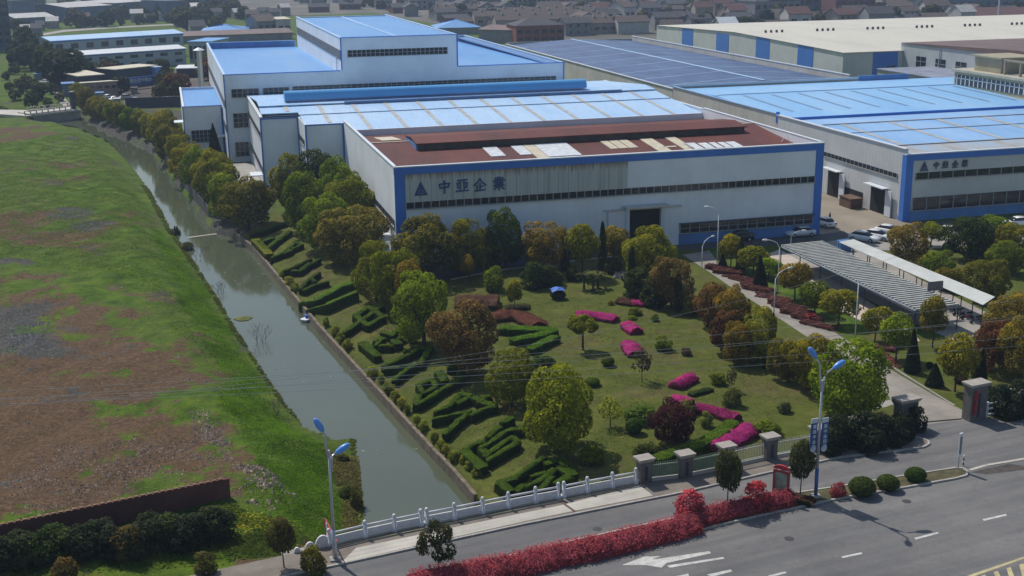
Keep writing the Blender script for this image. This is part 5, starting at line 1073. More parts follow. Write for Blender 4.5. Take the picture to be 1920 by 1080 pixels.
for i, (a, b) in enumerate(zip(PFw[:-1], PFw[1:])):
    u = (b - a).normalized(); a2 = a + u * .56; b2 = b - u * .56; L = (b2 - a2).length
    t = thing('iron_fence', ['pale green mossy railing panel next to the balustrade', 'railing panel with green tinted base, second from the balustrade', 'white railing panel behind the oval street tree', 'white railing panel right of the tall pillar', 'railing panel swallowed by the oleander clump'][i], 'fence', tuple((a2 + b2) / 2))
    m_ = mat('fence_green', (.26, .34, .26), .6, .15, 2) if i < 2 else mat('fence_white', (.48, .48, .46), .6, .12, 2)
    mb = MB()
    for k in range(int(L / .16) + 1):
        q = a2 + u * (k * .16 + .04); mb.box(q.x - .018, q.x + .018, q.y - .018, q.y + .018, .4, 1.62)
        mb.add([(q.x - .03, q.y - .03, 1.62), (q.x + .03, q.y - .03, 1.62), (q.x + .03, q.y + .03, 1.62), (q.x - .03, q.y + .03, 1.62), (q.x, q.y, 1.75)], [(0, 1, 4), (1, 2, 4), (2, 3, 4), (3, 0, 4)])
    mb.build('pickets', m_, t)
    for z in (.42, 1.42):
        mb = MB(); mb.bar(a2, b2, .07, z, z + .07); mb.build('rail', m_, t)
    if i < 2:
        mb = MB(); mb.bar(a2, b2, .035, .5, 1.38); mb.build('sheet', mat('mossy_sheet', (.14, .20, .12), .8, .25, 1.5), t)
    mb = MB(); mb.bar(a2, b2, .34, 0, .2); mb.bar(a2, b2, .22, .203, .36); mb.build('plinth', CONCL, t)
ga = G(1696, 800); gb = G(1826, 787)
pillar(ga, 1.9, 2.5, 'dark left gate pillar standing out of the oleanders', 1.0, 'gate_pillar')
gp = pillar(gb + Vector((.1, .2, 0)), 1.9, 3.3, 'dark right gate pillar with red lettering', 1.0, 'gate_pillar')
for k in range(5):
    o_ = gp; RW_ = mat('red_lettering', (.45, .02, .02), .5, .1); ang = math.atan2(bdir.y, bdir.x)
    g = glyph(gp, ['zhong', 'ya', 'qi', 'ye', 'zhong'][k], gb.x - .55, 2.6 - k * .48, .4, gb.y - .45, RW_, wd=.16)
mb = MB(); a = gb + Vector((1.4, .2, 0)); b = G(2060, 752)
t = thing('stone_fence', 'white stone railing running right from the gate pillar', 'fence', tuple(a)); u = (b - a).normalized()
for k in range(9):
    q = a + u * k * 1.3; mb = MB(); mb.box(q.x - .12, q.x + .12, q.y - .12, q.y + .12, 0, 1.5); mb.build('post', STONE, t)
for z in (.2, .75, 1.25):
    mb = MB(); mb.bar(a, a + u * 10.4, .1, z, z + .14); mb.build('rail', STONE, t)
pillar(G(1908, 772), 1.0, 1.9, 'granite pillar among the oleanders right of the gate', .8)
t = thing('sliding_gate_rail', 'thin dark gate rail crossing the drive between the gate pillars', 'gate rail', tuple(ga)); mb = MB(); mb.bar(ga + Vector((1, .4, 0)), gb + Vector((-1, .4, 0)), .12, .04, .09); mb.build('rail', BLACKM, t)

# brick wall, near left
t = thing('brick_wall', 'long dark red brick wall with a toothed unfinished top on the wasteland edge', 'wall', tuple(G(215, 972)))
def brick():
    m, tt, b = new_mat('brick_red'); co = pos(tt); sx = N(tt, 'ShaderNodeSeparateXYZ'); tt.links.new(co, sx.inputs[0]); cx = N(tt, 'ShaderNodeCombineXYZ'); tt.links.new(sx.outputs[0], cx.inputs[0]); tt.links.new(sx.outputs[2], cx.inputs[1])
    br = N(tt, 'ShaderNodeTexBrick'); tt.links.new(cx.outputs[0], br.inputs[0]); br.inputs['Scale'].default_value = 2.2; br.inputs['Color1'].default_value = (.15, .042, .032, 1); br.inputs['Color2'].default_value = (.11, .032, .026, 1); br.inputs['Mortar'].default_value = (.12, .085, .075, 1)
    c = mixc(tt, 1.0, br.outputs[0], ramp(tt, noise(tt, co, .5, 5), [(.3, (.7,) * 3), (.7, (1.25,) * 3)]), 'MULTIPLY'); tt.links.new(c, b.inputs['Base Color']); b.inputs['Roughness'].default_value = .9; return m
BR = brick(); wa = G(-120, 1052); wb = G(432, 935)
mb = MB(); mb.bar(wa, wb, .26, -.2, 1.78); mb.build('brickwork', BR, t)
mb = MB(); L = (wb - wa).length; u = (wb - wa).normalized()
for k in range(int(L / .5)): q = wa + u * (k * .5 + .05); mb.bar(q, q + u * .34, .24, 1.783, 1.86 + (k * 7 % 3) * .008)
mb.build('toothed_coping', mat('coping_brick', (.20, .12, .07), .9, .2, 2), t)

# ------------------------------------------------------------------ lamps and posts
LBLUE = mat('lamp_blue', (.12, .32, .80), .3, .03)
def big_lamp(px, py, label, banner):
    p = G(px, py); p.z = .1; t = thing('street_lamp', label, 'street lamp', tuple(p))
    mb = MB(); mb.box(p.x - .35, p.x + .35, p.y - .35, p.y + .35, .08, .24); mb.build('base', KERB, t)
    mb = MB(); mb.tube([p, p + Vector((0, 0, 2.4))], [.15, .145], 10); mb.build('lower_pole', mat('pole_blue', (.04, .11, .30), .4, .05) if banner else METAL, t, True)
    mb = MB(); mb.tube([p + Vector((0, 0, 2.4)), p + Vector((0, 0, 9.7 if banner else 8.4))], [.125, .085], 10); mb.build('pole', METAL, t, True)
    # one long rising arm, one short arm
    dr = Vector((bdir.y, -bdir.x, 0)); side = -bdir
    arms = [(side * 1.0, .75, 11.6), (side * -1.0, 1.0, 10.5)] if banner else [(side * 1.0, .35, 9.9), (side * -1.0, .5, 8.1)]
    for d, L, z in arms:
        d = d.normalized(); z0 = (9.6 if banner else (8.6 if z > 9 else 7.6)); e = p + d * L + Vector((0, 0, z)); pts = [p + d * .1 + Vector((0, 0, z0 - .8)), p + d * .2 + Vector((0, 0, z0 + .3)), p + d * L * .45 + Vector((0, 0, z0 + (z - z0) * .72)), e]
        mb = MB(); mb.tube(pts, [.085, .08, .07, .07], 8); a = mb.build('arm', METAL, t, True)
        dd = (e - pts[2]).normalized(); mb = MB(); mb.tube([e - dd * .1, e + dd * .15, e + dd * .5, e + dd * .95, e + dd * 1.15], [.07, .19, .25, .2, .06], 10); mb.build('lamp_head', LBLUE, t, True)
    if banner:
        BN = mat('banner_blue', (.03, .09, .30), .5, .1); BW = mat('banner_white', (.5, .55, .62), .5, .1)
        for s in (-1, 1):
            q = p - side * .0 + side * -s * .55; mb = MB(); d = bdir * .3
            c0 = p + bdir * s * .42 + dr * .12 * s; z0, z1 = 4.1, 6.3
            mb.bar(c0 - d, c0 + d, .05, z0, z1); o = mb.build('banner', BN, t)
            mb = MB(); mb.bar(c0 - d, c0 + d, .06, z1 + .003, z1 + .38); mb.build('banner_header', BW, o)
            mb = MB(); mb.tube([c0 + dr * .04 + Vector((0, 0, z0 - .05)), c0 - dr * .04 + Vector((0, 0, z0 - .05))], .27, 14); mb.build('banner_disc', BW, o)
            for k in range(5):
                gk = ['ye', 'ya', 'zhong', 'qi', 'ya'][(k + (s > 0)) % 5]; mb = MB()
                glyph(o, gk, c0.x - .15, z1 - .42 - k * .42, .3, c0.y - .085, BW, 'banner_character', wd=.2, th=.015)
    return t
big_lamp(628, 1052, 'foreground blue headed street lamp at the left end of the balustrade', False)
big_lamp(1529, 933, 'blue headed double street lamp carrying two blue banners', True)
t = thing('barrier_frame', 'red and white striped frame leaning at the foot of the foreground lamp', 'barrier', tuple(G(622, 1030)))
a = G(612, 1008); b = G(634, 1052); mb = MB()
for k in range(6):
    q = a.lerp(b, k / 5); mb.tube([q + Vector((0, 0, .1)), q + Vector((-.1, .1, 1.5))], .05, 6, m=k % 2)
for z in (.3, 1.5): mb.tube([a + Vector((0, 0, z)), b + Vector((0, 0, z))], .05, 6)
mb.build('bars', [mat('red_bar', (.42, .06, .08), .5, .1), WHITEM], t)
def lamp(px, py, h, label, arm=None, al=1.8, double=False, r=.075):
    p = at(px, py); t = thing('street_lamp', label, 'street lamp', tuple(p)); mb = MB(); mb.tube([p, p + Vector((0, 0, h))], [r, r * .7], 8); mb.build('pole', WHITEM, t, True)
    if arm is None: return t
    for s in ((1, -1) if double else (1,)):
        d = Vector((math.cos(arm), math.sin(arm), 0)) * s; b0 = p + Vector((0, 0, h)); pts = [b0 - Vector((0, 0, .1)), b0 + d * al * .25 + Vector((0, 0, .55)), b0 + d * al * .65 + Vector((0, 0, .85)), b0 + d * al + Vector((0, 0, .95))]
        mb = MB(); mb.tube(pts, [r * .7, r * .6, r * .55, r * .5], 8); mb.build('arm', WHITEM, t, True)
        e = pts[-1]; mb = MB(); mb.tube([e, e + d * .2, e + d * .55, e + d * .75], [.05, .14, .13, .04], 8); mb.build('lamp_head', WHITEM, t, True)
    return t
lamp(1210, 444, 3.1, 'white curved lamp standing before the dark workshop doorway', .3, 1.6)
lamp(1316, 500, 2.9, 'white curved lamp at the head of the drive', .5, 1.9)
lamp(1344, 505, 7.6, 'tall white lamp with short head in front of the workshop low windows', 2.8, 1.2)
lamp(1451, 590, 4.4, 'white curved lamp beside the red steel piles', .3, 1.9)
lamp(1458, 548, 5.8, 'tall thin lamp at the corner of the lattice carport', 2.9, 1.5)
lamp(1482, 470, 2.0, 'white lamp by the parked sedan at the workshop corner', -.4, 1.4)
lamp(1603, 636, 6.4, 'tall bare white pole beside the lattice carport', None)
t = thing('sign_post', 'slim white and grey sign post at the tip of the median', 'sign post', tuple(G(1796, 882))); p = G(1796, 882)
mb = MB(); mb.tube([p, p + Vector((0, 0, 1.2))], .06, 8); mb.build('pole', METAL, t); mb = MB(); mb.bar(p + Vector((-.16, -.05, 0)), p + Vector((.16, .05, 0)), .12, 1.2, 3.3); mb.build('panel', WHITEM, t)
mb = MB(); mb.bar(p + Vector((-.1, -.12, 0)), p + Vector((.1, -.08, 0)), .03, 1.5, 3.0); mb.build('panel_face', mat('panel_grey', (.2, .22, .25), .5, .1), t)
p = G(1806, 874); t = thing('bollard', 'short dark and white striped bollard beside the sign post', 'bollard', tuple(p)); mb = MB()
for k in range(4): mb.tube([p + Vector((0, 0, k * .22 + .1)), p + Vector((0, 0, k * .22 + .315))], .06, 8, m=k % 2)
mb.build('body', [BLACKM, WHITEM], t)
# red notice board
p = G(1463, 938); p.z = .1; t = thing('notice_board', 'red framed notice board with arched top standing on the median', 'notice board', tuple(p)); u = Vector((.62, -.78, 0)); v = Vector((-u.y, u.x, 0))
for s in (-1, 1):
    mb = MB(); q = p + u * s * .6; mb.bar(q - u * .07, q + u * .07, .22, 0.05, 2.5); mb.build('post', REDM, t)
mb = MB(); mb.bar(p - u * .53, p + u * .53, .14, .35, .5); mb.bar(p - u * .53, p + u * .53, .14, 2.35, 2.5); mb.build('frame', REDM, t)
mb = MB(); mb.bar(p - u * .525, p + u * .525, .08, .504, 2.346); mb.build('poster', mat('poster_green', (.22, .32, .26), .4, .35, 1.2), t)
mb = MB(); ar = [p + u * math.cos(a) * .67 + Vector((0, 0, 2.52 + math.sin(a) * .36)) for a in [math.pi * k / 10 for k in range(11)]]
q = v * .1; n = len(ar); mb.add([x - q for x in ar] + [x + q for x in ar], [tuple(range(n)), tuple(range(n, 2 * n))[::-1]] + [(k, n + k, n + k + 1, k + 1) for k in range(n - 1)]); mb.build('arch', REDM, t)
# manhole frame in the pavement
kerb('manhole_frame', [(1662, 842), (1684, 838), (1698, 844), (1676, 849), (1662, 842)], .12, .14, CONCL)
flat('manhole_grass', [(1665, 842), (1684, 839), (1694, 844), (1676, 848)], .128, MATS['median_soil'])

# power lines strung along the road
for i, (x0, y0, x1, y1, Y) in enumerate([(0, 745, 920, 652, 86), (0, 728, 920, 660, 86), (0, 756, 920, 672, 86), (0, 742, 920, 684, 86), (590, 700, 920, 640, 86), (0, 992 - 240, 920, 697, 86)]):
    ra = ray(x0, y0); rb = ray(x1, y1); a = Vector((ra[0] * Y / ra[1], Y, CH + ra[2] * Y / ra[1])); Yb = Y + 4; b = Vector((rb[0] * Yb / rb[1], Yb, CH + rb[2] * Yb / rb[1]))
    d = (b - a); a2 = a - d * 1.2; b2 = b + d * 3.2; n = 16; pts = []
    for k in range(n + 1):
        s = k / n; q = a2.lerp(b2, s); q.z += 2.2 * ((2 * s - 1) ** 2) - .9; pts.append(q)
    mb = MB(); mb.tube(pts, .011, 4, cap=False)
    tag(mb.build('power_line', mat('wire_grey', (.42, .44, .46), .5, .05)), f'thin pale overhead wire crossing the river and garden, {ORD[i]} of the six', 'power line', 'overhead power lines')

# ------------------------------------------------------------------ carports, steel, cars, person
def carport_lattice():
    a, b, c, d = G(1465, 463, 2.8), G(1543, 455, 2.8), G(1797, 573, 2.8), G(1717, 583, 2.8)
    t = thing('lattice_carport', 'long carport with a grey lattice roof on dark posts', 'carport', tuple((a + c) / 2 - Vector((0, 0, 2.8))))
    mb = MB(); n = 44
    for i in range(n + 1):
        p = a.lerp(d, i / n); q = b.lerp(c, i / n); mb.bar(p, q, .20, 2.9, 3.06)
    mb.build('cross_slats', mat('lattice_grey', (.52, .52, .48), .6, .15, 1), t)
    mb = MB()
    for j in range(11):
        p = a.lerp(b, j / 10); q = d.lerp(c, j / 10); mb.bar(p, q, .14, 2.74, 2.89)
    mb.build('long_slats', mat('lattice_blue', (.34, .40, .46), .6, .15, 1), t)
    for i in range(7):
        for e, f in ((a, d), (b, c)):
            q = e.lerp(f, i / 6); mb = MB(); mb.tube([Vector((q.x, q.y, 0)), Vector((q.x, q.y, 2.74))], .07, 6); mb.build('post', BLACKM, t)
    mb = MB(); mb.bar(a.lerp(b, .5) , d.lerp(c, .5), 6.2, 2.62, 2.66); mb.build('under_sheet', mat('under_sheet', (.035, .04, .055), .9, .2), t)  # even dark sheet spread just below the slats
    q = a.lerp(c, .88); mb = MB(); mb.box(q.x + .2, q.x + 2.2, q.y + 1.5, q.y + 1.6, 3.1, 4.2)
    k = tag(mb.build('spare_panel', mat('panel_dark', (.13, .13, .14), .6, .1)), 'grey sheet standing upright on the lattice carport roof', 'panel')
carport_lattice()
a, b, c, d = G(1573, 455, 2.8), G(1600, 453, 2.8), G(1865, 562, 2.8), G(1843, 573, 2.8)
t = thing('corrugated_carport', 'long narrow carport with pale corrugated roof on thin posts', 'carport', tuple((a + c) / 2 - Vector((0, 0, 2.8))))
mb = MB(); A2 = a + Vector((0, 0, .1)); B2 = b + Vector((0, 0, .35)); C2 = c + Vector((0, 0, .35)); D2 = d + Vector((0, 0, .1)); o = Vector((0, 0, -.06))
mb.add([D2, C2, B2, A2, D2 + o, C2 + o, B2 + o, A2 + o], [(0, 1, 2, 3), (7, 6, 5, 4), (0, 4, 5, 1), (1, 5, 6, 2), (2, 6, 7, 3), (3, 7, 4, 0)]); mb.build('roof', mat('carport_sheet', (.50, .52, .50), .55, .1, .4, rib='y', ribw=.8, fine=.06), t)
for i in range(9):
    for e, f in ((a, d), (b, c)):
        q = e.lerp(f, i / 8); mb = MB(); mb.tube([Vector((q.x, q.y, 0)), Vector((q.x, q.y, 2.8))], .06, 6); mb.build('post', BLACKM, t)
p = G(1582, 470); mb = MB(); mb.box(p.x - .9, p.x + .9, p.y - .5, p.y + .5, .04, 1.5); mb.box(p.x - .7, p.x + .7, p.y - .54, p.y - .503, .2, 1.3); tag(mb.build('blue_bin', BLUEL), 'blue container tucked under the near end of the corrugated carport', 'container')
def moped(p, ang, col, label, i):
    t = D.objects.new('scooter', None); COL.objects.link(t); t.location = p; t.rotation_euler.z = ang; tag(t, label, 'scooter', 'scooters parked under the carport'); ORG[t.name] = Vector((0, 0, 0))
    mb = MB(); mb.tube([(-.55, 0, .45), (-.1, 0, .32), (.3, 0, .35), (.5, 0, .95)], [.16, .14, .1, .07], 6); mb.build('body', col, t)
    mb = MB(); mb.tube([(-.6, 0, .78), (0, 0, .74)], [.14, .12], 6); mb.build('seat', BLACKM, t)
    for x in (-.6, .6):
        mb = MB(); mb.tube([(x, -.06, .24), (x, .06, .24)], .24, 10); mb.build('wheel', BLACKM, t)
    mb = MB(); mb.tube([(.5, -.3, 1.0), (.5, .3, 1.0)], .025, 5); mb.build('handlebar', BLACKM, t)
SC = [mat('scooter_red', (.3, .03, .03), .3), mat('scooter_dark', (.04, .04, .05), .3), mat('scooter_blue', (.05, .1, .3), .3), mat('scooter_silver', (.4, .4, .42), .3)]
for i in range(18):
    q = a.lerp(d, (i + .7) / 19) + Vector((.9, 0, -2.8)); moped((q.x, q.y, .03), 3.1 + random.uniform(-.15, .15), SC[i % 4], f'scooter parked under the corrugated carport, {ORD[i]} from its far end', i)

def car_proto(name, paint, suv=False):
    t = D.objects.new(name, None); COL.objects.link(t); ORG[t.name] = Vector((0, 0, 0))
    hh = .16 if suv else 0; st = [(-2.25, .45, .78 + hh, .72), (-2.15, .25, .92 + hh, .84), (-1.6, .2, .98 + hh, .9), (0, .2, .95 + hh, .91), (1.1, .2, .92 + hh, .9), (1.8, .22, .80 + hh, .86), (2.15, .28, .68 + hh, .76), (2.27, .42, .58 + hh, .62)]
    def loft(st, name, m, par):
        mb = MB(); V = []
        for x, z0, z1, w_ in st:
            V += [(x, -w_ * .93, z0), (x, -w_, (z0 + z1) / 2), (x, -w_ * .93, z1 - .05), (x, -w_ * .75, z1), (x, w_ * .75, z1), (x, w_ * .93, z1 - .05), (x, w_, (z0 + z1) / 2), (x, w_ * .93, z0)]
        n = len(st); F = [(i * 8 + k, i * 8 + (k + 1) % 8, (i + 1) * 8 + (k + 1) % 8, (i + 1) * 8 + k) for i in range(n - 1) for k in range(8)]
        mb.add(V, F + [tuple(range(8))[::-1], tuple(range((n - 1) * 8, n * 8))]); return mb.build(name, m, par, True)
    body = loft(st, 'body', paint, t)
    r = 1.62 if suv else 1.44
    loft([(-1.85, .8, .98 + hh, .70), (-1.25, .8, r - .06, .66), (-.3, .8, r - .02, .66), (.35, .8, r - .08, .64), (1.1, .8, .96 + hh, .74)], 'window', DGLASS, t)
    loft([(-1.22, r - .10, r - .01, .62), (-.3, r - .09, r + .025, .64), (.34, r - .12, r - .02, .60)], 'roof', paint, t)
    for x in (-1.4, 1.38):
        for y in (-.86, .86):
            s = 1 if y > 0 else -1; mb = MB(); mb.tube([(x, y - .1 * s, .32), (x, y + .06 * s, .32)], .32, 14); w_ = mb.build('wheel', BLACKM, t); mb = MB(); mb.tube([(x, y + .03 * s, .32), (x, y + .08 * s, .32)], .19, 10); mb.build('rim', METAL, w_)
    for y in (-.55, .55):
        mb = MB(); mb.box(2.1, 2.24, y - .17, y + .17, .56 + hh, .68 + hh); mb.build('headlight', mat('lamp_glass', (.6, .62, .65), .1), t)
        mb = MB(); mb.box(-2.27, -2.15, y - .16, y + .16, .66 + hh, .82 + hh); mb.build('tail_light', REDM, t)
    return t
CW = mat('car_white', (.72, .74, .76), .25, .02, spec=.6); CB = mat('car_black', (.012, .013, .016), .25, .02, spec=.6); CS = mat('car_silver', (.34, .37, .40), .25, .02, spec=.6)
carw = car_proto('car', CW); carb = car_proto('car', CB, True); cars = car_proto('car', CS)
cl = [(1500, 443, 3.12, 'w', 'white sedan parked lengthwise at the right end of the workshop front'), (1544, 424, 1.75, 'w', 'white car half hidden round the workshop corner'), (1620, 452, -1.0, 'w', 'leftmost white sedan in the row beside the carport end'), (1645, 449, -1.0, 'w', 'middle white sedan in the row beside the carport end'),
      (1668, 440, -1.0, 'w', 'right white car of the row partly behind the brown tree'), (1784, 442, -.9, 'w', 'white car parked between the bright small tree and dark tree'), (1905, 424, 3.0, 'w', 'white car at the far right before the lettered hall'), (1384, 452, 3.1, 'b', 'black off roader below the low workshop windows'),
      (1152, 470, 2.9, 's', 'silver car under the pale brown standard tree'), (1090, 474, 3.0, 'b', 'dark car in the shade before the workshop'), (1018, 478, 3.1, 's', 'pale car hidden behind the brownish tree')]
used = set()
for x, y, ang, kk, l in cl:
    pr = {'w': carw, 'b': carb, 's': cars}[kk]
    o = pr if kk not in used else copy_tree(pr)
    used.add(kk); p = at(x, y); o.location = (p.x, p.y, .04); o.rotation_euler.z = ang; tag(o, l, 'car', 'parked cars')
for x, y, ang, kk, l in [(204, 186, .6, 'w', 'small white car in the far works yard, left of the blue sign'), (214, 190, 1.2, 'w', 'white car nearest the dark yard wall far left'), (238, 186, .2, 's', 'silver car below the blue shop sign'), (256, 192, .4, 'w', 'white car by the dark yard wall under the shop sign'), (84, 157, 2.2, 'w', 'white car on the far back lane beside the field'), (104, 163, 2.2, 's', 'silver car on the far back lane')]:
    o = copy_tree({'w': carw, 's': cars}[kk]); p = at(x, y); o.location = (p.x, p.y, .06); o.rotation_euler.z = ang; tag(o, l, 'car', 'cars in the far works yard')
# red steel frames stacked along the drive
RS = mat('primer_red', (.13, .032, .022), .7, .25, 2, fine=.2)
sp_ = [(1352, 507), (1365, 514), (1380, 520), (1395, 527), (1410, 537), (1422, 545), (1436, 552), (1448, 559), (1462, 570), (1480, 579), (1496, 589), (1512, 600), (1535, 612), (1660, 668), (1672, 684), (1645, 655)]
for i, (x, y) in enumerate(sp_):
    p = at(x, y); t = thing('steel_stack', f'pile of red primed steel frames, {ORD[i]} along the drive verge', 'steel pile', tuple(p), 'red steel piles along the drive'); a = 2.2 + random.uniform(-.25, .25) if i < 13 else random.uniform(1.2, 2.6); u = Vector((math.cos(a), math.sin(a), 0)); v = Vector((-u.y, u.x, 0))
    L = random.uniform(1.1, 2.3)
    for k in range(random.randint(1, 3)):
        z = .05 + .2 * k; mb = MB(); o_ = v * random.uniform(-.2, .2)
        for s in (-.55, -.2, .2, .55): mb.bar(p + u * -L + v * s + o_, p + u * L + v * s + o_ , .10, z, z + .14)
        for s in (-.8, 0, .8): mb.bar(p + u * s * L * .9 - v * .7 + o_, p + u * s * L * .9 + v * .7 + o_, .12, z + .143, z + .19)
        mb.build('frame', RS, t)
p = at(1520, 602); t = thing('crate', 'small bright red crate beside the steel piles', 'crate', tuple(p)); mb = MB()
for a, b in ((-.5, -.42), (.42, .5)): mb.box(p.x + a, p.x + b, p.y - .4, p.y + .4, .1, .8); mb.box(p.x - .415, p.x + .415, p.y + a * .8 - .02, p.y + b * .8 + .02, .1, .8)
mb.box(p.x - .41, p.x + .41, p.y - .3, p.y + .3, .1, .3); mb.build('box', REDM, t)
p = G(1596, 388); t = thing('scrap_container', 'rusty brown skip against the side wall of the lettered hall', 'skip', tuple(p)); mb = MB(); mb.box(p.x - 1.2, p.x + .9, p.y - 1.8, p.y + 1.8, .04, 1.6); mb.build('body', mat('rust_brown', (.12, .07, .045), .8, .25, 1), t); mb = MB(); mb.box(p.x - 1.3, p.x + 1.0, p.y - 1.9, p.y + 1.9, 1.603, 1.75); mb.build('rim', mat('rust_brown', (.12, .07, .045)), t)

def person(p, face, label, s=1.0, shirt=(.03, .035, .05), walk=.25):
    t = thing('person', label, 'person', tuple(p)); u = Vector((math.cos(face), math.sin(face), 0)); v = Vector((-u.y, u.x, 0)); J = {}
    def P(f, l, z): return (u * f + v * l + Vector((0, 0, z))) * s
    V = [P(0, 0, .95), P(0, 0, 1.2), P(.02, 0, 1.42), P(.03, 0, 1.52), P(.04, 0, 1.62), P(.04, 0, 1.74),
         P(0, .19, 1.40), P(-.08, .25, 1.12), P(.05, .27, .88), P(0, -.19, 1.40), P(.10, -.25, 1.12), P(.22, -.25, .90),
         P(0, .10, .88), P(walk * .6, .11, .48), P(walk, .10, .07), P(walk + .16, .10, .04), P(0, -.10, .88), P(-walk * .2, -.11, .47), P(-walk, -.10, .09), P(-walk + .14, -.10, .04)]
    E_ = [(0, 1), (1, 2), (2, 3), (3, 4), (4, 5), (2, 6), (6, 7), (7, 8), (2, 9), (9, 10), (10, 11), (0, 12), (12, 13), (13, 14), (14, 15), (0, 16), (16, 17), (17, 18), (18, 19)]
    R_ = [.15, .14, .15, .06, .09, .085, .07, .05, .04, .07, .05, .04, .10, .07, .05, .04, .10, .07, .05, .04]
    me = D.meshes.new('body'); me.from_pydata(V, E_, []); o = link('body', me, mat('dark_clothes', shirt, .8, .15, 3), t)
    o.modifiers.new('skin', 'SKIN'); 
    for i, r in enumerate(R_): me.skin_vertices[0].data[i].radius = (r * s, r * s)
    me.skin_vertices[0].data[0].use_root = True; ss = o.modifiers.new('sub', 'SUBSURF'); ss.levels = ss.render_levels = 1
    mb = MB(); c = Vector(P(.05, 0, 1.70)) + Vector(p); mb.tube([c + Vector((0, 0, -.07)), c + Vector((0, 0, .02)), c + Vector((0, 0, .10))], [.088, .10, .03], 8); mb.build('hair', BLACKM, t, True)
    mb = MB(); f = Vector(P(.11, 0, 1.60)) + Vector(p); mb.tube([f + Vector((0, 0, -.05)), f + Vector((0, 0, .06))], [.04, .055], 8); mb.build('face', mat('skin', (.4, .24, .17), .6, .03), t, True); return t
person(G(1555, 419), -1.2, 'person in dark clothes walking across the concrete yard between the halls')
# low barge and debris at the wall
p = G(580, 600, WZ); t = thing('small_boat', 'small blue and white boat moored at the river wall by the long hedges', 'boat', (p.x, p.y, WZ)); u = Vector((.75, .66, 0)); v = Vector((-u.y, u.x, 0)); mb = MB()
hull = [(-1.2, .4), (-1.0, .55), (.8, .5), (1.3, 0), (.8, -.5), (-1.0, -.55), (-1.2, -.4)]
n = len(hull); mb.add([p + u * a * .8 + v * b * .75 + Vector((0, 0, -.1)) for a, b in hull] + [p + u * a + v * b + Vector((0, 0, .35)) for a, b in hull], [tuple(range(n))] + [(i, (i + 1) % n, n + (i + 1) % n, n + i) for i in range(n)] + [tuple(range(n, 2 * n))[::-1]]); mb.build('hull', CAP, t)
mb = MB(); mb.box(p.x - .5, p.x + .4, p.y - .35, p.y + .35, WZ + .36, WZ + .75); mb.build('cover', MATS['cloth_blue'], t)
c = at(452, 597); 
mb = MB(); q = G(456, 598, WZ); ring = [(q.x + math.cos(a) * 1.1 * (1 + .2 * math.sin(3 * a)), q.y + math.sin(a) * 1.0, WZ + .06) for a in [i * math.pi / 10 for i in range(20)]]
mb.add(ring + [(q.x, q.y, WZ + .3)], [(i, (i + 1) % 20, 20) for i in range(20)]); tag(mb.build('reed_island', mat('island_grass', (.10, .12, .02), .9, .2, 1)), 'tiny grassy islet at the left water edge', 'islet')
mb = MB(); 
for x in (329, 333): q = at(x, 443); mb.tube([q, q + Vector((0, 0, 1.7))], .14, 6)
tag(mb.build('mooring_post', mat('old_wood', (.06, .05, .045), .9, .2)), 'pair of dark old posts on the bank where the river narrows', 'post')
t = thing('weir', 'low concrete weir crossing the river where it widens', 'weir', tuple(G(372, 442, WZ))); mb = MB(); mb.bar(G(352, 446, WZ), G(412, 438, WZ), .5, WZ - .5, WZ + .06); mb.build('sill', CONCL, t)

# loose stones, rubble and field weeds: too many to count
def scatter(name, poly, n, size, col, m=None, seed=5, kind='stones', clump=0.0, edge=3.0):
    global rng; rng = np.random.default_rng(seed); W = np.array([G(x, y)[:2] for x, y in poly]); lo, hi = W.min(0), W.max(0); P = []
    while len(P) < n:
        q = rng.uniform(lo, hi, (n * 2, 2)); q = q[sd(q, W) < -edge * rng.random(len(q)) ** .7 * (1 + .6 * np.sin(q[:, 0] * .7 + q[:, 1] * .4))]
        if clump:
            k = np.sin(q[:, 0] * .8 + 1.3 * np.sin(q[:, 1] * .5)) * np.sin(q[:, 1] * .9 + seed) + rng.normal(0, .35, len(q)); q = q[k > clump - .6]
        P += list(q)
    P = np.array(P[:n]); z = terr(P)
    if kind == 'stones':
        t = np.array([[1, 0, 0], [0, 1, 0], [-1, 0, 0], [0, -1, 0], [0, 0, 1.0], [0, 0, -.3]]); F = np.array([[0, 1, 4], [1, 2, 4], [2, 3, 4], [3, 0, 4]])
        s = size * (.35 + 1.1 * rng.random((n, 1, 1)) ** 2.5); V = t[None] * s * rng.uniform(.6, 1.3, (n, 1, 3)) + rng.normal(0, .15, (n, 6, 3)) * s; V += np.c_[P, z][:, None]
        me = D.meshes.new(name); me.from_pydata(V.reshape(-1, 3), [], (F[None] + np.arange(n)[:, None, None] * 6).reshape(-1, 3)); o = link(name, me, m)
    else:
        C = np.c_[P, z + size * .3 * rng.random(n)]; me = leaf_mesh(name, C, unit(n) * .5 + np.array([0, 0, .9]), np.full(n, size), .5 + rng.normal(0, .2, n) + .12 * np.sin(P[:, 0] * .6) * np.sin(P[:, 1] * .5)); o = D.objects.new(name, me); COL.objects.link(o); o.color = tuple(col) + (1,)
    return tag(o, kind='stuff')
ST = mat('rubble_pale', (.34, .26, .21), .9, .3, 2); ST2 = mat('rubble_grey', (.25, .25, .26), .9, .3, 2)
scatter('brick_rubble', [(0, 840), (230, 820), (420, 800), (460, 860), (300, 930), (0, 990)], 3800, .085, None, ST, 5, clump=.4)
scatter('rubble', [(430, 870), (500, 870), (560, 920), (520, 960), (450, 950)], 500, .17, None, ST, 6, clump=.3)
scatter('rubble', [(345, 770), (400, 765), (450, 830), (420, 850), (355, 810)], 1000, .10, None, ST, 7)
scatter('rubble', [(0, 590), (100, 600), (120, 640), (0, 690)], 900, .10, None, ST2, 8, clump=.3)
scatter('rubble', [(0, 385), (200, 390), (235, 430), (0, 460)], 350, .11, None, ST2, 9)
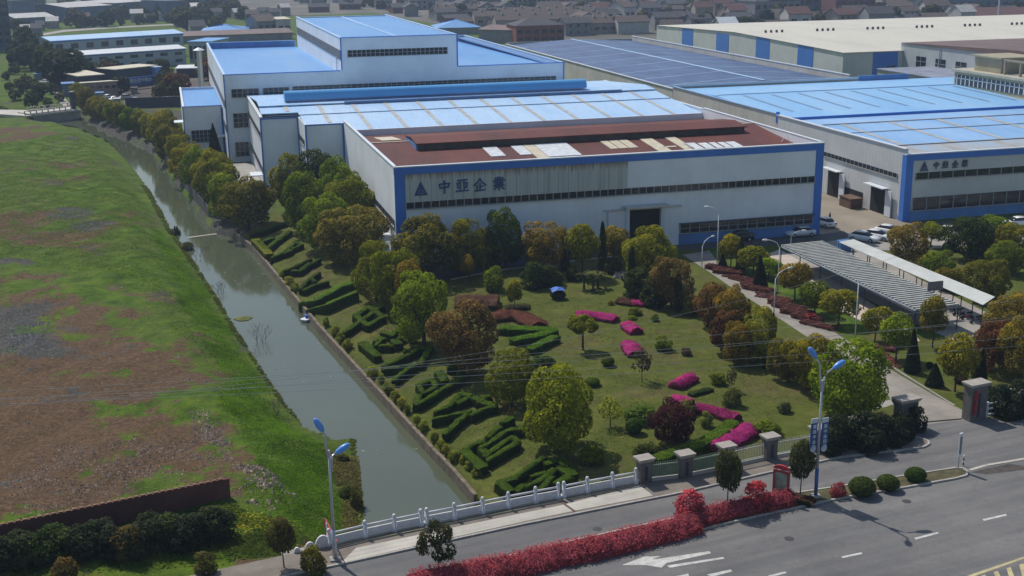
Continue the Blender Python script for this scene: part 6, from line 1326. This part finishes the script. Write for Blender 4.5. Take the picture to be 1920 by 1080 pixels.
scatter('rubble', [(0, 470), (400, 520), (430, 720), (0, 860)], 500, .10, None, ST2, 10)
FIELD = [(-60, 270), (160, 245), (215, 290), (265, 345), (320, 440), (400, 560), (470, 670), (530, 770), (600, 850), (660, 930), (660, 985), (430, 920), (470, 880), (430, 790), (380, 700), (330, 640), (230, 540), (60, 500), (-60, 480)]
scatter('bank_grass', [(270, 400), (318, 420), (360, 470), (412, 545), (462, 625), (515, 705), (560, 765), (625, 810), (672, 815), (678, 985), (560, 1000), (430, 920), (480, 870), (400, 760), (420, 700), (330, 560)], 120000, .08, (.115, .235, .008), seed=12, kind='weeds', clump=.1)
scatter('field_grass', FIELD, 60000, .09, (.090, .180, .007), seed=13, kind='weeds', clump=.3)
scatter('verge_grass', [(430, 940), (640, 980), (600, 1030), (400, 1060), (0, 1100), (0, 1010)], 22000, .13, (.090, .145, .012), seed=14, kind='weeds', clump=.2)
scatter('yellow_flowers', [(430, 960), (500, 950), (580, 1010), (520, 1020), (440, 1000)], 1500, .10, (.42, .42, .03), seed=15, kind='weeds', clump=.3)
W_ = [tuple(proj((p[0], p[1], 0))) for p in RLw[6:-2]]
scatter('bank_weeds', W_ + [(x - 16, y - 4) for x, y in W_[::-1]], 9000, .16, (.10, .13, .02), seed=22, kind='weeds', clump=.25, edge=.5)
mb = MB(); rr = random.Random(5)
for i in range(110):
    k = rr.uniform(.25, .95); j = int(k * 58); a_ = Vector(BANKS[0][j]); b_ = Vector(BANKS[1][j]); q = a_.lerp(b_, rr.choice([rr.uniform(.03, .15), rr.uniform(.8, .97), rr.uniform(.1, .9)])); s_ = rr.uniform(.06, .22); an = rr.uniform(0, 3)
    mb.add([(q.x + math.cos(an + c_) * s_ * e_, q.y + math.sin(an + c_) * s_ * e_, WZ + .02) for c_, e_ in ((0, 1.4), (1.6, .6), (3.1, 1.2), (4.7, .5))], [(0, 1, 2, 3)])
tag(mb.build('floating_debris', mat('debris_pale', (.26, .25, .19), .8, .3, 3)), kind='stuff')
for x, y in ((1480, 1010), (1120, 992), (1700, 940)):
    q = G(x, y, .024); mb = MB(); mb.tube([(q.x, q.y, .022), (q.x, q.y, .034)], .36, 18); tag(mb.build('manhole_cover', mat('iron_cover', (.05, .05, .052), .7, .2, 6)), {1480: 'round iron manhole cover in the main road in front of the lamp', 1120: 'round iron manhole cover in the service lane behind the red hedge', 1700: 'round iron manhole cover near the far lane dashes'}[x], 'manhole cover')
scatter('shore_reeds', [(600, 812), (672, 812), (682, 870), (686, 975), (640, 985), (632, 880)], 9000, .17, (.16, .15, .045), seed=21, kind='weeds', clump=.2, edge=1)
scatter('lawn_tufts', [(610, 620), (760, 520), (1230, 560), (1530, 760), (1195, 890), (900, 940)], 30000, .06, (.12, .13, .02), seed=16, kind='weeds', clump=.3)
scatter('garden_rocks', [(1155, 508), (1180, 512), (1182, 528), (1150, 520)], 60, .45, None, mat('rockery', (.30, .27, .25), .9, .2, 2), 17, edge=0)
scatter('leaf_litter', [(500, 420), (760, 490), (860, 600), (1000, 760), (960, 800), (700, 640), (520, 500)], 6000, .09, (.16, .11, .05), seed=18, kind='weeds', clump=.2)

# ------------------------------------------------------------------ background: works yard on the left, village, fields
GABLE_W = [mat('town_wall_grey', (.22, .22, .23), .8, .15, .4), mat('town_wall_pale', (.42, .42, .41), .8, .12, .4), mat('town_wall_brick', (.16, .075, .055), .85, .15, .4), mat('town_wall_sand', (.30, .26, .22), .8, .15, .4)]
TR = [mat('town_roof_slate', (.060, .062, .072), .85, .2, .6), mat('town_roof_red', (.115, .055, .052), .85, .2, .6), mat('town_roof_brown', (.10, .075, .068), .85, .2, .6), mat('town_roof_pale', (.42, .42, .42), .7, .15, .6), mat('town_roof_blue', (.09, .24, .52), .5, .1, .6)]
def block(label, a, b, h, depth, wm, rm, roof='gable', rise=1.5, win=(), cat='building', name='building', group=None, over=.4, winh=1.4, base=None, chim=0, band=None):
    a = G(*a); b = G(*b); u = (b - a).normalized(); v = Vector((-u.y, u.x, 0))
    if v.y < 0: v = -v
    L = (b - a).length; t = thing(name, label, cat, tuple((a + b) / 2), group); Z = lambda z: Vector((0, 0, z))
    c, d = b + v * depth, a + v * depth; mb = MB()
    if roof == 'gable':
        r1, r2 = a + v * depth / 2, b + v * depth / 2
        mb.add([a, b, c, d, a + Z(h), b + Z(h), c + Z(h), d + Z(h), r1 + Z(h + rise), r2 + Z(h + rise)], [(0, 1, 5, 4), (1, 2, 6, 9, 5), (2, 3, 7, 6), (3, 0, 4, 8, 7)]); mb.build('wall', wm, t)
        e = u * over; f = v * over; k = -rise / (depth / 2) * over
        mb = MB(); P = [a - e - f + Z(h + k + .05), b + e - f + Z(h + k + .05), r2 + e + Z(h + rise + .05), r1 - e + Z(h + rise + .05), c + e + f + Z(h + k + .05), d - e + f + Z(h + k + .05)]; th = Z(-.2)
        mb.add(P + [p + th for p in P], [(0, 1, 2, 3), (3, 2, 4, 5), (0, 6, 7, 1), (1, 7, 8, 2), (2, 8, 10, 4), (4, 10, 11, 5), (5, 11, 9, 3), (3, 9, 6, 0)]); ro = mb.build('roof', rm, t)
    elif roof == 'hip':
        mb.bar(a + v * depth / 2, b + v * depth / 2, depth, 0, h); mb.build('wall', wm, t); e = u * over; f = v * over; q = depth / 2
        mb = MB(); mb.add([a - e - f + Z(h), b + e - f + Z(h), c + e + f + Z(h), d - e + f + Z(h), a + u * q + v * q + Z(h + rise), b - u * q + v * q + Z(h + rise)], [(0, 1, 5, 4), (1, 2, 5), (2, 3, 4, 5), (3, 0, 4), (3, 2, 1, 0)]); ro = mb.build('roof', rm, t)
    else:
        mb.bar(a + v * depth / 2, b + v * depth / 2, depth, 0, h); mb.build('wall', wm, t)
        mb = MB(); r_ = rise if roof == 'shed' else 0; e = u * over; f = v * over
        P = [a - e - f + Z(h + .02), b + e - f + Z(h + .02), c + e + f + Z(h + .02 + r_), d - e + f + Z(h + .02 + r_)]; mb.add(P + [p + Z(.25) for p in P], [(3, 2, 1, 0), (4, 5, 6, 7), (0, 1, 5, 4), (1, 2, 6, 5), (2, 3, 7, 6), (3, 0, 4, 7)]); ro = mb.build('roof', rm, t)
    for z, n in win:
        st = L / n
        for i in range(n):
            q = a + u * (st * (i + .5)) - v * .04; mb = MB(); w_ = min(1.5, st * .32); mb.bar(q - u * w_, q + u * w_, .06, z, z + winh); mb.build('window', DGLASS, t)
    if band:
        mb = MB(); mb.bar(a - v * .12 - u * .1, b - v * .12 + u * .1, .2, h - band, h - .01); mb.build('eave_band', band_m, t)
    for i in range(chim):
        q = a + u * L * (i + .5) / chim + v * depth * .5; mb = MB(); mb.box(q.x - .5, q.x + .5, q.y - .5, q.y + .5, h + rise - .3, h + rise + 1.1); mb.build('chimney', GABLE_W[1], ro)
    return t
band_m = BLUE; BGW = mat('far_white_wall', (.34, .38, .44), .6, .08, .2, streak=.2, streakc=(.2, .2, .22))
block('far white two storey works building, the taller one behind with a blue roof edge', (100, 122), (346, 104), 9.2, 16, BGW, LROOF, 'gable', 1.2, ((5.8, 9),), band=.7, winh=2)
block('far white two storey works building in front with two rows of windows', (122, 138), (350, 121), 6.2, 14, BGW, WHITES, 'gable', 1.0, ((1.2, 8), (3.9, 8)), band=.6, winh=1.1)
block('small white lean-to left of the front works building', (108, 138), (120, 137), 6.5, 12, BGW, LROOF, 'flat', 0, (), band=.5)
block('pale narrow windowed wing behind the annex with blue roof', (356, 118), (398, 118), 8.0, 20, BGW, BLUER, 'flat', 0, ((1.5, 5),), winh=5)
block('dark walled shed with pale flat roof beyond the stream trees', (150, 176), (197, 172), 5.2, 16, mat('far_dark_wall', (.035, .04, .06), .8, .1), CREAMS, 'shed', .3, ())
block('dark shopfront building with blue sign and white roof edge', (219, 166), (296, 157), 5.8, 9, MATS['far_dark_wall'], CREAMS, 'flat', 0, ())
a = G(222, 171); b = G(292, 163); t = thing('shop_sign', 'blue shop sign board with white characters across the dark far building', 'sign', tuple(a)); mb = MB(); mb.bar(a, b, .3, 1.2, 3.8); mb.build('board', mat('far_sign_blue', (.03, .13, .42), .5, .05), t)
for k in range(7): glyph(t, ['zhong', 'ye', 'qi', 'ya'][k % 4], a.x + (b.x - a.x) * (.22 + k * .1), 2.1, 1.2, a.y + (b.y - a.y) * (.22 + k * .1) - .2, mat('far_sign_white', (.5, .55, .6), .5, .05), wd=.16)
block('bright blue end wall beside the blue sign', (294, 159), (304, 158), 5.5, 6, mat('sign_blue_bright', (.08, .28, .75), .5, .05), LROOF, 'flat', 0, ())
block('long reddish gateway beam with lettering at the far yard entrance', (155, 185), (222, 180), 4.4, 2, mat('gateway_stone', (.24, .17, .16), .8, .15, .6), CREAMS, 'flat', 0, ((2.6, 5),), cat='gateway', name='gateway', winh=.8)
block('small blue kiosk at the far yard entrance', (120, 181), (140, 180), 3.6, 5, mat('kiosk_grey', (.12, .15, .2), .7, .1), BLUEL, 'flat', 0, ())
block('little light blue roofed canopy between far shed and shop', (194, 162), (217, 160), 3.0, 6, MATS['far_dark_wall'], LROOF, 'flat', 0, ())
block('light blue double canopy in the yard beyond the annex', (332, 146), (373, 145), 3.0, 9, MATS['far_dark_wall'], WHITES, 'shed', .3, ())
block('long dark low yard wall beyond the stream', (236, 203), (345, 200), 2.6, .6, MATS['far_dark_wall'], MATS['far_dark_wall'], 'flat', 0, (), 'wall', 'yard_wall', over=.05)
block('dark stone pier at the end of the little concrete bridge', (133, 208), (139, 208), 5.0, 1.4, MATS['far_dark_wall'], CAPM, 'flat', 0, (), 'pillar', 'bridge_pier', over=.1)
# far left tower block, factories
TW = mat('tower_wall', (.055, .07, .10), .8, .2, .2)
block('tall dark blue grey tower cut by the left edge of the photo', (-60, 96), (24, 92), 34, 26, TW, TW, 'flat', 0, tuple((3 + 3.4 * i, 6) for i in range(8)), winh=1.6)
FB = mat('far_factory_wall', (.12, .155, .22), .8, .15, .1)
for (a, b, h, d, r, rs, l) in (((26, 46), (70, 44), 14, 30, 'flat', 0, 'stepped blue grey factory silhouette right of the dark tower'), ((30, 54), (104, 50), 6, 25, 'gable', 2, 'low rounded blue grey factory hall below the stepped silhouette'),
    ((128, 42), (214, 36), 9, 40, 'gable', 2, 'long pale edged factory hall on the far left skyline'), ((222, 36), (312, 28), 10, 45, 'flat', 0, 'second long factory hall on the far skyline with a bright roof edge'), ((314, 40), (350, 38), 12, 30, 'flat', 0, 'dark plain block at the end of the far factory halls'),
    ((384, 16), (442, 14), 7, 60, 'gable', 3, 'pale grey hall at the top edge left of the tall hall'), ((360, 26), (398, 25), 5, 24, 'gable', 2, 'small pale roofed hall below the top edge hall')):
    block(l, a, b, h, d, FB, MATS['town_roof_pale'] if r == 'gable' or 'bright' in l else TW, r, rs, ())
block('blue roofed shed beyond the tall hall', (378, 72), (465, 70), 3.5, 26, GABLE_W[0], BLUER, 'hip', 2.5, ())
block('long brown roofed sheds running behind the blue roofed shed', (330, 82), (548, 74), 3.4, 22, GABLE_W[0], BROOF, 'gable', 1.5, (), over=.6)
block('small dark gabled house left of the blue shed', (358, 62), (386, 61), 3.5, 10, GABLE_W[0], TR[0], 'gable', 3, ())
block('reddish gabled house with a pale wing beyond the tall hall', (484, 66), (520, 64), 7, 14, GABLE_W[0], TR[2], 'gable', 3, ((3.5, 3),))
block('pale roofed square house beside the reddish one', (521, 65), (546, 64), 7.5, 12, GABLE_W[1], MATS['bare_sheet'], 'shed', .6, ((3.0, 2),))
block('red brick building with grey hipped roof behind the dark roofed hall', (968, 84), (1058, 81), 8.2, 16, mat('brick_bright', (.22, .07, .05), .8, .15, .5), TR[0], 'hip', 3, ((1.2, 6), (4.6, 6)), winh=1.8)
block('rusty brown shed beside the red brick building', (898, 80), (964, 82), 6, 22, GABLE_W[0], BROOF, 'gable', 1.5, ())
block('bright blue hipped roof shed right of the tall hall', (820, 66), (902, 64), 3.5, 24, GABLE_W[0], BLUER, 'hip', 3.5, ())
block('light blue flat roofed shed in the village', (1116, 58), (1178, 55), 4.2, 16, GABLE_W[0], LROOF, 'flat', 0, ())
block('white gabled house beside the light blue shed', (1170, 48), (1192, 47), 10, 16, GABLE_W[1], TR[2], 'gable', 3, ((5.5, 2),))
for i, (x0, x1, y) in enumerate([(890, 1110, 50), (900, 1125, 43), (930, 1140, 58), (1070, 1210, 66), (820, 930, 36)]):
    block(f'long brown roofed row of village houses, {ORD[i]} of the long rows', (x0, y), (x1, y - 5), 5.5, 11, GABLE_W[3], TR[2], 'gable', 2.6, ((2, 10),), group='long row houses', chim=7)
block('unfinished concrete frame building at the top edge of the village', (895, 16), (940, 14), 16, 14, mat('raw_frame', (.26, .24, .23), .8, .2, .5), TR[3], 'flat', 0, ((1, 5), (5, 5), (9, 5)), winh=3)
block('grey slab building on stilts at the top edge of the village', (962, 18), (1042, 16), 20, 14, MATS['raw_frame'], TR[0], 'flat', 0, ((1, 9), (5, 9), (9, 9)), winh=3)
RBK = mat('flat_block_red', (.17, .07, .07), .8, .15, .3)
block('dark apartment block at the top edge right of centre', (1420, 30), (1565, 26), 22, 18, mat('flat_block_grey', (.12, .12, .15), .8, .15, .3), TR[0], 'hip', 4, ((3, 10), (7, 10)), winh=1.6)
block('dark red apartment block at the top edge with pale corner strips', (1566, 32), (1640, 30), 26, 18, RBK, TR[1], 'flat', 0, ((3, 7), (7, 7), (11, 7)), winh=1.6)
block('grey green hipped roof hall with a white window row near the top edge', (1415, 32), (1500, 29), 9, 20, GABLE_W[0], TR[0], 'hip', 4, ((4.5, 7),), winh=2.4)
block('small house with bright sunlit white roof behind the white warehouse', (1350, 60), (1384, 59), 4, 10, GABLE_W[3], WHITES, 'gable', 3, ())
block('pale gabled house behind the white warehouse, windows under the gable', (1478, 56), (1520, 55), 8, 12, GABLE_W[1], TR[1], 'gable', 3.2, ((4, 2),))
block('grey twin gabled house behind the white warehouse', (1628, 54), (1676, 53), 7.5, 12, GABLE_W[0], TR[0], 'gable', 3.4, ((3.5, 2),))
block('long red roofed shed at the top right', (1826, 50), (1990, 48), 5.5, 24, TR[2], TR[1], 'gable', 3.5, ())
block('white gabled end house left of the long red shed', (1800, 52), (1828, 51), 8, 10, GABLE_W[1], TR[3], 'gable', 3, ())
block('blue grey factory hall at the top right corner', (1762, 24), (1990, 20), 9, 40, FB, TR[0], 'gable', 3, ((3, 14),), winh=3)
t = thing('mast', 'tall thin white mast behind the white warehouse', 'mast', tuple(G(1869, 54))); p = G(1869, 54); mb = MB(); mb.tube([p, p + Vector((0, 0, 22))], [.45, .3], 8); mb.build('pole', WHITEM, t)

lh = [(70, 58), (88, 54), (150, 50), (176, 49), (196, 47), (246, 42), (268, 44), (300, 40), (330, 50), (352, 46), (372, 34), (398, 40), (418, 32), (440, 36), (462, 44), (486, 30), (506, 36), (528, 30), (300, 34), (210, 36), (60, 74), (40, 66)]
for i, (x, y) in enumerate(lh):
    k = i % 4; block(f'small hazy farm building, {ORD[i]} of those scattered over the far left fields', (x, y), (x + 15 + (i * 7) % 9, y - .6), 3.2 + (i % 3) * 1.2, 8, GABLE_W[(i * 3) % 4], TR[(0, 3, 2, 0)[k]], 'gable', 2.2, (), group='farm buildings of the far left')
for i, (x, y, w_, h_, c_) in enumerate([(150, 192, 12, 1.6, 0), (166, 195, 9, 1.2, 2), (180, 190, 14, 2.2, 3), (196, 194, 8, 1.4, 1), (214, 199, 12, 1.8, 0), (246, 176, 12, 1.6, 3), (262, 196, 10, 1.3, 1), (290, 176, 12, 2.0, 2), (308, 194, 9, 1.4, 0), (330, 176, 14, 2.4, 1), (64, 150, 14, 1.8, 0), (146, 168, 10, 2.2, 1)]):
    block(f'stacked goods under cover in the far works yard, {ORD[i]} of twelve low piles', (x, y), (x + w_, y - .5), h_, 3, GABLE_W[c_], [TR[3], TR[2], TR[4], TR[0]][i % 4], 'flat', 0, (), 'stacked goods', 'goods_stack', 'stacked goods of the far yard', over=.15)
def px_in(p, z=0): return proj((p[0], p[1], z))
lowx = [560, 640, 700, 850, 950, 960, 1060, 1062, 1250, 1400, 1700, 1960]; lowy = [28, 22, 18, 50, 60, 36, 34, 72, 62, 58, 52, 48]
def house_proto(w_, d, h, r, wm, rm):
    t = D.objects.new('village_house', None); COL.objects.link(t); ORG[t.name] = Vector((0, 0, 0)); mb = MB()
    mb.add([(-w_, -d, 0), (w_, -d, 0), (w_, d, 0), (-w_, d, 0), (-w_, -d, h), (w_, -d, h), (w_, d, h), (-w_, d, h), (-w_, 0, h + r), (w_, 0, h + r)], [(0, 1, 5, 4), (1, 2, 6, 9, 5), (2, 3, 7, 6), (3, 0, 4, 8, 7)])
    for x in (-w_ * .6, 0, w_ * .6):
        for z in ((1.1, 4.3) if h > 5 else (1.1,)): mb.add([(x - .6, -d - .03, z), (x + .6, -d - .03, z), (x + .6, -d - .03, z + 1.4), (x - .6, -d - .03, z + 1.4)], [(0, 1, 2, 3)], 1)
    mb.build('wall', [wm, DGLASS], t); e = .5; k = -r / d * e; mb = MB()
    P = [(-w_ - e, -d - e, h + k + .05), (w_ + e, -d - e, h + k + .05), (w_ + e, 0, h + r + .05), (-w_ - e, 0, h + r + .05), (w_ + e, d + e, h + k + .05), (-w_ - e, d + e, h + k + .05)]
    mb.add(P + [(x, y, z - .22) for x, y, z in P], [(0, 1, 2, 3), (3, 2, 4, 5), (0, 6, 7, 1), (1, 7, 8, 2), (2, 8, 10, 4), (4, 10, 11, 5), (5, 11, 9, 3), (3, 9, 6, 0)]); mb.build('roof', rm, t); return t
HP = [(house_proto(6, 4.6, 6.4, 2.4, GABLE_W[0], TR[0]), 'slate roofed grey'), (house_proto(7, 4.8, 6.4, 2.6, GABLE_W[1], TR[2]), 'brown roofed white'), (house_proto(6.5, 4.4, 3.4, 2.2, GABLE_W[3], TR[2]), 'low brown roofed'), (house_proto(5.5, 5, 6.8, 2.8, GABLE_W[3], TR[1]), 'red roofed sandy'), (house_proto(8, 4.5, 3.6, 2.0, GABLE_W[2], TR[0]), 'low slate roofed brick')]
rnd = random.Random(4); spots = []; yy = 500
while yy < 1120:
    row_ = []; x = 60
    while x < 760:
        p = (x + rnd.uniform(-5, 5), yy + rnd.uniform(-7, 7)); u_, v_ = px_in(p)
        if 560 < u_ < 1960 and -30 < v_ < np.interp(u_, lowx, lowy) and rnd.random() < .82 and not (1400 < u_ < 1660 and v_ < 36) and not (880 < u_ < 1050 and v_ < 24) and not (1740 < u_ and v_ < 30): row_.append((u_, p))
        x += 17 + (yy - 500) * .018
    if row_: spots.append(sorted(row_)[:30])
    yy += 19 + (yy - 500) * .05
usedp = set(); nh = 0
for ri, row_ in enumerate(spots):
    for ci, (u_, p) in enumerate(row_):
        if nh >= 285: break
        k = rnd.choice([0, 0, 1, 2, 2, 3, 4]); o = HP[k][0]
        if k in usedp: o = copy_tree(o)
        usedp.add(k); nh += 1; s = rnd.uniform(.85, 1.2); o.location = (p[0], p[1], 0); o.rotation_euler.z = rnd.uniform(-.2, .25) + rnd.choice([0, 0, 0, math.pi / 2, math.pi]); o.scale = (s, s, rnd.uniform(.8, 1.15))
        tag(o, f'{HP[k][1]} village house, {ORD[ci]} from left in the {ORD[ri]} house row', 'house', 'houses of the distant village')
def far_trees(pts, lab, grp, cols, seed, hh=(5, 10)):
    r = random.Random(seed)
    for i, (x, y) in enumerate(pts):
        p = G(x, y); h = r.uniform(*hh); plant('far', p.x, p.y, h * r.uniform(.9, 1.4), h, r.choice(cols), lab(i), 'tree', 'tree', grp)
n2 = lambda i: ORD[i] if i < 30 else 'further'
FC = [(.035, .05, .018), (.05, .065, .022), (.07, .08, .03), (.085, .085, .035)]
r = random.Random(9)
pts = sorted((r.uniform(20, 560), r.uniform(14, 60)) for _ in range(112)); pts = [p for p in pts if not (60 < p[0] < 350 and p[1] > 52)]
for b in range(0, min(len(pts), 84), 28):
    far_trees(pts[b:b + 28], lambda i, b=b: f'hazy field tree, {ORD[i]} from left in the {["left", "middle", "right"][b // 28 % 3]} far field stretch', 'trees in the far left fields', FC, b, (5, 11))
for b, (x0, x1) in enumerate(((600, 820), (820, 1060), (1060, 1280), (1280, 1500), (1500, 1720), (1720, 1930))):
    pts = sorted((r.uniform(x0, x1), 0) for _ in range(20)); pts = [(x, r.uniform(-8, np.interp(x, lowx, lowy) - 3)) for x, _ in pts]
    far_trees(pts, lambda i, b=b: f'village tree, {ORD[i]} from left in the {ORD[b]} sixth of the far roofs', 'trees among the village roofs', FC, 50 + b, (4, 9))
far_trees([(40, 118), (55, 112), (70, 118), (82, 110), (46, 100), (66, 98), (36, 128), (58, 132), (90, 122), (100, 145), (124, 168), (134, 160)], lambda i: f'dark bushy tree below the far tower, {ORD[i]} of the cluster from the left', 'tree cluster below the far tower', [(.025, .04, .014), (.04, .055, .016)], 77, (7, 12))
far_trees([(188, 158), (205, 156), (210, 150), (312, 164), (322, 172), (306, 150), (330, 186), (228, 178), (330, 182), (310, 182), (300, 190), (392, 150), (400, 130), (386, 142)], lambda i: f'yard tree by the far works buildings, {ORD[i]} of them from the left', 'yard trees of the far works', [(.06, .065, .02), (.11, .05, .025), (.05, .06, .018)], 78, (4, 7.5))
far_trees([(12, 150), (28, 140), (18, 172), (36, 164), (50, 158), (62, 170), (30, 186), (8, 196), (74, 184), (90, 196), (60, 194), (44, 176), (98, 176), (112, 190)], lambda i: f'scrubby tree in the field beside the far back lane, {ORD[i]} of its cluster', 'scrub beside the far back lane', [(.07, .09, .025), (.05, .07, .02), (.09, .10, .035)], 79, (2.5, 5.5))
# ground cover further out
flat('town_ground', [(540, 30), (700, 24), (900, 60), (960, 92), (1250, 90), (1400, 70), (2400, 60), (2600, -40), (1400, -50), (500, -40), (420, 10)], .03, mat('town_earth', (.13, .12, .10), .95, .3, .02, fine=.1))
flat('works_yard', [(118, 150), (360, 128), (400, 128), (400, 200), (240, 206), (225, 180), (150, 186)], .03, mat('yard_brown', (.09, .075, .065), .95, .3, .05, fine=.1))
flat('rape_field', [(290, 58), (420, 46), (520, 52), (440, 60), (330, 70), (300, 70)], .03, mat('rape_green', (.13, .17, .03), .95, .25, .02))
flat('pale_field', [(60, 20), (130, 14), (380, 0), (380, -30), (-60, -20), (-60, 26)], .03, mat('pale_field_green', (.12, .15, .09), .95, .2, .01))
flat('field_track', [(60, 66), (120, 56), (210, 50), (350, 44), (350, 46), (210, 53), (120, 60), (62, 70)], .05, CONC)
tag(D.objects['town_ground'], kind='structure')

# ------------------------------------------------------------------ haze
hm = D.materials.new('haze_air'); hm.use_nodes = True; ht = hm.node_tree; ht.nodes.clear()
pv = ht.nodes.new('ShaderNodeVolumePrincipled'); pv.inputs['Color'].default_value = (.50, .66, .92, 1); pv.inputs['Density'].default_value = .00024; pv.inputs['Anisotropy'].default_value = .2
mo = ht.nodes.new('ShaderNodeOutputMaterial'); ht.links.new(pv.outputs[0], mo.inputs['Volume'])
mb = MB(); mb.box(-1700, 3000, -400, 3900, -4.6, 46); tag(mb.build('haze', hm), kind='stuff')
